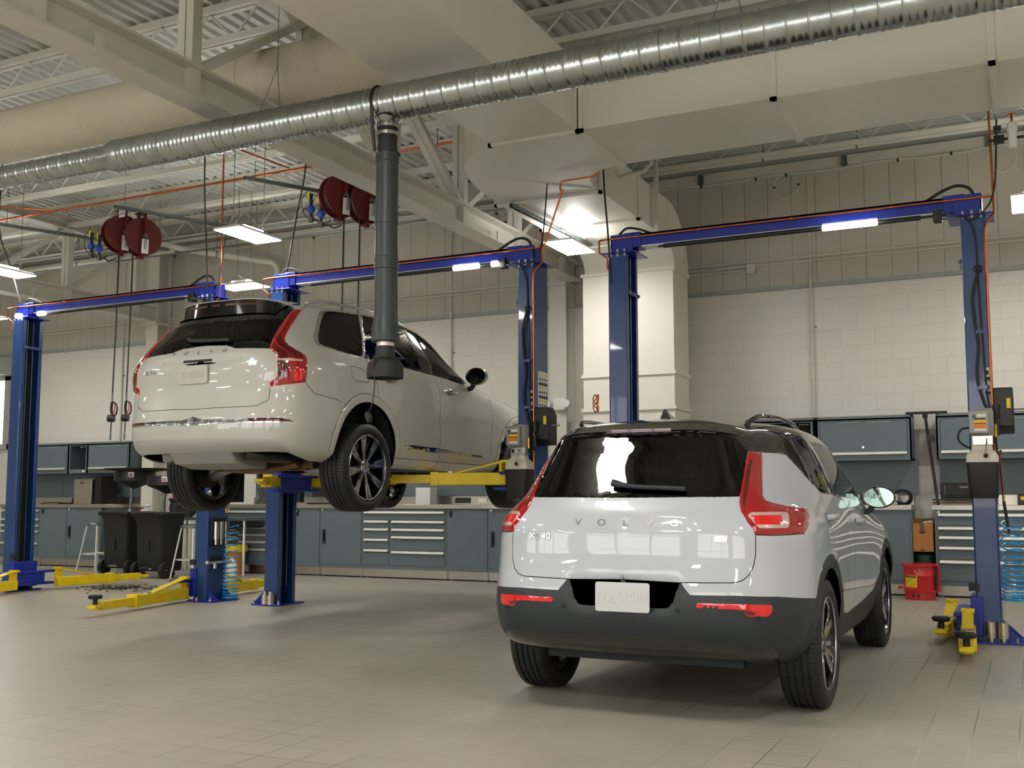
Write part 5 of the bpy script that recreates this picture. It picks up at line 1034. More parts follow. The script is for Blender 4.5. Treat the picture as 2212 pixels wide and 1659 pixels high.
FEAT40 = {
 'roof': [(0.0,7.85),(1.155,8.019),(3.138,7.981),(3.92,7.977),(4.427,7.97),(4.792,7.891),(6.483,7.541),(7.555,7.449),(8.708,6.901),(9.153,6.09),(9.9,7.2),(10.6,7.6),(13.0,8.5),(13.0,11.0),(0.0,11.0)],
 'windscreen': [(9.75,7.55),(9.65,8.6),(9.7,9.35),(10.3,9.7),(11.3,9.85),(13.0,9.85),(13.0,8.1),(11.5,7.95),(10.4,7.7)],
 'tailgate': [(0.0,6.005),(2.132,6.038),(2.071,5.77),(2.043,5.478),(2.119,5.086),(2.257,4.663),(2.277,4.619),(2.278,4.039),(2.241,3.714),(2.146,3.455),(2.031,3.306),(1.922,3.234),(1.817,3.207),(1.543,3.197),(1.266,3.187),(0.961,3.177),(0.0,3.225)],
 'rear_window': [(0.0,6.005),(2.132,6.038),(2.171,6.116),(2.406,6.736),(2.729,7.364),(3.115,7.96),(3.083,8.117),(2.958,8.388),(2.648,8.589),(2.14,8.671),(1.112,8.699),(0.0,8.737)],
 'spoiler': [(0.0,8.737),(1.112,8.699),(2.14,8.671),(2.648,8.589),(2.958,8.388),(3.083,8.117),(3.133,8.0),(3.849,7.993),(3.99,8.126),(4.205,8.815),(4.218,9.378),(4.455,9.8),(3.758,9.694),(2.826,9.315),(1.317,9.073),(0.698,9.137),(0.0,9.998)],
 'taillight': [(3.138,7.981),(3.454,7.996),(3.849,7.993),(3.814,7.797),(3.526,7.214),(3.225,6.485),(3.025,6.044),(3.02,5.876),(3.353,5.755),(3.78,5.632),(4.273,5.561),(4.543,5.528),(4.537,5.436),(4.274,5.103),(4.034,4.819),(3.824,4.673),(3.372,4.648),(2.825,4.645),(2.313,4.641),(2.258,4.668),(2.119,5.086),(2.043,5.478),(2.071,5.77),(2.171,6.116),(2.406,6.736),(2.729,7.364)],
 'lamp_white': [(2.164,5.278),(2.289,5.384),(2.785,5.387),(3.462,5.378),(3.483,5.309),(3.256,4.872),(3.184,4.837),(2.484,4.843),(2.374,4.858),(2.277,4.999)],
 'lamp_red_core': [(2.235,5.262),(3.133,5.263),(3.168,5.208),(3.068,4.99),(2.991,4.945),(2.301,4.954)],
 'lamp_groove': [(3.0,7.574),(3.174,7.616),(2.984,7.335),(2.685,6.846),(2.466,6.297),(2.253,5.77),(2.183,5.573),(2.114,5.606),(2.175,5.837),(2.327,6.297),(2.538,6.845),(2.75,7.263)],
 'bumper': [(0.0,3.225),(0.961,3.17),(1.019,3.002),(1.112,2.773),(1.841,2.797),(2.875,2.753),(4.349,2.538),(4.33,2.4),(4.9,2.0),(5.2,0.0),(0.0,0.0)],
 'valance': [(0.0,1.378),(1.231,1.352),(1.511,1.349),(2.162,1.34),(2.503,1.275),(2.701,1.182),(2.884,1.007),(2.979,0.797),(2.95,0.493),(3.05,0.0),(0.0,0.0)],
 'reflector': [(1.211,2.467),(1.247,2.501),(1.945,2.503),(2.622,2.479),(2.695,2.453),(2.708,2.284),(2.673,2.175),(2.591,2.091),(2.144,2.094),(2.097,2.118),(2.03,2.254),(1.922,2.318),(1.228,2.329),(1.207,2.366)],
 'reverse_dark': [(1.965,2.327),(2.099,2.293),(2.292,2.22),(2.266,2.165),(2.144,2.129),(2.052,2.218)],
 'arch_trim': [(6.388,0.868),(6.38,1.251),(6.363,1.591),(6.335,1.916),(6.298,2.244),(6.249,2.57),(6.185,2.871),(6.104,3.134),(6.008,3.355),(5.9,3.538),(5.783,3.681),(5.658,3.785),(5.528,3.848),(5.392,3.869),(5.253,3.848),(5.11,3.786),(4.967,3.683),(4.826,3.54),(4.688,3.358),(4.554,3.133),(4.423,2.859),(4.298,2.533),(4.189,2.175),(4.104,1.819),(4.032,1.465),(3.935,1.082),(3.691,0.597),(4.06,0.592),(4.234,1.006),(4.32,1.34),(4.385,1.642),(4.455,1.933),(4.542,2.223),(4.646,2.502),(4.757,2.752),(4.87,2.962),(4.983,3.128),(5.096,3.255),(5.211,3.345),(5.326,3.399),(5.441,3.417),(5.554,3.399),(5.664,3.344),(5.769,3.255),(5.866,3.129),(5.954,2.967),(6.031,2.768),(6.094,2.537),(6.146,2.282),(6.187,2.015),(6.22,1.747),(6.244,1.472),(6.26,1.18),(6.266,0.852)],
 'hole': [(6.266,0.852),(6.26,1.18),(6.244,1.472),(6.22,1.747),(6.187,2.015),(6.146,2.282),(6.094,2.537),(6.031,2.768),(5.954,2.967),(5.866,3.129),(5.769,3.255),(5.664,3.344),(5.554,3.399),(5.441,3.417),(5.326,3.399),(5.211,3.345),(5.096,3.255),(4.983,3.128),(4.87,2.962),(4.757,2.752),(4.646,2.502),(4.542,2.223),(4.455,1.933),(4.385,1.642),(4.32,1.34),(4.234,1.006),(4.06,0.592),(4.35,0.0),(6.4,0.0)],
 'arch_trim2': [(10.729,0.785),(10.705,1.189),(10.675,1.531),(10.638,1.856),(10.594,2.19),(10.544,2.533),(10.487,2.858),(10.422,3.14),(10.35,3.376),(10.271,3.572),(10.187,3.727),(10.098,3.838),(10.007,3.903),(9.915,3.918),(9.825,3.886),(9.738,3.809),(9.654,3.691),(9.574,3.537),(9.498,3.349),(9.427,3.129),(9.362,2.872),(9.306,2.579),(9.258,2.263),(9.22,1.943),(9.192,1.625),(9.175,1.293),(9.169,0.912),(9.288,0.899),(9.294,1.227),(9.308,1.513),(9.332,1.781),(9.363,2.042),(9.403,2.301),(9.451,2.547),(9.505,2.772),(9.565,2.965),(9.63,3.125),(9.699,3.251),(9.771,3.343),(9.845,3.401),(9.921,3.422),(9.996,3.406),(10.071,3.352),(10.143,3.261),(10.212,3.131),(10.277,2.962),(10.336,2.754),(10.39,2.51),(10.438,2.244),(10.48,1.972),(10.516,1.703),(10.546,1.428),(10.568,1.132),(10.584,0.787)],
 'hole2': [(10.584,0.787),(10.568,1.132),(10.546,1.428),(10.516,1.703),(10.48,1.972),(10.438,2.244),(10.39,2.51),(10.336,2.754),(10.277,2.962),(10.212,3.131),(10.143,3.261),(10.071,3.352),(9.996,3.406),(9.921,3.422),(9.845,3.401),(9.771,3.343),(9.699,3.251),(9.63,3.125),(9.565,2.965),(9.505,2.772),(9.451,2.547),(9.403,2.301),(9.363,2.042),(9.332,1.781),(9.308,1.513),(9.294,1.227),(9.288,0.899),(9.3,0.0),(10.9,0.0)],
 'sill': [(6.16,2.472),(6.383,2.102),(6.49,1.615),(6.779,1.468),(7.999,1.575),(8.835,1.736),(9.107,2.126),(9.3,2.3),(9.4,0.0),(6.3,0.0)],
 'bumper_front': [(10.5,0.0),(10.75,1.6),(11.3,2.0),(13.0,2.0),(13.0,0.0)],
 'dlo': [(4.947,8.934),(5.02,9.011),(5.327,9.091),(6.066,9.089),(6.209,8.957),(6.783,9.102),(7.374,9.14),(8.111,8.934),(8.32,8.7),(8.66,7.95),(8.8,7.0),(7.543,5.822),(6.619,5.997),(5.499,6.16),(5.35,6.51),(5.18,6.863),(5.039,7.239),(4.789,7.863),(4.814,8.252)],
 'quarter_glass': [(4.987,8.739),(5.171,8.793),(5.287,6.65),(5.192,6.897),(5.05,7.267),(4.823,7.868),(4.863,8.253)],
 'rear_door_glass': [(5.306,8.833),(5.578,8.815),(5.831,8.729),(5.884,6.198),(5.537,6.213),(5.394,6.556)],
 'front_door_glass': [(6.074,8.631),(6.852,8.65),(7.301,8.637),(7.877,8.467),(8.455,7.868),(8.604,6.964),(8.674,6.355),(7.176,5.91),(6.627,6.029),(6.162,6.139)],
 'headlight': [(10.5,4.6),(11.6,4.4),(11.7,5.4),(10.6,5.4)],
 'grille': [(12.1,2.6),(13.0,2.6),(13.0,4.9),(12.1,4.9)],
}
GAP40 = [
 [(2.276,4.612),(2.278,4.039),(2.241,3.714),(2.146,3.455),(2.031,3.306),(1.922,3.234),(1.817,3.207),(1.543,3.197),(1.266,3.187),(0.961,3.177),(0.0,3.225)],
 [(5.425,6.061),(5.464,5.608),(5.512,5.079),(5.683,4.576),(5.813,3.945)],
 [(6.49,1.615),(6.43,2.482),(6.258,3.474),(5.966,3.944)],
 [(6.097,6.16),(6.698,5.799),(7.242,4.57),(7.268,3.816),(7.336,3.075),(7.248,1.573)],
 [(9.028,2.128),(9.043,3.582),(8.985,4.99),(9.021,5.965)],
 [(2.265,4.647),(2.822,4.621),(3.855,4.652)],
]
NET90 = [
 [(0,-0.8025,0.43),(0.3625,-0.7962,0.4299),(0.6412,-0.7479,0.4318),(0.7699,-0.645,0.4199),(0.8396,-0.5164,0.41),(0.841,-0.2809,0.4),(0.8399,0.158,0.3901),(0.84,0.9034,0.3782),(0.84,1.599,0.3804),(0.8386,2.308,0.3762),(0.8546,2.962,0.4038),(0.7808,3.563,0.3997),(0.4075,3.699,0.4),(0,3.731,0.4)],
 [(0,-1.062,0.4956),(0.3632,-1.054,0.4955),(0.6308,-1.024,0.4971),(0.8447,-0.8993,0.485),(0.9389,-0.6943,0.4564),(0.9341,-0.3979,0.4464),(0.9344,0.1759,0.4363),(0.9207,0.9022,0.4245),(0.9229,1.599,0.4267),(0.9193,2.308,0.4229),(0.9495,2.952,0.4467),(0.8676,3.637,0.49),(0.4774,3.785,0.4849),(0,3.847,0.4851)],
 [(0,-1.104,0.6733),(0.3634,-1.095,0.6733),(0.6284,-1.063,0.6734),(0.8479,-0.9419,0.6754),(0.9583,-0.7291,0.6789),(0.9669,-0.4562,0.6826),(0.9758,0.1853,0.6692),(0.9456,0.9016,0.6557),(0.9497,1.599,0.6575),(0.9443,2.309,0.6555),(0.9886,2.948,0.6653),(0.9241,3.656,0.692),(0.526,3.829,0.6881),(0,3.885,0.6883)],
 [(0,-1.082,0.8145),(0.3634,-1.071,0.8145),(0.6291,-1.045,0.8145),(0.8381,-0.9355,0.8143),(0.9571,-0.7362,0.8141),(0.9591,-0.4466,0.8142),(0.9696,0.1861,0.8159),(0.9435,0.9014,0.8176),(0.9471,1.599,0.8177),(0.9422,2.308,0.8174),(0.9824,2.949,0.8171),(0.9181,3.639,0.8171),(0.5194,3.812,0.8185),(0,3.867,0.8187)],
 [(0,-1.028,0.9998),(0.3633,-1.026,0.9998),(0.629,-1.004,0.9998),(0.8416,-0.9104,0.9998),(0.9425,-0.7503,0.9999),(0.9493,-0.4444,0.9999),(0.9627,0.1858,0.9998),(0.9556,0.9011,0.9997),(0.9574,1.598,1.001),(0.9573,2.305,1.007),(0.976,2.952,1),(0.8947,3.626,0.9786),(0.5235,3.806,0.969),(0,3.86,0.9709)],
 [(0,-1.044,1.188),(0.364,-1.042,1.188),(0.6376,-1.016,1.188),(0.836,-0.9427,1.188),(0.9481,-0.7872,1.187),(0.9519,-0.4445,1.184),(0.959,0.1852,1.185),(0.953,0.9017,1.189),(0.9524,1.612,1.178),(0.947,2.348,1.16),(0.9266,3.007,1.121),(0.8352,3.52,1.058),(0.5403,3.696,1.037),(0,3.767,1.042)],
 [(0,-0.9955,1.316),(0.3704,-0.9938,1.316),(0.586,-0.9667,1.316),(0.7728,-0.9005,1.317),(0.8864,-0.7417,1.313),(0.9094,-0.4257,1.347),(0.9255,0.1807,1.338),(0.9263,0.9082,1.318),(0.9206,1.573,1.31),(0.9069,1.989,1.281),(0.8402,2.813,1.166),(0.7573,3.287,1.126),(0.4907,3.514,1.11),(0,3.607,1.103)],
 [(0,-0.9251,1.437),(0.3814,-0.914,1.437),(0.5465,-0.8866,1.437),(0.7006,-0.8204,1.437),(0.7901,-0.6353,1.436),(0.857,-0.3704,1.442),(0.8841,0.1722,1.435),(0.9011,0.9271,1.427),(0.9028,1.551,1.405),(0.893,1.936,1.284),(0.6959,2.475,1.178),(0.5704,2.687,1.201),(0.3368,2.748,1.213),(0,2.803,1.222)],
 [(0,-0.7958,1.581),(0.3559,-0.7847,1.582),(0.4898,-0.7662,1.583),(0.6103,-0.7064,1.585),(0.6882,-0.539,1.585),(0.7947,-0.3014,1.582),(0.8312,0.1675,1.581),(0.8454,0.8666,1.581),(0.8463,1.375,1.536),(0.8399,1.594,1.428),(0.7384,1.808,1.281),(0.6081,1.978,1.236),(0.3642,2.082,1.237),(0,2.127,1.238)],
 [(0,-0.7299,1.722),(0.3712,-0.7193,1.714),(0.469,-0.6926,1.71),(0.5646,-0.6209,1.696),(0.6358,-0.4788,1.696),(0.7142,-0.2554,1.708),(0.7604,0.1585,1.728),(0.7664,0.9113,1.733),(0.7624,1.302,1.693),(0.7535,1.496,1.597),(0.6437,1.594,1.51),(0.5389,1.69,1.454),(0.317,1.759,1.432),(0,1.794,1.427)],
 [(0,-0.6181,1.781),(0.3501,-0.608,1.78),(0.4375,-0.5851,1.768),(0.4973,-0.5041,1.757),(0.5635,-0.4017,1.756),(0.6517,-0.1381,1.768),(0.6977,0.1566,1.795),(0.7093,0.8291,1.797),(0.6782,1.064,1.762),(0.6619,1.202,1.709),(0.5957,1.283,1.683),(0.4924,1.352,1.674),(0.2478,1.404,1.665),(0,1.406,1.659)],
 [(0,-0.3569,1.808),(0,-0.348,1.809),(0,-0.3082,1.814),(0,-0.2117,1.823),(0,-0.07767,1.828),(0,0.03425,1.831),(0,0.2092,1.832),(0,0.4319,1.829),(0,0.5645,1.831),(0,0.6715,1.837),(0,0.7465,1.841),(0,0.7869,1.841),(0,0.8259,1.84),(0,0.8519,1.837)],
]
FEAT90 = {
 'windscreen': [(9.75,7.55),(9.65,8.6),(9.7,9.35),(10.3,9.7),(11.3,9.85),(13.0,9.85),(13.0,8.1),(11.5,7.95),(10.4,7.7)],
 'tailgate': [(0.0,6.282),(0.427,6.238),(0.662,6.195),(0.967,5.995),(2.309,5.879),(2.5,5.601),(2.565,5.444),(2.564,5.027),(2.556,4.672),(2.525,4.374),(2.436,4.269),(2.282,4.141),(2.277,3.958),(2.28,3.795),(2.291,3.496),(2.247,3.342),(2.056,3.227),(1.924,3.109),(1.521,3.092),(0.716,3.091),(0.0,3.05)],
 'rear_window': [(0.0,6.379),(0.413,6.314),(0.617,6.295),(0.769,6.176),(0.962,6.025),(2.309,5.897),(2.283,5.854),(2.39,6.56),(2.661,7.429),(2.971,8.035),(2.932,7.968),(1.104,8.021),(0.241,8.028),(0.0,8.139)],
 'spoiler': [(0.0,8.139),(0.241,8.028),(1.104,8.021),(2.932,7.968),(3.163,8.597),(3.355,8.955),(3.15,9.406),(2.75,9.62),(2.4,9.8),(1.6,9.9),(0.8,9.95),(0.0,9.95)],
 'taillight': [(3.443,9.024),(3.727,8.91),(3.593,8.453),(3.356,7.832),(3.119,7.289),(2.978,6.843),(2.937,6.616),(2.962,6.436),(3.095,6.129),(3.384,5.847),(3.619,5.643),(3.744,5.511),(3.777,5.334),(3.765,5.025),(3.715,4.581),(3.665,4.361),(3.628,4.174),(2.998,4.065),(2.55,3.995),(2.277,3.958),(2.282,4.141),(2.436,4.269),(2.525,4.374),(2.556,4.672),(2.564,5.027),(2.565,5.444),(2.5,5.601),(2.283,5.854),(2.39,6.56),(2.661,7.429),(2.965,8.104),(3.248,8.799),(3.34,8.982)],
 'lamp_grid': [(2.457,6.289),(2.727,5.935),(2.937,5.646),(3.025,5.491),(2.978,4.969),(2.927,4.43),(2.84,4.297),(2.568,4.229),(2.591,4.672),(2.611,5.027),(2.614,5.444),(2.563,5.64),(2.384,5.894)],
 'lamp_white': [(2.636,5.226),(3.028,5.251),(3.576,5.204),(3.566,5.108),(3.015,5.114),(2.629,5.131)],
 'lamp_bright': [(3.304,4.745),(3.434,4.797),(3.514,4.703),(3.479,4.242),(3.167,4.188),(3.166,4.41)],
 'lamp_dark': [(2.755,6.831),(2.969,6.209),(3.373,5.718),(3.591,5.619),(3.586,5.311),(3.083,5.307),(3.031,5.57),(2.706,6.066),(2.542,6.558),(3.081,7.798),(3.173,7.852)],
 'chrome_strip': [(0.0,2.671),(0.276,2.492),(1.024,2.494),(1.601,2.491),(1.693,2.335),(1.032,2.331),(0.529,2.309),(0.0,2.308)],
 'chrome_line': [(0.0,2.308),(0.529,2.309),(1.694,2.317),(2.838,2.293),(3.227,2.241),(3.226,2.207),(2.838,2.254),(1.695,2.263),(0.53,2.26),(0.0,2.191)],
 'reflector': [(1.63,2.49),(2.418,2.498),(2.838,2.484),(3.039,2.409),(3.183,2.291),(2.923,2.317),(1.708,2.334)],
 'skid': [(0.0,1.556),(0.51,1.564),(1.145,1.575),(1.836,1.566),(2.251,1.557),(2.461,1.489),(2.63,1.333),(2.756,1.123),(2.806,0.863),(2.71,0.728),(2.125,0.718),(1.26,0.693),(0.258,0.71),(0.0,0.675)],
 'hole0': [(0.0,0.675),(0.258,0.71),(1.26,0.693),(2.125,0.718),(2.71,0.728),(2.929,0.478),(3.181,0.12),(3.267,0.0),(3.651,0.0),(4.0,0.0),(0.0,0.0)],
 'arch_ring': [(6.491,1.09),(6.483,1.451),(6.466,1.764),(6.437,2.076),(6.399,2.407),(6.351,2.74),(6.293,3.048),(6.227,3.313),(6.153,3.536),(6.072,3.721),(5.985,3.865),(5.892,3.97),(5.796,4.033),(5.695,4.054),(5.593,4.033),(5.488,3.971),(5.383,3.867),(5.278,3.723),(5.175,3.539),(5.074,3.314),(4.978,3.043),(4.889,2.715),(4.805,2.353),(4.723,2.003),(4.642,1.682),(4.558,1.352),(4.436,0.942),(4.673,0.959),(4.759,1.312),(4.825,1.598),(4.889,1.868),(4.955,2.148),(5.023,2.444),(5.095,2.733),(5.172,2.987),(5.254,3.196),(5.34,3.363),(5.428,3.492),(5.518,3.584),(5.607,3.639),(5.696,3.658),(5.782,3.639),(5.866,3.583),(5.946,3.491),(6.022,3.362),(6.093,3.196),(6.157,2.993),(6.215,2.753),(6.265,2.485),(6.307,2.207),(6.34,1.936),(6.365,1.674),(6.38,1.4),(6.386,1.083)],
 'hole': [(6.386,1.083),(6.38,1.4),(6.365,1.674),(6.34,1.936),(6.307,2.207),(6.265,2.485),(6.215,2.753),(6.157,2.993),(6.093,3.196),(6.022,3.362),(5.946,3.491),(5.866,3.583),(5.782,3.639),(5.696,3.658),(5.607,3.639),(5.518,3.584),(5.428,3.492),(5.34,3.363),(5.254,3.196),(5.172,2.987),(5.095,2.733),(5.023,2.444),(4.955,2.148),(4.889,1.868),(4.825,1.598),(4.759,1.312),(4.673,0.959),(4.1,0.0),(6.5,0.0)],
 'arch_ring2': [(10.971,0.793),(10.923,1.245),(10.883,1.608),(10.839,1.955),(10.789,2.325),(10.733,2.703),(10.667,3.046),(10.593,3.335),(10.512,3.582),(10.425,3.792),(10.332,3.96),(10.234,4.082),(10.134,4.15),(10.033,4.161),(9.933,4.119),(9.837,4.028),(9.746,3.898),(9.659,3.732),(9.577,3.534),(9.501,3.306),(9.432,3.045),(9.371,2.745),(9.321,2.419),(9.28,2.091),(9.251,1.778),(9.233,1.462),(9.226,1.097),(9.337,1.086),(9.343,1.408),(9.358,1.686),(9.384,1.951),(9.419,2.222),(9.463,2.496),(9.515,2.758),(9.575,2.992),(9.642,3.192),(9.715,3.359),(9.792,3.493),(9.872,3.594),(9.955,3.658),(10.039,3.684),(10.124,3.669),(10.207,3.613),(10.289,3.516),(10.367,3.38),(10.441,3.204),(10.509,2.988),(10.57,2.726),(10.625,2.428),(10.672,2.12),(10.713,1.822),(10.748,1.527),(10.778,1.209),(10.81,0.815)],
 'hole2': [(10.81,0.815),(10.778,1.209),(10.748,1.527),(10.713,1.822),(10.672,2.12),(10.625,2.428),(10.57,2.726),(10.509,2.988),(10.441,3.204),(10.367,3.38),(10.289,3.516),(10.207,3.613),(10.124,3.669),(10.039,3.684),(9.955,3.658),(9.872,3.594),(9.792,3.493),(9.715,3.359),(9.642,3.192),(9.575,2.992),(9.515,2.758),(9.463,2.496),(9.419,2.222),(9.384,1.951),(9.358,1.686),(9.343,1.408),(9.337,1.086),(9.3,0.0),(10.9,0.0)],
 'dlo': [(6.005,9.538),(6.496,9.598),(7.066,9.634),(7.404,9.562),(7.631,9.321),(8.2,8.9),(8.5,8.2),(8.5,7.2),(8.628,5.811),(8.206,5.693),(7.306,5.803),(6.985,5.84),(6.435,5.839),(5.657,5.898)],
 'quarter_frame': [(5.028,9.794),(5.987,9.49),(5.652,5.889),(5.56,5.853),(4.513,6.134),(4.267,6.313),(4.16,6.619),(4.188,7.079),(4.338,7.925),(4.535,8.908),(4.715,9.42)],
 'quarter_glass': [(4.866,9.171),(5.07,9.212),(5.883,9.303),(5.772,8.137),(5.657,6.49),(5.623,6.098),(5.569,5.977),(5.093,6.031),(4.524,6.307),(4.38,6.443),(4.328,6.688),(4.378,7.253),(4.553,8.221),(4.71,8.866)],
 'rear_door_glass': [(5.986,9.283),(6.472,9.417),(6.97,9.343),(7.068,9.116),(6.977,5.906),(6.441,5.93),(5.715,5.993),(5.712,6.533),(5.844,8.176)],
 'front_door_glass': [(7.321,9.095),(7.55,9.12),(8.05,8.72),(8.36,8.1),(8.4,7.2),(8.53,5.93),(8.226,5.767),(7.324,5.875),(7.348,8.206)],
 'sill_chrome': [(6.578,1.622),(6.589,1.698),(6.652,1.765),(7.522,1.744),(7.514,1.733),(8.42,1.58),(8.734,1.567),(8.897,1.418),(8.431,1.439),(7.525,1.555),(7.536,1.518),(6.633,1.567)],
 'sill_badge': [(8.44,1.576),(8.789,1.549),(8.808,1.446),(8.459,1.466)],
 'fuel_door': [(5.25,5.182),(5.289,5.249),(5.384,5.267),(5.519,5.224),(5.605,5.128),(5.663,4.924),(5.698,4.708),(5.683,4.596),(5.363,4.551),(5.307,4.708)],
 'headlight': [(10.5,4.6),(11.6,4.4),(11.7,5.4),(10.6,5.4)],
 'grille': [(12.1,2.0),(13.0,2.0),(13.0,4.9),(12.1,4.9)],
}
GAP90 = [
 [(2.277,3.958),(2.28,3.795),(2.291,3.496),(2.247,3.342),(2.056,3.227),(1.924,3.109),(1.521,3.092),(0.716,3.091),(0.0,3.05)],
 [(5.656,5.885),(5.754,5.448),(5.86,4.908),(5.913,4.426),(5.922,3.88)],
 [(7.317,5.782),(7.383,5.458),(7.444,5.001),(7.469,4.453),(7.501,3.443),(7.479,3.436),(7.518,2.41),(7.525,1.379),(7.51,0.868)],
 [(9.033,5.12),(9.013,4.426),(9.012,4.354),(9.063,3.809),(9.056,2.799),(9.02,1.38)],
 [(3.627,4.161),(3.782,3.952),(3.951,3.73),(4.232,3.68),(4.836,3.574),(5.02,3.47)],
 [(6.364,1.071),(7.023,1.09),(7.678,1.043),(7.823,1.027),(9.015,0.986)],
 [(6.49,1.204),(6.48,1.537),(6.46,1.839),(6.43,2.148),(6.39,2.474),(6.341,2.798),(6.283,3.092),(6.218,3.345),(6.144,3.559),(6.065,3.735),(5.979,3.874),(5.888,3.973),(5.793,4.034),(5.695,4.054),(5.595,4.034),(5.493,3.974),(5.39,3.875),(5.288,3.737),(5.186,3.561),(5.087,3.347),(4.993,3.088),(4.904,2.777),(4.821,2.426),(4.741,2.078),(4.662,1.759),(4.581,1.444),(4.481,1.079)],
 [(10.955,0.941),(10.913,1.346),(10.872,1.692),(10.828,2.035),(10.779,2.401),(10.722,2.767),(10.656,3.094),(10.583,3.37),(10.502,3.607),(10.417,3.808),(10.326,3.97),(10.23,4.086),(10.131,4.151),(10.033,4.161),(9.935,4.12),(9.842,4.033),(9.752,3.907),(9.667,3.748),(9.586,3.558),(9.511,3.338),(9.442,3.088),(9.381,2.801),(9.33,2.485),(9.288,2.163),(9.257,1.853),(9.237,1.548),(9.227,1.212)],
 [(5.25,5.182),(5.289,5.249),(5.384,5.267),(5.519,5.224),(5.605,5.128),(5.663,4.924),(5.698,4.708),(5.683,4.596),(5.363,4.551),(5.307,4.708),(5.25,5.182)],
 [(3.46,9.028),(3.743,8.95),(3.945,9.547),(4.1,9.8)],
]
# ------------------------------------------------------------------ cars: free-form body surface (bicubic B-spline patch over the right half) cut along its real shut lines
class Skin:
    def __init__(s, P):
        P = np.array(P, float); s.M, s.K, _ = P.shape; m = np.array([-1, 1, 1.])
        Q = np.concatenate([(2*P[0]-P[1])[None], P, (P[-2]*m)[None]], 0)
        s.E = np.concatenate([(Q[:, 1]*m)[:, None], Q, (Q[:, -2]*m)[:, None]], 1)
        U, V = np.meshgrid(np.linspace(0, s.K-1, (s.K-1)*8+1), np.linspace(0, s.M-1, (s.M-1)*8+1)); s.gu, s.gv = U.ravel(), V.ravel(); s.gp = s.S(s.gu, s.gv)[0]
    @staticmethod
    def B(t): return np.array([(1-t)**3/6, (3*t**3-6*t**2+4)/6, (-3*t**3+3*t**2+3*t+1)/6, t**3/6])
    @staticmethod
    def dB(t): return np.array([-(1-t)**2/2, (9*t**2-12*t)/6, (-9*t**2+6*t+3)/6, t**2/2])
    def S(s, u, v):
        u = np.atleast_1d(np.asarray(u, float)); v = np.atleast_1d(np.asarray(v, float))
        i = np.clip(np.floor(u).astype(int), 0, s.K-2); j = np.clip(np.floor(v).astype(int), 0, s.M-2)
        bu, bv, du, dv = s.B(u-i), s.B(v-j), s.dB(u-i), s.dB(v-j)
        p = np.zeros((len(u), 3)); pu = p.copy(); pv = p.copy()
        for a in range(4):
            for b in range(4):
                c = s.E[j+b, i+a]; p += (bu[a]*bv[b])[:, None]*c; pu += (du[a]*bv[b])[:, None]*c; pv += (bu[a]*dv[b])[:, None]*c
        return p, pu, pv
    def normal(s, u, v):
        p, pu, pv = s.S(u, v); n = np.cross(pu, pv); l = np.linalg.norm(n, axis=1, keepdims=True); bad = l[:, 0] < 1e-7
        n = n/np.maximum(l, 1e-9); n[bad] = (0, 0, 1); return p, n
    def at(s, a, z, axis, ur):
        """surface point and normal where the axis coordinate is a at height z"""
        ok = (s.gu >= ur[0]) & (s.gu <= ur[1]); k = (np.hypot(s.gp[:, axis]-a, s.gp[:, 2]-z)+np.where(ok, 0, 1e6)).argmin(); u, v = s.gu[k], s.gv[k]
        for _ in range(15):
            p, pu, pv = s.S(u, v); J = np.array([[pu[0, axis], pv[0, axis]], [pu[0, 2], pv[0, 2]]]); r = np.array([a-p[0, axis], z-p[0, 2]])
            try: st = np.clip(np.linalg.solve(J, r), -.4, .4)
            except np.linalg.LinAlgError: break
            u = float(np.clip(u+st[0], 0, s.K-1)); v = float(np.clip(v+st[1], 0, s.M-1))
        p, n = s.normal(u, v); return Vector(p[0]), Vector(n[0])
    def rear(s, x, z):
        p, n = s.at(abs(x), z, 0, (0, 3.4))
        if x < 0: p.x = -p.x; n.x = -n.x
        return p, n
    def side(s, y, z, ur=(3.6, 11.)): return s.at(y, z, 1, ur)

def dens(poly, du=.07, dv=.14, closed=True):
    out = []; n = len(poly)
    for i in range(n if closed else n-1):
        a, b = poly[i], poly[(i+1) % n]; k = max(1, int(math.ceil(max(abs(b[0]-a[0])/du, abs(b[1]-a[1])/dv))))
        for t in range(k): out.append((a[0]+(b[0]-a[0])*t/k, a[1]+(b[1]-a[1])*t/k))
    if not closed: out.append(poly[-1])
    return out

def strip_poly(sk, line, half):
    L = dens(line, .05, .1, False); A, Bp = [], []
    for i, (u, v) in enumerate(L):
        a, b = L[max(i-1, 0)], L[min(i+1, len(L)-1)]
        p, pu, pv = sk.S(u, v); pu, pv = pu[0], pv[0]
        t = pu*(b[0]-a[0])+pv*(b[1]-a[1]); n = np.cross(pu, pv); q = np.cross(n, t); q = q/max(np.linalg.norm(q), 1e-9)*half
        G = np.array([[pu@pu, pu@pv], [pu@pv, pv@pv]]); d = np.linalg.lstsq(G, np.array([q@pu, q@pv]), rcond=None)[0]
        A.append((u+d[0], v+d[1])); Bp.append((u-d[0], v-d[1]))
    return A+Bp[::-1]

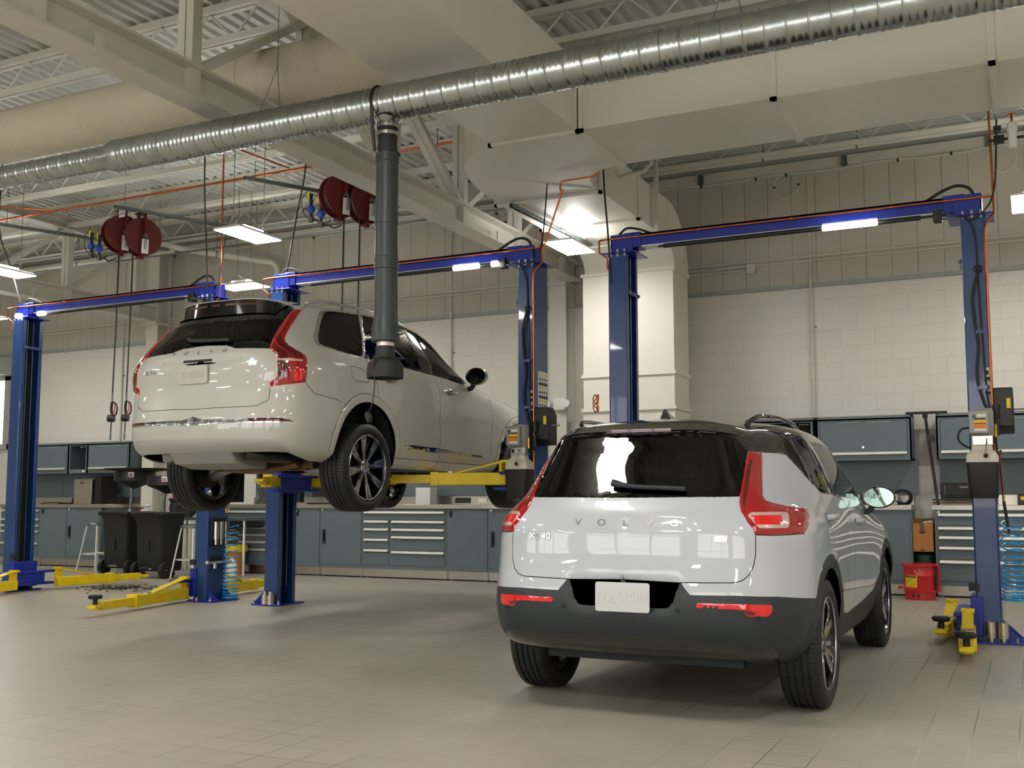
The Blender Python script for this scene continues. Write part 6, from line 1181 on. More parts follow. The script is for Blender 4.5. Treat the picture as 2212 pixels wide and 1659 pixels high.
def car_skin(root, P, feats, gaps, parts, names, disp, order, split=(), glass=(), gapw=.0023):
    """cut the half surface into regions, mirror it and link each region as a part of the car"""
    sk = Skin(P); UM, VM = sk.K-1, sk.M-1
    clampf = lambda pl: [(min(max(u, 0), UM), min(max(v, 0), VM)) for u, v in pl]
    polys = [(k, dens(clampf(feats[k]))) for k in order]+[('gap', clampf(strip_poly(sk, g, gapw))) for g in gaps]
    V, Eg, Fc = [], [], []
    for k, pl in polys:
        b = len(V); V += pl; n = len(pl); Eg += [(b+i, b+(i+1) % n) for i in range(n)]; Fc.append(list(range(b, b+n)))
    for u in np.arange(0, UM+1e-6, .1):
        for v in np.arange(0, VM+1e-6, .2): V.append((float(u), float(v)))
    SCU = 3.0
    r = delaunay_2d_cdt([Vector((u*SCU, v)) for u, v in V], Eg, [], 0, 1e-5, False)
    vs = np.array([(p.x/SCU, p.y) for p in r[0]]); tris = r[2]
    vs[:, 0] = np.clip(vs[:, 0], 0, UM); vs[:, 1] = np.clip(vs[:, 1], 0, VM)
    co, no = sk.normal(vs[:, 0], vs[:, 1])
    uvc = vs
    from_inside = np.zeros(len(co))
    pld = dict(polys)
    def inside(poly, pts):
        x, y = pts[:, 0], pts[:, 1]; c = np.zeros(len(pts), bool); n = len(poly)
        for i in range(n):
            x1, y1 = poly[i]; x2, y2 = poly[(i+1) % n]
            if y1 == y2: continue
            c ^= ((y1 > y) != (y2 > y)) & (x < (x2-x1)*(y-y1)/(y2-y1)+x1)
        return c
    T0 = np.array([list(t)[:3] for t in tris]); cen = vs[T0].mean(1)
    lab = np.array(['body']*len(T0), dtype=object)
    for k, pl in polys:
        m_ = inside(pl, cen)
        if k == 'gap': m_ &= np.array([not str(q).startswith('hole') for q in lab])
        if k.startswith('hole'): lab[m_] = 'hole'
        else: lab[m_] = k
    for k, pl in polys:
        if k.startswith('hole'): lab[inside(pl, cen)] = 'hole'
    moved = np.zeros(len(co), bool); D = np.zeros(len(co))
    for poly, depth, ramp in disp:
        pl = dens(clampf(feats[poly] if isinstance(poly, str) else poly), .05, .08)
        ins = inside(pl, vs)
        edge = np.array([e for e in pl if e[0] > .004]); ep = sk.S(edge[:, 0], edge[:, 1])[0]
        ii = np.where(ins)[0]
        if not len(ii): continue
        dd = np.sqrt(((co[ii][:, None]-ep[None])**2).sum(2)).min(1); t = np.clip(dd/ramp, 0, 1); t = t*t*(3-2*t)
        D[ii] += depth*t; moved[ii] |= True
    base = co.copy(); co = co+no*D[:, None]
    # normals: exact on the smooth skin, from the mesh where a feature is pushed in or out
    T = np.array([t if len(t) == 3 else t[:3] for t in tris])
    fn = np.cross(co[T[:, 1]]-co[T[:, 0]], co[T[:, 2]]-co[T[:, 0]]); vn = np.zeros_like(co)
    flip = np.einsum('ij,ij->i', fn, no[T[:, 0]]) < 0
    T[flip] = T[flip][:, ::-1]; fn[flip] *= -1
    for k in range(3): np.add.at(vn, T[:, k], fn)
    l = np.linalg.norm(vn, axis=1, keepdims=True); vn = vn/np.maximum(l, 1e-12)
    near = np.zeros(len(co), bool); mt = moved[T].any(1); near[T[mt].ravel()] = True
    no2 = np.where(near[:, None], vn, no)
    # split the painted skin into panels along the shut lines
    if split:
        bi = np.where(np.isin(lab, ['body']))[0]; em = {}
        for f in bi:
            for a, b in ((0, 1), (1, 2), (2, 0)): em.setdefault(tuple(sorted((T[f, a], T[f, b]))), []).append(f)
        nb = {f: [] for f in bi}
        for fs in em.values():
            if len(fs) == 2: nb[fs[0]].append(fs[1]); nb[fs[1]].append(fs[0])
        seen = set()
        for f0 in bi:
            if f0 in seen: continue
            st = [f0]; comp = []; seen.add(f0)
            while st:
                f = st.pop(); comp.append(f)
                for g in nb[f]:
                    if g not in seen: seen.add(g); st.append(g)
            if len(comp) < 8: continue
            c = base[T[comp].ravel()].mean(0)
            ar = np.linalg.norm(fn[comp], axis=1).sum()/2
            for nm, (y0, y1, z0, z1, amax) in split.items():
                if y0 < c[1] < y1 and z0 < c[2] < z1 and ar < amax: lab[comp] = nm; break
    lib = {}
    def link(name, label, halves, matr):
        vv, ff, nn = [], [], []
        idx = np.where(lab == label)[0] if isinstance(label, str) else label
        used = np.unique(T[idx]); mp = -np.ones(len(co), int); mp[used] = np.arange(len(used)); t = mp[T[idx]]
        for sgn in halves:
            o = len(vv); m = np.array([sgn, 1, 1.]); vv += list(co[used]*m); nn += list(no2[used]*m)
            ff += [tuple(int(o+q) for q in (x if sgn > 0 else x[::-1])) for x in t]
        if not ff: return None
        vv = np.array(vv); nn = np.array(nn)
        if len(halves) == 2:     # weld the seam on the centre line
            key = {}; rem = []
            for i, p in enumerate(vv):
                if abs(p[0]) < 1e-5:
                    k = (round(p[1], 5), round(p[2], 5))
                    if k in key: rem.append(key[k]); nn[key[k]] = nn[key[k]]+nn[i]; continue
                    key[k] = i
                rem.append(i)
            uq = sorted(set(rem)); nm_ = {q: i for i, q in enumerate(uq)}
            ff = [tuple(nm_[rem[q]] for q in f) for f in ff]; ff = [f for f in ff if len(set(f)) == 3]
            vv = vv[uq]; nn = nn[uq]
        nn = nn/np.maximum(np.linalg.norm(nn, axis=1, keepdims=True), 1e-9)
        me = bpy.data.meshes.new(name); me.from_pydata([tuple(p) for p in vv], [], ff); me.update()
        me.materials.append(M[matr]); me.shade_smooth()
        me.normals_split_custom_set_from_vertices([tuple(n) for n in nn])
        o = bpy.data.objects.new(name, me); COL.objects.link(o); o.parent = root
        return o
    done = []
    for label in [k for k in names if (lab == k).any()]:
        name, matr, pair, par = names[label]
        for halves in (((1,), (-1,)) if pair else ((1, -1),)):
            o = link(name, label, halves, matr)
            if o is None: continue
            if par:
                ps = lib.get(par); o.parent = ps[0 if (not pair or halves[0] > 0 or len(ps) == 1) else 1] if ps else root
            lib.setdefault(label, []).append(o)
    # dark inner shell behind the shut lines, open at glass and wheel arches
    keep = np.where(~np.isin(lab, list(glass)+['hole']))[0]
    off = base-no*.014; ic = co; co = off
    no2 = -no2
    sh = link('inner_shell', keep, (1, -1), 'cab_dark')
    co = ic
    return sk

def on_skin(p, n, up=Vector((0, 0, 1))):
    """frame whose Z is the outward normal and Y points up the panel"""
    n = n.normalized(); x = up.cross(n).normalized(); y = n.cross(x).normalized()
    return Matrix((x, y, n)).transposed()

def wheel(root, cx, cy, cz, side, R, W, rim, style, name='wheel'):
    """tyre and alloy; side +1 = right"""
    t = bpy.data.objects.new(name, None); COL.objects.link(t); t.parent = root; t.location = (cx, cy, cz); t.empty_display_size = .1
    h = W/2; pr = []
    tread = []
    gro = [-.062, -.022, .022, .062] if W > .26 else [-.055, -.019, .019, .055]
    xs = [-h+.028]
    for g in gro: xs += [g-.0075, g-.0055, g+.0055, g+.0075]
    xs.append(h-.028)
    for i, x in enumerate(xs):
        k = (i-1) % 4; r = R-.0035*(x/h)**2
        if 0 < i < len(xs)-1 and k in (1, 2): r -= .008
        tread.append((r, x))
    prof = [(rim+.004, -h+.03), (rim+.012, -h+.018), (rim+.03, -h+.006), ((R+rim)/2, -h), (R-.035, -h+.006), (R-.012, -h+.016)]+tread+[(R-.012, h-.016), (R-.035, h-.006), ((R+rim)/2, h), (rim+.03, h-.006), (rim+.014, h-.014), (rim+.010, h-.016), (rim+.004, h-.03)]
    MB().lathe(prof, (0, 0, 0), (1, 0, 0), n=96).build('tyre', 'tyre', t, local=True, angle=50)
    s = side; xf = s*(h-.022)
    MB().lathe([(rim+.006, s*(h-.014)), (rim-.004, s*(h-.014)), (rim-.008, s*(h-.02)), (rim-.012, s*(h-.05)), (rim-.03, s*.0), (rim-.03, -s*(h-.02)), (rim+.004, -s*(h-.03))], (0, 0, 0), (1, 0, 0), n=72).build('rim_barrel', 'rim_dark', t, local=True)
    MB().lathe([(rim+.006, s*(h-.0135)), (rim-.0, s*(h-.010)), (rim-.006, s*(h-.013)), (rim-.0065, s*(h-.017))], (0, 0, 0), (1, 0, 0), n=96).build('rim_lip', 'rim_cut', t, local=True)
    def sp(mb, a, r0, r1, w0, w1, x0, x1, th, off=0., skew=0.):
        """one bar of a spoke from radius r0 to r1, face at x0..x1"""
        d = Vector((0, cos(a), sin(a))); q = Vector((0, -sin(a), cos(a))); vs = []
        for r, w, x, sk_ in ((r0, w0, x0, 0), (r1, w1, x1, skew)):
            for e in (-1, 1): vs.append(d*r+q*(e*w/2+off*(r/r1)+sk_)+Vector((x, 0, 0)))
            for e in (1, -1): vs.append(d*r+q*(e*w/2*1.1+off*(r/r1)+sk_)+Vector((x-s*th, 0, 0)))
        mb.mesh(vs, [(0, 1, 2, 3), (7, 6, 5, 4), (0, 4, 5, 1), (1, 5, 6, 2), (2, 6, 7, 3), (3, 7, 4, 0)])
    dark, cut = MB(), MB()
    hubx = s*(h-.045); lipx = s*(h-.028)
    if style == 'fins':
        for k in range(8):
            a = 2*pi*(k+.22)/8
            sp(dark, a, .05, rim-.012, .05, .088, hubx-s*.004, lipx-s*.004, .03)
            for o in (-.027, 0, .027): sp(cut, a, .055 if o == 0 else .13, rim-.008, .012, .0155, hubx+s*.002, lipx+s*.002, .012, off=o)
    else:
        for k in range(5):
            a = 2*pi*k/5+.5
            sp(dark, a, .05, rim-.012, .055, .12, hubx-s*.003, lipx-s*.004, .03, skew=.02)
            sp(cut, a-.02, .05, rim-.008, .038, .05, hubx+s*.002, lipx+s*.003, .014, off=-.028, skew=.02)
            sp(cut, a+.10, .06, rim-.008, .014, .022, hubx+s*.002, lipx+s*.001, .012, off=.03, skew=.02)
    dark.lathe([(0, hubx-s*.02), (.075, hubx-s*.02), (.075, hubx-s*.002), (.06, hubx)], (0, 0, 0), (1, 0, 0), n=32)
    dark.build('spoke_back', 'rim_dark', t, local=True); cut.lathe([(.04, hubx-s*.002), (.066, hubx+s*.001), (.06, hubx+s*.004), (.034, hubx+s*.006), (.03, hubx+s*.004), (0, hubx+s*.004)], (0, 0, 0), (1, 0, 0), n=32).build('spoke_face', 'rim_cut', t, local=True, bevel=.0015, seg=1)
    nb = MB()
    for k in range(5):
        a = 2*pi*k/5+.2; nb.cyl((hubx-s*.01, .052*cos(a), .052*sin(a)), (hubx+s*.007, .052*cos(a), .052*sin(a)), .011, n=10)
    nb.build('wheel_bolt', 'ink', t, local=True)
    MB().cyl((hubx, 0, 0), (hubx+s*.009, 0, 0), .03, n=24).build('hub_cap', 'rim_cut', t, local=True)
    MB().cyl((-s*.02, 0, 0), (-s*.045, 0, 0), .165, n=40).build('brake_disc', 'brake', t, local=True)
    return t

def plate(root, c, R3, w, h, txt, letter_mat='plate', size=.07):
    p = MB(); pts = []
    for sx, sy, a0 in ((1, 1, 0), (-1, 1, 90), (-1, -1, 180), (1, -1, 270)):
        for k in range(5): a = radians(a0+22.5*k); pts.append((sx*(w/2-.014)+.014*cos(a), sy*(h/2-.014)+.014*sin(a)))
    p.prism(pts, 0, .004, 'XY'); p.prism([(x*.965, y*.93) for x, y in pts], .004, .0046, 'XY')
    p.bm.transform(Matrix.Translation(c) @ R3.to_4x4()); o = p.build('number_plate', 'plate', root, local=True, bevel=.0012)
    lettering('embossed_number', txt, size, 'plate_letter', o, R3, Vector(c)+R3 @ Vector((0, -.004, .0046)), .0028, 1.0, .82)
    return o

def paint(name, rgb, rough=.3):
    m = mat(name, rgb, rough, 0, 0, coat=1.0); m.node_tree.nodes['Principled BSDF'].inputs['Coat Roughness'].default_value = .02; return m
M['paint_grey'] = paint('pale grey car paint', (184, 189, 196)); M['paint_white'] = paint('warm pearl white car paint', (186, 184, 175))
M['gloss_black'] = mat('gloss black car trim', (5, 7, 9), .06, coat=1.0); M['satin_black'] = mat('charcoal bumper plastic', (40, 46, 50), .5, 0, .03, 60, .04, 400)
M['lamp_red'] = mat('red lamp lens', (150, 4, 12), .08, coat=1.0, emit=(255, 10, 16), estr=.03); M['lamp_deep'] = mat('dark red lamp', (84, 4, 10), .12, coat=1.0); M['lamp_bright'] = mat('bright red reflector', (214, 14, 16), .1, coat=1.0, emit=(255, 20, 20), estr=.06)
M['lamp_clear'] = mat('clear lamp band', (214, 190, 184), .15, .3, coat=1.0)
M['rear_glass'] = glassmat('dark tinted rear glass', (.055, .075, .07)); M['side_glass'] = glassmat('tinted side glass', (.10, .13, .125)); M['clear_glass'] = glassmat('lightly tinted glass', (.62, .68, .66))
M['tyre'] = mat('tyre rubber', (22, 25, 25), .55, 0, .08, 30); M['rim_dark'] = mat('black alloy', (10, 11, 12), .25, .3, coat=.5); M['rim_cut'] = mat('diamond cut alloy', (205, 207, 210), .16, 1.); M['brake'] = mat('brake steel', (90, 86, 82), .4, 1.)
M['plate'] = mat('blank plate metal', (202, 205, 205), .25, .0, coat=.6); M['plate_letter'] = mat('embossed plate letters', (206, 209, 209), .22, 0, coat=.6)
M['plate_body'] = paint('plate in warm white', (190, 188, 179)); M['cabin'] = mat('dark cabin fabric', (30, 32, 32), .8); M['cabin_light'] = mat('light cabin lining', (150, 144, 132), .8)
M['skid_silver'] = mat('silver skid paint', (190, 188, 184), .35, .5, coat=.5); M['under'] = mat('underbody panel', (150, 148, 142), .5); M['cast_alu'] = mat('cast suspension arm', (140, 138, 132), .5, .6); M['rust'] = mat('brown exhaust shield', (110, 88, 66), .5, .5, .2, 8)
M['lamp_orange'] = mat('amber lens', (200, 100, 40), .15, coat=1.)
# tyre tread: fine cross sipes as bump
_nt = M['tyre'].node_tree; _tc = _nt.nodes.new('ShaderNodeTexCoord'); _sx = _nt.nodes.new('ShaderNodeSeparateXYZ'); _nt.links.new(_tc.outputs['Object'], _sx.inputs[0])
_at = _nt.nodes.new('ShaderNodeMath'); _at.operation = 'ARCTAN2'; _nt.links.new(_sx.outputs['Y'], _at.inputs[0]); _nt.links.new(_sx.outputs['Z'], _at.inputs[1])
_k = _nt.nodes.new('ShaderNodeMath'); _k.operation = 'MULTIPLY_ADD'; _k.inputs[1].default_value = 86; _nt.links.new(_at.outputs[0], _k.inputs[0])
_x2 = _nt.nodes.new('ShaderNodeMath'); _x2.operation = 'MULTIPLY'; _x2.inputs[1].default_value = 26; _nt.links.new(_sx.outputs['X'], _x2.inputs[0]); _nt.links.new(_x2.outputs[0], _k.inputs[2])
_sn = _nt.nodes.new('ShaderNodeMath'); _sn.operation = 'SINE'; _nt.links.new(_k.outputs[0], _sn.inputs[0])
_mr = _nt.nodes.new('ShaderNodeMapRange'); _mr.inputs[1].default_value = .86; _mr.inputs[2].default_value = 1.; _nt.links.new(_sn.outputs[0], _mr.inputs[0])
_ax = _nt.nodes.new('ShaderNodeVectorMath'); _ax.operation = 'LENGTH'; _cy = _nt.nodes.new('ShaderNodeCombineXYZ'); _nt.links.new(_sx.outputs['Y'], _cy.inputs[0]); _nt.links.new(_sx.outputs['Z'], _cy.inputs[1]); _nt.links.new(_cy.outputs[0], _ax.inputs[0])
_gt = _nt.nodes.new('ShaderNodeMath'); _gt.operation = 'GREATER_THAN'; _gt.inputs[1].default_value = .338; _nt.links.new(_ax.outputs['Value'], _gt.inputs[0])
_mu = _nt.nodes.new('ShaderNodeMath'); _mu.operation = 'MULTIPLY'; _nt.links.new(_mr.outputs[0], _mu.inputs[0]); _nt.links.new(_gt.outputs[0], _mu.inputs[1])
_bp = _nt.nodes.new('ShaderNodeBump'); _bp.invert = True; _bp.inputs['Strength'].default_value = .8; _bp.inputs['Distance'].default_value = .006; _nt.links.new(_mu.outputs[0], _bp.inputs['Height']); _nt.links.new(_bp.outputs[0], _nt.nodes['Principled BSDF'].inputs['Normal'])

def cabin(root, zf, y_rear, y_front, y_dash, wid, zs):
    """seats and lining seen through the glass; zs = hip height"""
    c = MB().box(-wid, wid, y_rear-.25, y_dash+.6, zf, zf+.04).build('cabin_floor', 'cabin', root, local=True)
    s = MB().box(-wid+.12, wid-.12, y_rear, y_rear+.5, zs-.18, zs).prism([(y_rear-.04, zs-.1), (y_rear+.1, zs-.1), (y_rear-.02, zs+.5), (y_rear-.14, zs+.5)], -wid+.12, wid-.12, 'YZ').build('rear_seat', 'cabin', root, local=True, bevel=.03)
    for x in (-.42, 0, .42): MB().box(x-.13, x+.13, y_rear-.16, y_rear-.05, zs+.5, zs+.68 if x else zs+.6).build('headrest', 'cabin', s, local=True, bevel=.035)
    for x in (-.38, .38):
        f = MB().box(x-.24, x+.24, y_front, y_front+.5, zs-.15, zs+.03).prism([(y_front-.03, zs-.1), (y_front+.12, zs-.1), (y_front-.03, zs+.52), (y_front-.15, zs+.52)], x-.24, x+.24, 'YZ').build('front_seat', 'cabin', root, local=True, bevel=.035)
        MB().box(x-.13, x+.13, y_front-.16, y_front-.06, zs+.53, zs+.72).build('headrest', 'cabin', f, local=True, bevel=.035)
    MB().box(-wid+.08, wid-.08, y_dash, y_dash+.5, zs+.05, zs+.30).build('dashboard', 'cabin', root, local=True, bevel=.04)
    MB().lathe([(.165, -.014), (.185, 0), (.165, .014)], (-.38, y_dash-.12, zs+.25), (0, -1, .35), n=28, close=True).build('steering_wheel', 'cabin', root, local=True)

# ------------------------------------------------------------------ the pale grey car on the floor
g = thing('car', 'pale grey compact SUV with a black roof parked on the tiles, seen from behind', 'car', (-1.967, 6.1374, 0), None, .006)
order = ['roof', 'windscreen', 'tailgate', 'bumper', 'bumper_front', 'valance', 'rear_window', 'spoiler', 'taillight', 'lamp_groove', 'lamp_white', 'lamp_red_core', 'reflector', 'reverse_dark', 'sill', 'arch_trim', 'arch_trim2', 'dlo', 'quarter_glass', 'rear_door_glass', 'front_door_glass', 'headlight', 'grille', 'hole', 'hole2']
nm = {'body': ('body_shell', 'paint_grey', False, None), 'rear_door': ('rear_door', 'paint_grey', True, None), 'front_door': ('front_door', 'paint_grey', True, None), 'roof': ('roof_panel', 'gloss_black', False, None), 'windscreen': ('windscreen', 'clear_glass', False, None), 'tailgate': ('tailgate', 'paint_grey', False, None),
 'bumper': ('rear_bumper', 'satin_black', False, None), 'bumper_front': ('front_bumper', 'satin_black', False, None), 'valance': ('valance', 'gloss_black', False, 'bumper'), 'rear_window': ('rear_window', 'rear_glass', False, 'tailgate'), 'spoiler': ('roof_spoiler', 'gloss_black', False, None),
 'taillight': ('taillight', 'lamp_red', True, None), 'lamp_groove': ('led_strip', 'lamp_deep', True, 'taillight'), 'lamp_white': ('reverse_lens', 'lamp_clear', True, 'taillight'), 'lamp_red_core': ('brake_lens', 'lamp_bright', True, 'taillight'), 'reflector': ('bumper_reflector', 'lamp_bright', True, 'bumper'), 'reverse_dark': ('reflector_core', 'lamp_deep', True, 'bumper'),
 'sill': ('sill_trim', 'satin_black', True, None), 'arch_trim': ('rear_arch_trim', 'satin_black', True, None), 'arch_trim2': ('front_arch_trim', 'satin_black', True, None), 'dlo': ('window_frame', 'gloss_black', True, None), 'quarter_glass': ('quarter_window', 'side_glass', True, None), 'rear_door_glass': ('rear_door_window', 'side_glass', True, None), 'front_door_glass': ('front_door_window', 'clear_glass', True, None),
 'headlight': ('headlight', 'lamp_clear', True, None), 'grille': ('grille', 'gloss_black', False, None)}
def rp(sk, pts): return [sk_uv(sk, x, z) for x, z in pts]
def sk_uv(sk, x, z):
    ok = sk.gu <= 3.6; k = (np.hypot(sk.gp[:, 0]-x, sk.gp[:, 2]-z)+np.where(ok, 0, 1e6)).argmin(); u, v = sk.gu[k], sk.gv[k]
    for _ in range(12):
        p, pu, pv = sk.S(u, v); J = np.array([[pu[0, 0], pv[0, 0]], [pu[0, 2], pv[0, 2]]]); st = np.clip(np.linalg.solve(J, np.array([x-p[0, 0], z-p[0, 2]])), -.4, .4); u = float(np.clip(u+st[0], 0, 12)); v = float(np.clip(v+st[1], 0, 11))
    return (u, v)
_s = Skin(NET40)
recess = rp(_s, [(0, .76), (.34, .752), (.28, .60), (.24, .575), (0, .572)])
emb = rp(_s, [(0, 1.062), (.43, 1.062), (.34, 1.005), (0, 1.0)])
disp40 = [(recess, -.035, .05), (emb, -.012, .035), ('taillight', .010, .02), ('lamp_white', .003, .01), ('arch_trim', .012, .02), ('arch_trim2', .012, .02), ('reflector', .004, .008), ('quarter_glass', -.004, .004), ('rear_door_glass', -.004, .004), ('front_door_glass', -.004, .004), ('rear_window', -.003, .006)]
sk = car_skin(g, NET40, FEAT40, GAP40, None, nm, disp40, order, split={'rear_door': (.3, .98, .6, 1.1, 1.5), 'front_door': (.98, 2.1, .6, 1.1, 1.5)}, glass=('windscreen', 'rear_window', 'quarter_glass', 'rear_door_glass', 'front_door_glass'))
for sx in (-1, 1):
    wheel(g, sx*.803, 0, .355, sx, .357, .238, .252, 'turbine'); wheel(g, sx*.80, 2.702, .355, sx, .357, .235, .252, 'turbine')
MB().box(-.56, .56, -.55, 3.3, .27, .42).box(-.78, .78, .5, 2.2, .27, .40).build('underbody', 'cab_dark', g, local=True)
m = MB()
for sx in (-1, 1):
    for yc in (0, 2.702):
        m.lathe([(.425, .55), (.43, .60), (.425, .88)], (0, yc, .355), (sx, 0, 0), n=48); m.box(min(sx*.54, sx*.57), max(sx*.54, sx*.57), yc-.45, yc+.45, .2, .82)
bmesh.ops.bisect_plane(m.bm, geom=m.bm.verts[:]+m.bm.edges[:]+m.bm.faces[:], plane_co=(0, 0, .40), plane_no=(0, 0, -1), clear_outer=True)
m.build('wheel_well', 'cab_dark', g, local=True)
cabin(g, .42, .25, 1.02, 1.62, .72, .78)
# rear details
p, n = sk.rear(.010, .648); p = p+Vector((0, -.012+.035-.028, 0)); plate(g, p+Vector((0, -.01, 0)), on_skin(p, Vector((0, -1, .03))), .30, .152, 'NX61483', size=.088)
for i, ch in enumerate('VOLVO'):
    x = -.272+.136*i; p, n = sk.rear(x, 1.033); R3 = on_skin(p, n); lettering('tailgate_letter', ch, .052, 'chrome', g, R3, p-n*.012+n*.004, .004, sx=1.25)
for i, (ch, x) in enumerate(zip('XC40', (-.545, -.515, -.472, -.443))): p, n = sk.rear(x, .955); lettering('badge_letter', ch, .046, 'chrome', g, on_skin(p, n), p+n*.003, .003, sx=1.1)
p, n = sk.rear(.515, .953); R3 = on_skin(p, n); b = MB(); b.prism([(-.033, -.017), (.033, -.017), (.037, .017), (-.027, .017)], 0, .004, 'XY'); b.bm.transform(Matrix.Translation(p) @ R3.to_4x4()); b = b.build('recharge_badge', 'alu', g, local=True, bevel=.001)
lettering('badge_text', 'RECHARGE', .009, 'motor', b, R3, p+R3 @ Vector((.0, -.01, .004)), .0004); lettering('badge_text', 'P8', .012, 'motor', b, R3, p+R3 @ Vector((.018, .009, .004)), .0004)
# wiper
pts = []
for x, z in ((-.10, 1.235), (-.04, 1.222), (.05, 1.213), (.2, 1.206), (.31, 1.2)): p, n = sk.rear(x, z); pts.append(p+n*.022)
wv = MB().tube(pts, .012, 10, 5, rads=[.02]*3+[.019, .017, .015, .014, .014, .013, .013]+[.013]*14).build('rear_wiper', 'satin_black', g, local=True)
# spoiler lip standing off the glass
lip, low = [], []
for k in range(25):
    f = k/24; x = -.60+1.2*f; p, n = sk.rear(max(min(x, .57), -.57), 1.548-.05*abs(x/.6)**4); lip.append(p+Vector((0, -.055*(1-abs(x/.62)**6), -.012))); low.append(p+Vector((0, .03, -.055)))
m = MB()
for a, b in zip(range(24), range(1, 25)):
    p0, n0 = sk.rear(max(min(-.60+1.2*a/24, .57), -.57), 1.572-.05*abs((-.6+1.2*a/24)/.6)**4); p1, n1 = sk.rear(max(min(-.60+1.2*b/24, .57), -.57), 1.572-.05*abs((-.6+1.2*b/24)/.6)**4)
    m.mesh([p0, p1, lip[b], lip[a], low[b], low[a]], [(0, 1, 2, 3), (3, 2, 4, 5)])
bmesh.ops.remove_doubles(m.bm, verts=m.bm.verts, dist=.0004)
m.build('spoiler_lip', 'gloss_black', g, local=True, angle=50)
m = MB()
for k in range(13):
    x = -.19+.38*k/12
    if k: p0, _ = sk.rear(-.19+.38*(k-1)/12, 1.537); p1, _ = sk.rear(x, 1.537); m.bar(p0+Vector((0, -.035, -.0)), p1+Vector((0, -.035, 0)), .012, .016)
m.build('high_brake_light', 'lamp_deep', g, local=True)
# shark fin, roof rails
p = Vector((0, -.04, 1.633)); MB().mesh([p+Vector(v) for v in ((-.035, -.03, 0), (.035, -.03, 0), (.03, .16, .004), (-.03, .16, .004), (-.008, -.035, .062), (.008, -.035, .062), (.004, .06, .035), (-.004, .06, .035))], [(0, 1, 5, 4), (1, 2, 6, 5), (2, 3, 7, 6), (3, 0, 4, 7), (4, 5, 6, 7), (3, 2, 1, 0)]).build('antenna_fin', 'gloss_black', g, local=True, bevel=.006)
for sx in (-1, 1):
    pts = [(sx*.50, -.13, 1.575), (sx*.535, -.09, 1.618), (sx*.56, .05, 1.642), (sx*.585, .4, 1.65), (sx*.59, .75, 1.638), (sx*.585, 1.0, 1.605), (sx*.58, 1.12, 1.568)]
    MB().tube(pts, .013, 10, 6).build('roof_rail', 'gloss_black', g, local=True)
    for y, z in ((.107, 1.049), (1.243, 1.008)):
        p, n = sk.side(y, z); p = Vector((p.x*sx, p.y, p.z)); nn = Vector((sx, 0, 0))
        h_ = MB().tube([p+Vector((sx*.0, -.1, .002)), p+Vector((sx*.03, -.075, .006)), p+Vector((sx*.04, 0, .006)), p+Vector((sx*.034, .07, .002)), p+Vector((sx*.0, .1, 0))], .016, 12, 5).build('door_handle', 'paint_grey', g, local=True)
    # mirror
    c = Vector((sx*1.01, 1.62, 1.165))
    mm = MB(); mm.sphere(c, .1, (1.15, .62, .78), 22); bmesh.ops.bisect_plane(mm.bm, geom=mm.bm.verts[:]+mm.bm.edges[:]+mm.bm.faces[:], plane_co=c+Vector((0, -.02, 0)), plane_no=(0, -1, 0), clear_outer=True)
    mi = mm.build('door_mirror', 'gloss_black', g, local=True)
    MB().tube([c+Vector((-sx*.04, 0, -.06)), c+Vector((-sx*.08, .01, -.10)), c+Vector((-sx*.14, .02, -.1))], .02, 10, 4).build('mirror_arm', 'satin_black', mi, local=True)
    ml = MB(); ml.prism([(c.x+sx*.1*cos(2*pi*i/24)*1.02, c.z+.1*sin(2*pi*i/24)*.68) for i in range(24)], c.y-.022, c.y-.026, 'XZ'); ml.build('mirror_glass', 'mirror_face', mi, local=True) if 'mirror_face' in M else ml.build('mirror_glass', mat('mirror face', (120, 140, 130), .03, 1.), mi, local=True)
m = MB()
for x, z in ((.30, .588), (-.33, .588), (.70, .56), (-.70, .56)):
    p, n = sk.rear(x, z); m.cyl(p-n*.004, p+n*.0015, .014, n=18)
m.build('parking_sensor', 'rubber', g, local=True)
p, n = sk.rear(.47, .585); R3 = on_skin(p, n); b = MB(); b.prism([(-.038, -.034), (.038, -.034), (.038, .034), (-.038, .034)], -.002, .0012, 'XY'); b.bm.transform(Matrix.Translation(p) @ R3.to_4x4()); b.build('tow_cover', 'satin_black', g, local=True, bevel=.001)
p, n = sk.side(.10, 1.395, (4, 6)); 
pq, nq = sk.side(-.17, 1.412, (3.8, 5.6)); lettering('edition_mark', 'Recharge', .022, 'motor', g, on_skin(pq, nq), pq+nq*.002, .0005)

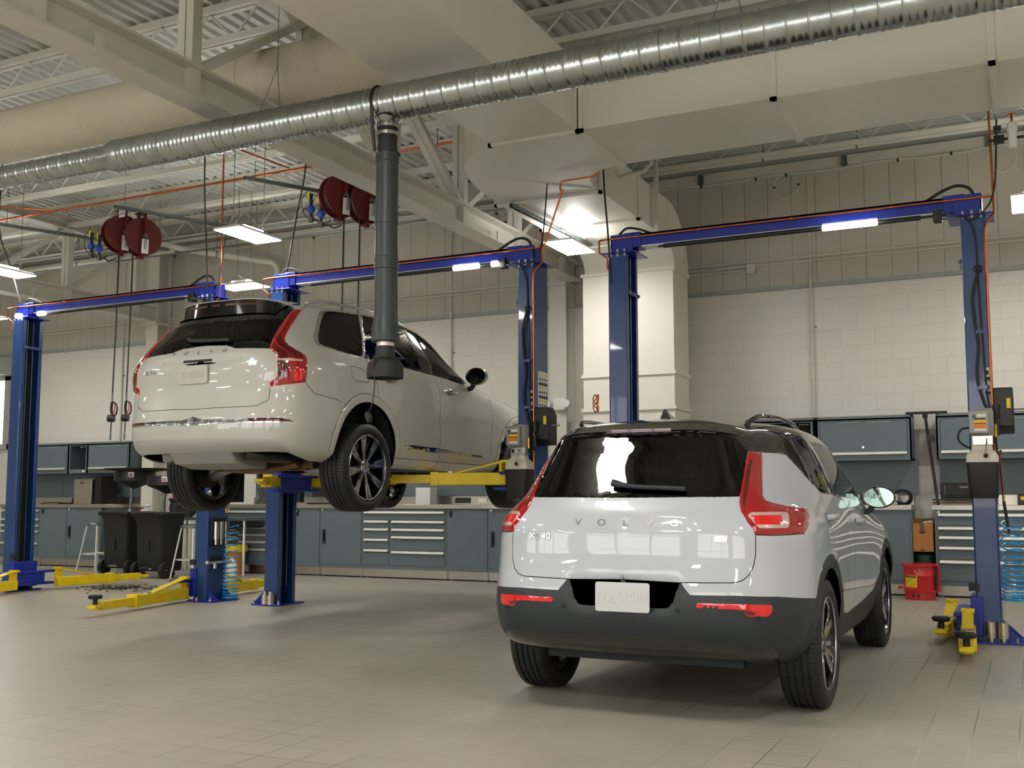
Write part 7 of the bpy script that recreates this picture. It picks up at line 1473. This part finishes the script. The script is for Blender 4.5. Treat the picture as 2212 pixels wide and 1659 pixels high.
# ------------------------------------------------------------------ the warm white car on the middle lift
W9 = (-6.0637, 7.5613, 1.0495)
c9 = thing('car', 'warm white large SUV raised on the middle lift, tail toward the camera', 'car', W9, None, .00545)
order = ['windscreen', 'tailgate', 'rear_window', 'spoiler', 'taillight', 'lamp_dark', 'lamp_grid', 'lamp_bright', 'lamp_white', 'chrome_strip', 'chrome_line', 'reflector', 'skid', 'arch_ring', 'arch_ring2', 'dlo', 'quarter_frame', 'quarter_glass', 'rear_door_glass', 'front_door_glass', 'sill_chrome', 'sill_badge', 'headlight', 'grille', 'hole0', 'hole', 'hole2']
nm = {'body': ('body_shell', 'paint_white', False, None), 'rear_door': ('rear_door', 'paint_white', True, None), 'front_door': ('front_door', 'paint_white', True, None), 'fuel_flap': ('fuel_flap', 'paint_white', True, None), 'windscreen': ('windscreen', 'clear_glass', False, None), 'tailgate': ('tailgate', 'paint_white', False, None), 'rear_window': ('rear_window', 'rear_glass', False, 'tailgate'), 'spoiler': ('roof_spoiler', 'gloss_black', False, 'tailgate'),
 'taillight': ('taillight', 'lamp_red', True, None), 'lamp_dark': ('lamp_inner', 'lamp_deep', True, 'taillight'), 'lamp_grid': ('led_grid', 'lamp_deep', True, 'taillight'), 'lamp_bright': ('brake_lens', 'lamp_bright', True, 'taillight'), 'lamp_white': ('reverse_band', 'lamp_clear', True, 'taillight'), 'chrome_strip': ('bumper_strip', 'strip_dark', False, None), 'chrome_line': ('chrome_line', 'chrome', False, 'chrome_strip'), 'reflector': ('bumper_reflector', 'lamp_deep', True, 'chrome_strip'), 'skid': ('skid_plate', 'skid_silver', False, None),
 'arch_ring': ('rear_arch', 'paint_white', True, None), 'arch_ring2': ('front_arch', 'paint_white', True, None), 'dlo': ('window_frame', 'gloss_black', True, None), 'quarter_frame': ('quarter_surround', 'chrome_satin', True, None), 'quarter_glass': ('quarter_window', 'side_glass', True, None), 'rear_door_glass': ('rear_door_window', 'side_glass', True, None), 'front_door_glass': ('front_door_window', 'clear_glass', True, None), 'sill_chrome': ('sill_strip', 'chrome', True, None), 'sill_badge': ('sill_badge', 'strip_dark', True, 'sill_chrome'), 'headlight': ('headlight', 'lamp_clear', True, None), 'grille': ('grille', 'gloss_black', False, None)}
M['strip_dark'] = mat('dark chrome strip', (120, 122, 122), .18, 1.); M['chrome_satin'] = mat('satin chrome', (214, 214, 212), .2, .9)
_s = Skin(NET90)
hand = rp(_s, [(0, 1.245), (.25, 1.25), (.665, 1.265), (.25, 1.195), (0, 1.185)])
disp90 = [(hand, -.022, .03), ('taillight', .012, .02), ('arch_ring', .010, .02), ('arch_ring2', .010, .02), ('skid', .008, .02), ('chrome_strip', -.006, .008), ('quarter_glass', -.005, .004), ('rear_door_glass', -.004, .004), ('front_door_glass', -.004, .004), ('rear_window', -.003, .006), ('sill_chrome', .006, .01)]
sk = car_skin(c9, NET90, FEAT90, GAP90, None, nm, disp90, order, split={'fuel_flap': (-.4, .2, 1.0, 1.3, .1), 'rear_door': (.2, 1.2, .6, 1.25, 1.6), 'front_door': (1.2, 2.4, .6, 1.25, 1.9)}, glass=('windscreen', 'rear_window', 'quarter_glass', 'rear_door_glass', 'front_door_glass'))
for sx in (-1, 1):
    wheel(c9, sx*.834, 0, .377, sx, .377, .275, .275, 'fins'); wheel(c9, sx*.834, 2.984, .377, sx, .377, .275, .275, 'fins')
MB().box(-.60, .60, .35, 3.5, .42, .55).box(-.82, .82, .55, 2.4, .40, .52).build('underbody', 'cab_dark', c9, local=True)
m = MB()
for sx in (-1, 1):
    for yc in (0, 2.984):
        m.lathe([(.475, .58), (.478, .65), (.472, .915)], (0, yc, .475), (sx, 0, 0), n=48); m.box(min(sx*.57, sx*.60), max(sx*.57, sx*.60), yc-.5, yc+.5, .42, .98)
bmesh.ops.bisect_plane(m.bm, geom=m.bm.verts[:]+m.bm.edges[:]+m.bm.faces[:], plane_co=(0, 0, .52), plane_no=(0, 0, -1), clear_outer=True)
m.box(-.62, .62, -.60, .4, .62, .66)
m.build('wheel_well', 'cab_dark', c9, local=True)
cabin(c9, .62, .15, 1.05, 1.80, .76, .98)
# underside: muffler panel, shields, arms
MB().prism([(-.95, .52), (-.98, .49), (-.90, .40), (-.72, .36), (-.52, .36), (-.48, .52)], -.36, .30, 'YZ').build('muffler_panel', 'under', c9, local=True, bevel=.02)
for sx in (-1, 1):
    MB().tube([(sx*.40, -.92, .47), (sx*.48, -.78, .46), (sx*.5, -.5, .46)], .055, 12, 5).build('tail_pipe', 'brake', c9, local=True)
MB().bar((-.55, -.18, .40), (.55, -.18, .40), .1, .07).bar((-.5, -.22, .36), (.5, -.22, .36), .03, .02).build('subframe', 'rust', c9, local=True, bevel=.02)
MB().tube([(-.45, -.3, .42), (-.2, -.33, .37), (.15, -.33, .36), (.45, -.3, .41)], .035, 10, 5).build('exhaust_shield', 'rust', c9, local=True)
for sx in (-1, 1):
    MB().tube([(sx*.35, -.12, .42), (sx*.5, -.14, .36), (sx*.66, -.06, .32), (sx*.72, -.02, .33)], .035, 10, 5, rads=[.05]*4+[.045]*4+[.04]*4+[.05]*6).build('lower_arm', 'cast_alu', c9, local=True)
    MB().lathe([(0, -.05), (.06, -.05), (.08, 0), (.06, .05), (0, .05)], (sx*.70, 0, .36), (1, 0, 0), n=20).build('knuckle', 'cast_alu', c9, local=True)
    MB().cyl((sx*.62, .02, .36), (sx*.60, .05, .75), .035, n=14).build('damper', 'black', c9, local=True)
MB().box(-.95, -.70, .37, .385, .08, .40).build('mud_flap', 'rubber', c9, local=True)
# rear details
p, n = sk.rear(-.045, 1.118); n = Vector((0, -1, -.04)).normalized(); o = plate(c9, p+Vector((0, -.012, 0)), on_skin(p, n), .305, .152, 'BH49557', size=.078); o.data.materials[0] = M['plate_body']; o.children[0].data.materials[0] = M['plate_body']
for i, ch in enumerate('VOLVO'):
    x = -.30+.133*i; p, n = sk.rear(x, 1.300); lettering('tailgate_letter', ch, .045, 'chrome', c9, on_skin(p, n), p+n*.004, .004, sx=1.3)
for i, (ch, x) in enumerate(zip('XC90', (-.60, -.565, -.52, -.485))): p, n = sk.rear(x, 1.155); lettering('badge_letter', ch, .046, 'chrome', c9, on_skin(p, n), p+n*.003, .003, sx=1.1)
p, n = sk.rear(.535, 1.185); R3 = on_skin(p, n); b = MB(); b.prism([(-.04, -.018), (.034, -.018), (.04, .018), (-.034, .018)], 0, .004, 'XY'); b.bm.transform(Matrix.Translation(p) @ R3.to_4x4()); b.build('recharge_badge', 'alu', c9, local=True, bevel=.001)
p, n = sk.rear(-.04, 1.232); MB().box(-.18, .12, p.y+.004, p.y+.03, 1.222, 1.243).build('tailgate_handle', 'black', c9, local=True, bevel=.004)
pts = []
for x, z in ((-.22, 1.43), (-.16, 1.405), (-.05, 1.395), (.12, 1.39), (.25, 1.385)): p, n = sk.rear(x, z); pts.append(p+n*.02)
MB().tube(pts, .012, 10, 5, rads=[.012]*3+[.017]*3+[.016]*6+[.014]*10).build('rear_wiper', 'satin_black', c9, local=True)
m = MB(); lip = []; low = []; tp = []
for k in range(25):
    x = -.585+1.17*k/24; q = abs(x/.6)**4
    p, n = sk.rear(max(min(x, .55), -.55), 1.735-.03*q); tp.append(p); lip.append(p+Vector((0, -.10*(1-q*.6), .028*(1-q)))); p2, n2 = sk.rear(max(min(x, .52), -.52), 1.645-.03*q); low.append(p2+Vector((0, -.015, 0)))
for a in range(24): m.mesh([tp[a], tp[a+1], lip[a+1], lip[a], low[a+1], low[a]], [(0, 1, 2, 3), (3, 2, 4, 5)])
bmesh.ops.remove_doubles(m.bm, verts=m.bm.verts, dist=.0004)
spo = m.build('spoiler_lip', 'gloss_black', c9, local=True, angle=50)
m = MB()
for k in range(24):
    if 5 <= k <= 19 and k not in (9, 12): a = lip[k].lerp(low[k], .3); b = lip[k+1].lerp(low[k+1], .3); m.bar(a+Vector((0, -.004, 0)), b+Vector((0, -.004, 0)), .01, .014)
m.build('high_brake_light', 'lamp_deep', c9, local=True)
top = MB()
for a in range(24): top.mesh([tp[a]+Vector((0, .1, .042)), tp[a+1]+Vector((0, .1, .042)), lip[a+1]+Vector((0, 0, .006)), lip[a]+Vector((0, 0, .006)), lip[a+1], lip[a]], [(0, 1, 2, 3), (3, 2, 4, 5)])
bmesh.ops.remove_doubles(top.bm, verts=top.bm.verts, dist=.0004); top.build('spoiler_top', 'paint_white', c9, local=True, angle=50)
for sx in (-1, 1):
    pts = [(sx*.50, -.30, 1.77), (sx*.53, -.24, 1.805), (sx*.57, -.1, 1.82), (sx*.61, .3, 1.832), (sx*.615, .8, 1.825), (sx*.60, 1.05, 1.795), (sx*.585, 1.2, 1.75)]
    MB().tube(pts, .014, 10, 6).build('roof_rail', 'chrome_satin', c9, local=True)
    for y, z in ((.318, 1.165), (1.418, 1.15)):
        p, n = sk.side(y, z); p = Vector((p.x*sx, p.y, p.z))
        MB().tube([p+Vector((sx*.0, -.11, .006)), p+Vector((sx*.035, -.085, .008)), p+Vector((sx*.045, 0, .004)), p+Vector((sx*.036, .08, 0)), p+Vector((0, .11, -.004))], .016, 12, 5).build('door_handle', 'chrome', c9, local=True)
        MB().sphere(p, .05, (.12, 1.1, .7)).build('handle_recess', 'motor', c9, local=True)
    c = Vector((sx*1.04, 1.83, 1.345))
    mm = MB(); mm.sphere(c, .115, (1.1, .75, .8), 22); bmesh.ops.bisect_plane(mm.bm, geom=mm.bm.verts[:]+mm.bm.edges[:]+mm.bm.faces[:], plane_co=c+Vector((0, -.03, 0)), plane_no=(0, -1, 0), clear_outer=True)
    mi = mm.build('door_mirror', 'paint_white', c9, local=True)
    MB().tube([c+Vector((-sx*.03, 0, -.07)), c+Vector((-sx*.07, .01, -.115)), c+Vector((-sx*.14, .03, -.12))], .026, 10, 4).build('mirror_arm', 'black', mi, local=True)
    ml = MB(); ml.prism([(c.x+sx*.115*cos(2*pi*i/24)*.98, c.z+.115*sin(2*pi*i/24)*.7) for i in range(24)], c.y-.032, c.y-.036, 'XZ'); ml.build('mirror_glass', mat('mirror face', (120, 140, 130), .03, 1.), mi, local=True)
m = MB()
for x, z in ((-.62, .56), (.16, .575), (.70, .665)):
    p, n = sk.rear(x, z)
    m.cyl(p-n*.004, p+n*.010, .016, n=18)
m.build('parking_sensor', 'skid_silver', c9, local=True)
p, n = sk.rear(.40, .645); R3 = on_skin(p, n); b = MB(); b.prism([(-.032, -.03), (.032, -.03), (.032, .03), (-.032, .03)], -.002, .001, 'XY'); b.bm.transform(Matrix.Translation(p) @ R3.to_4x4()); b.build('tow_cover', 'paint_white', c9, local=True, bevel=.001)
pb, nb_ = sk.side(2.0, .555); lettering('sill_letters', 'RECHARGE', .026, 'chrome', c9, Matrix(((0, 0, 1), (1, 0, 0), (0, 1, 0))), pb+Vector((.008, 0, 0)), .001, 1.1)
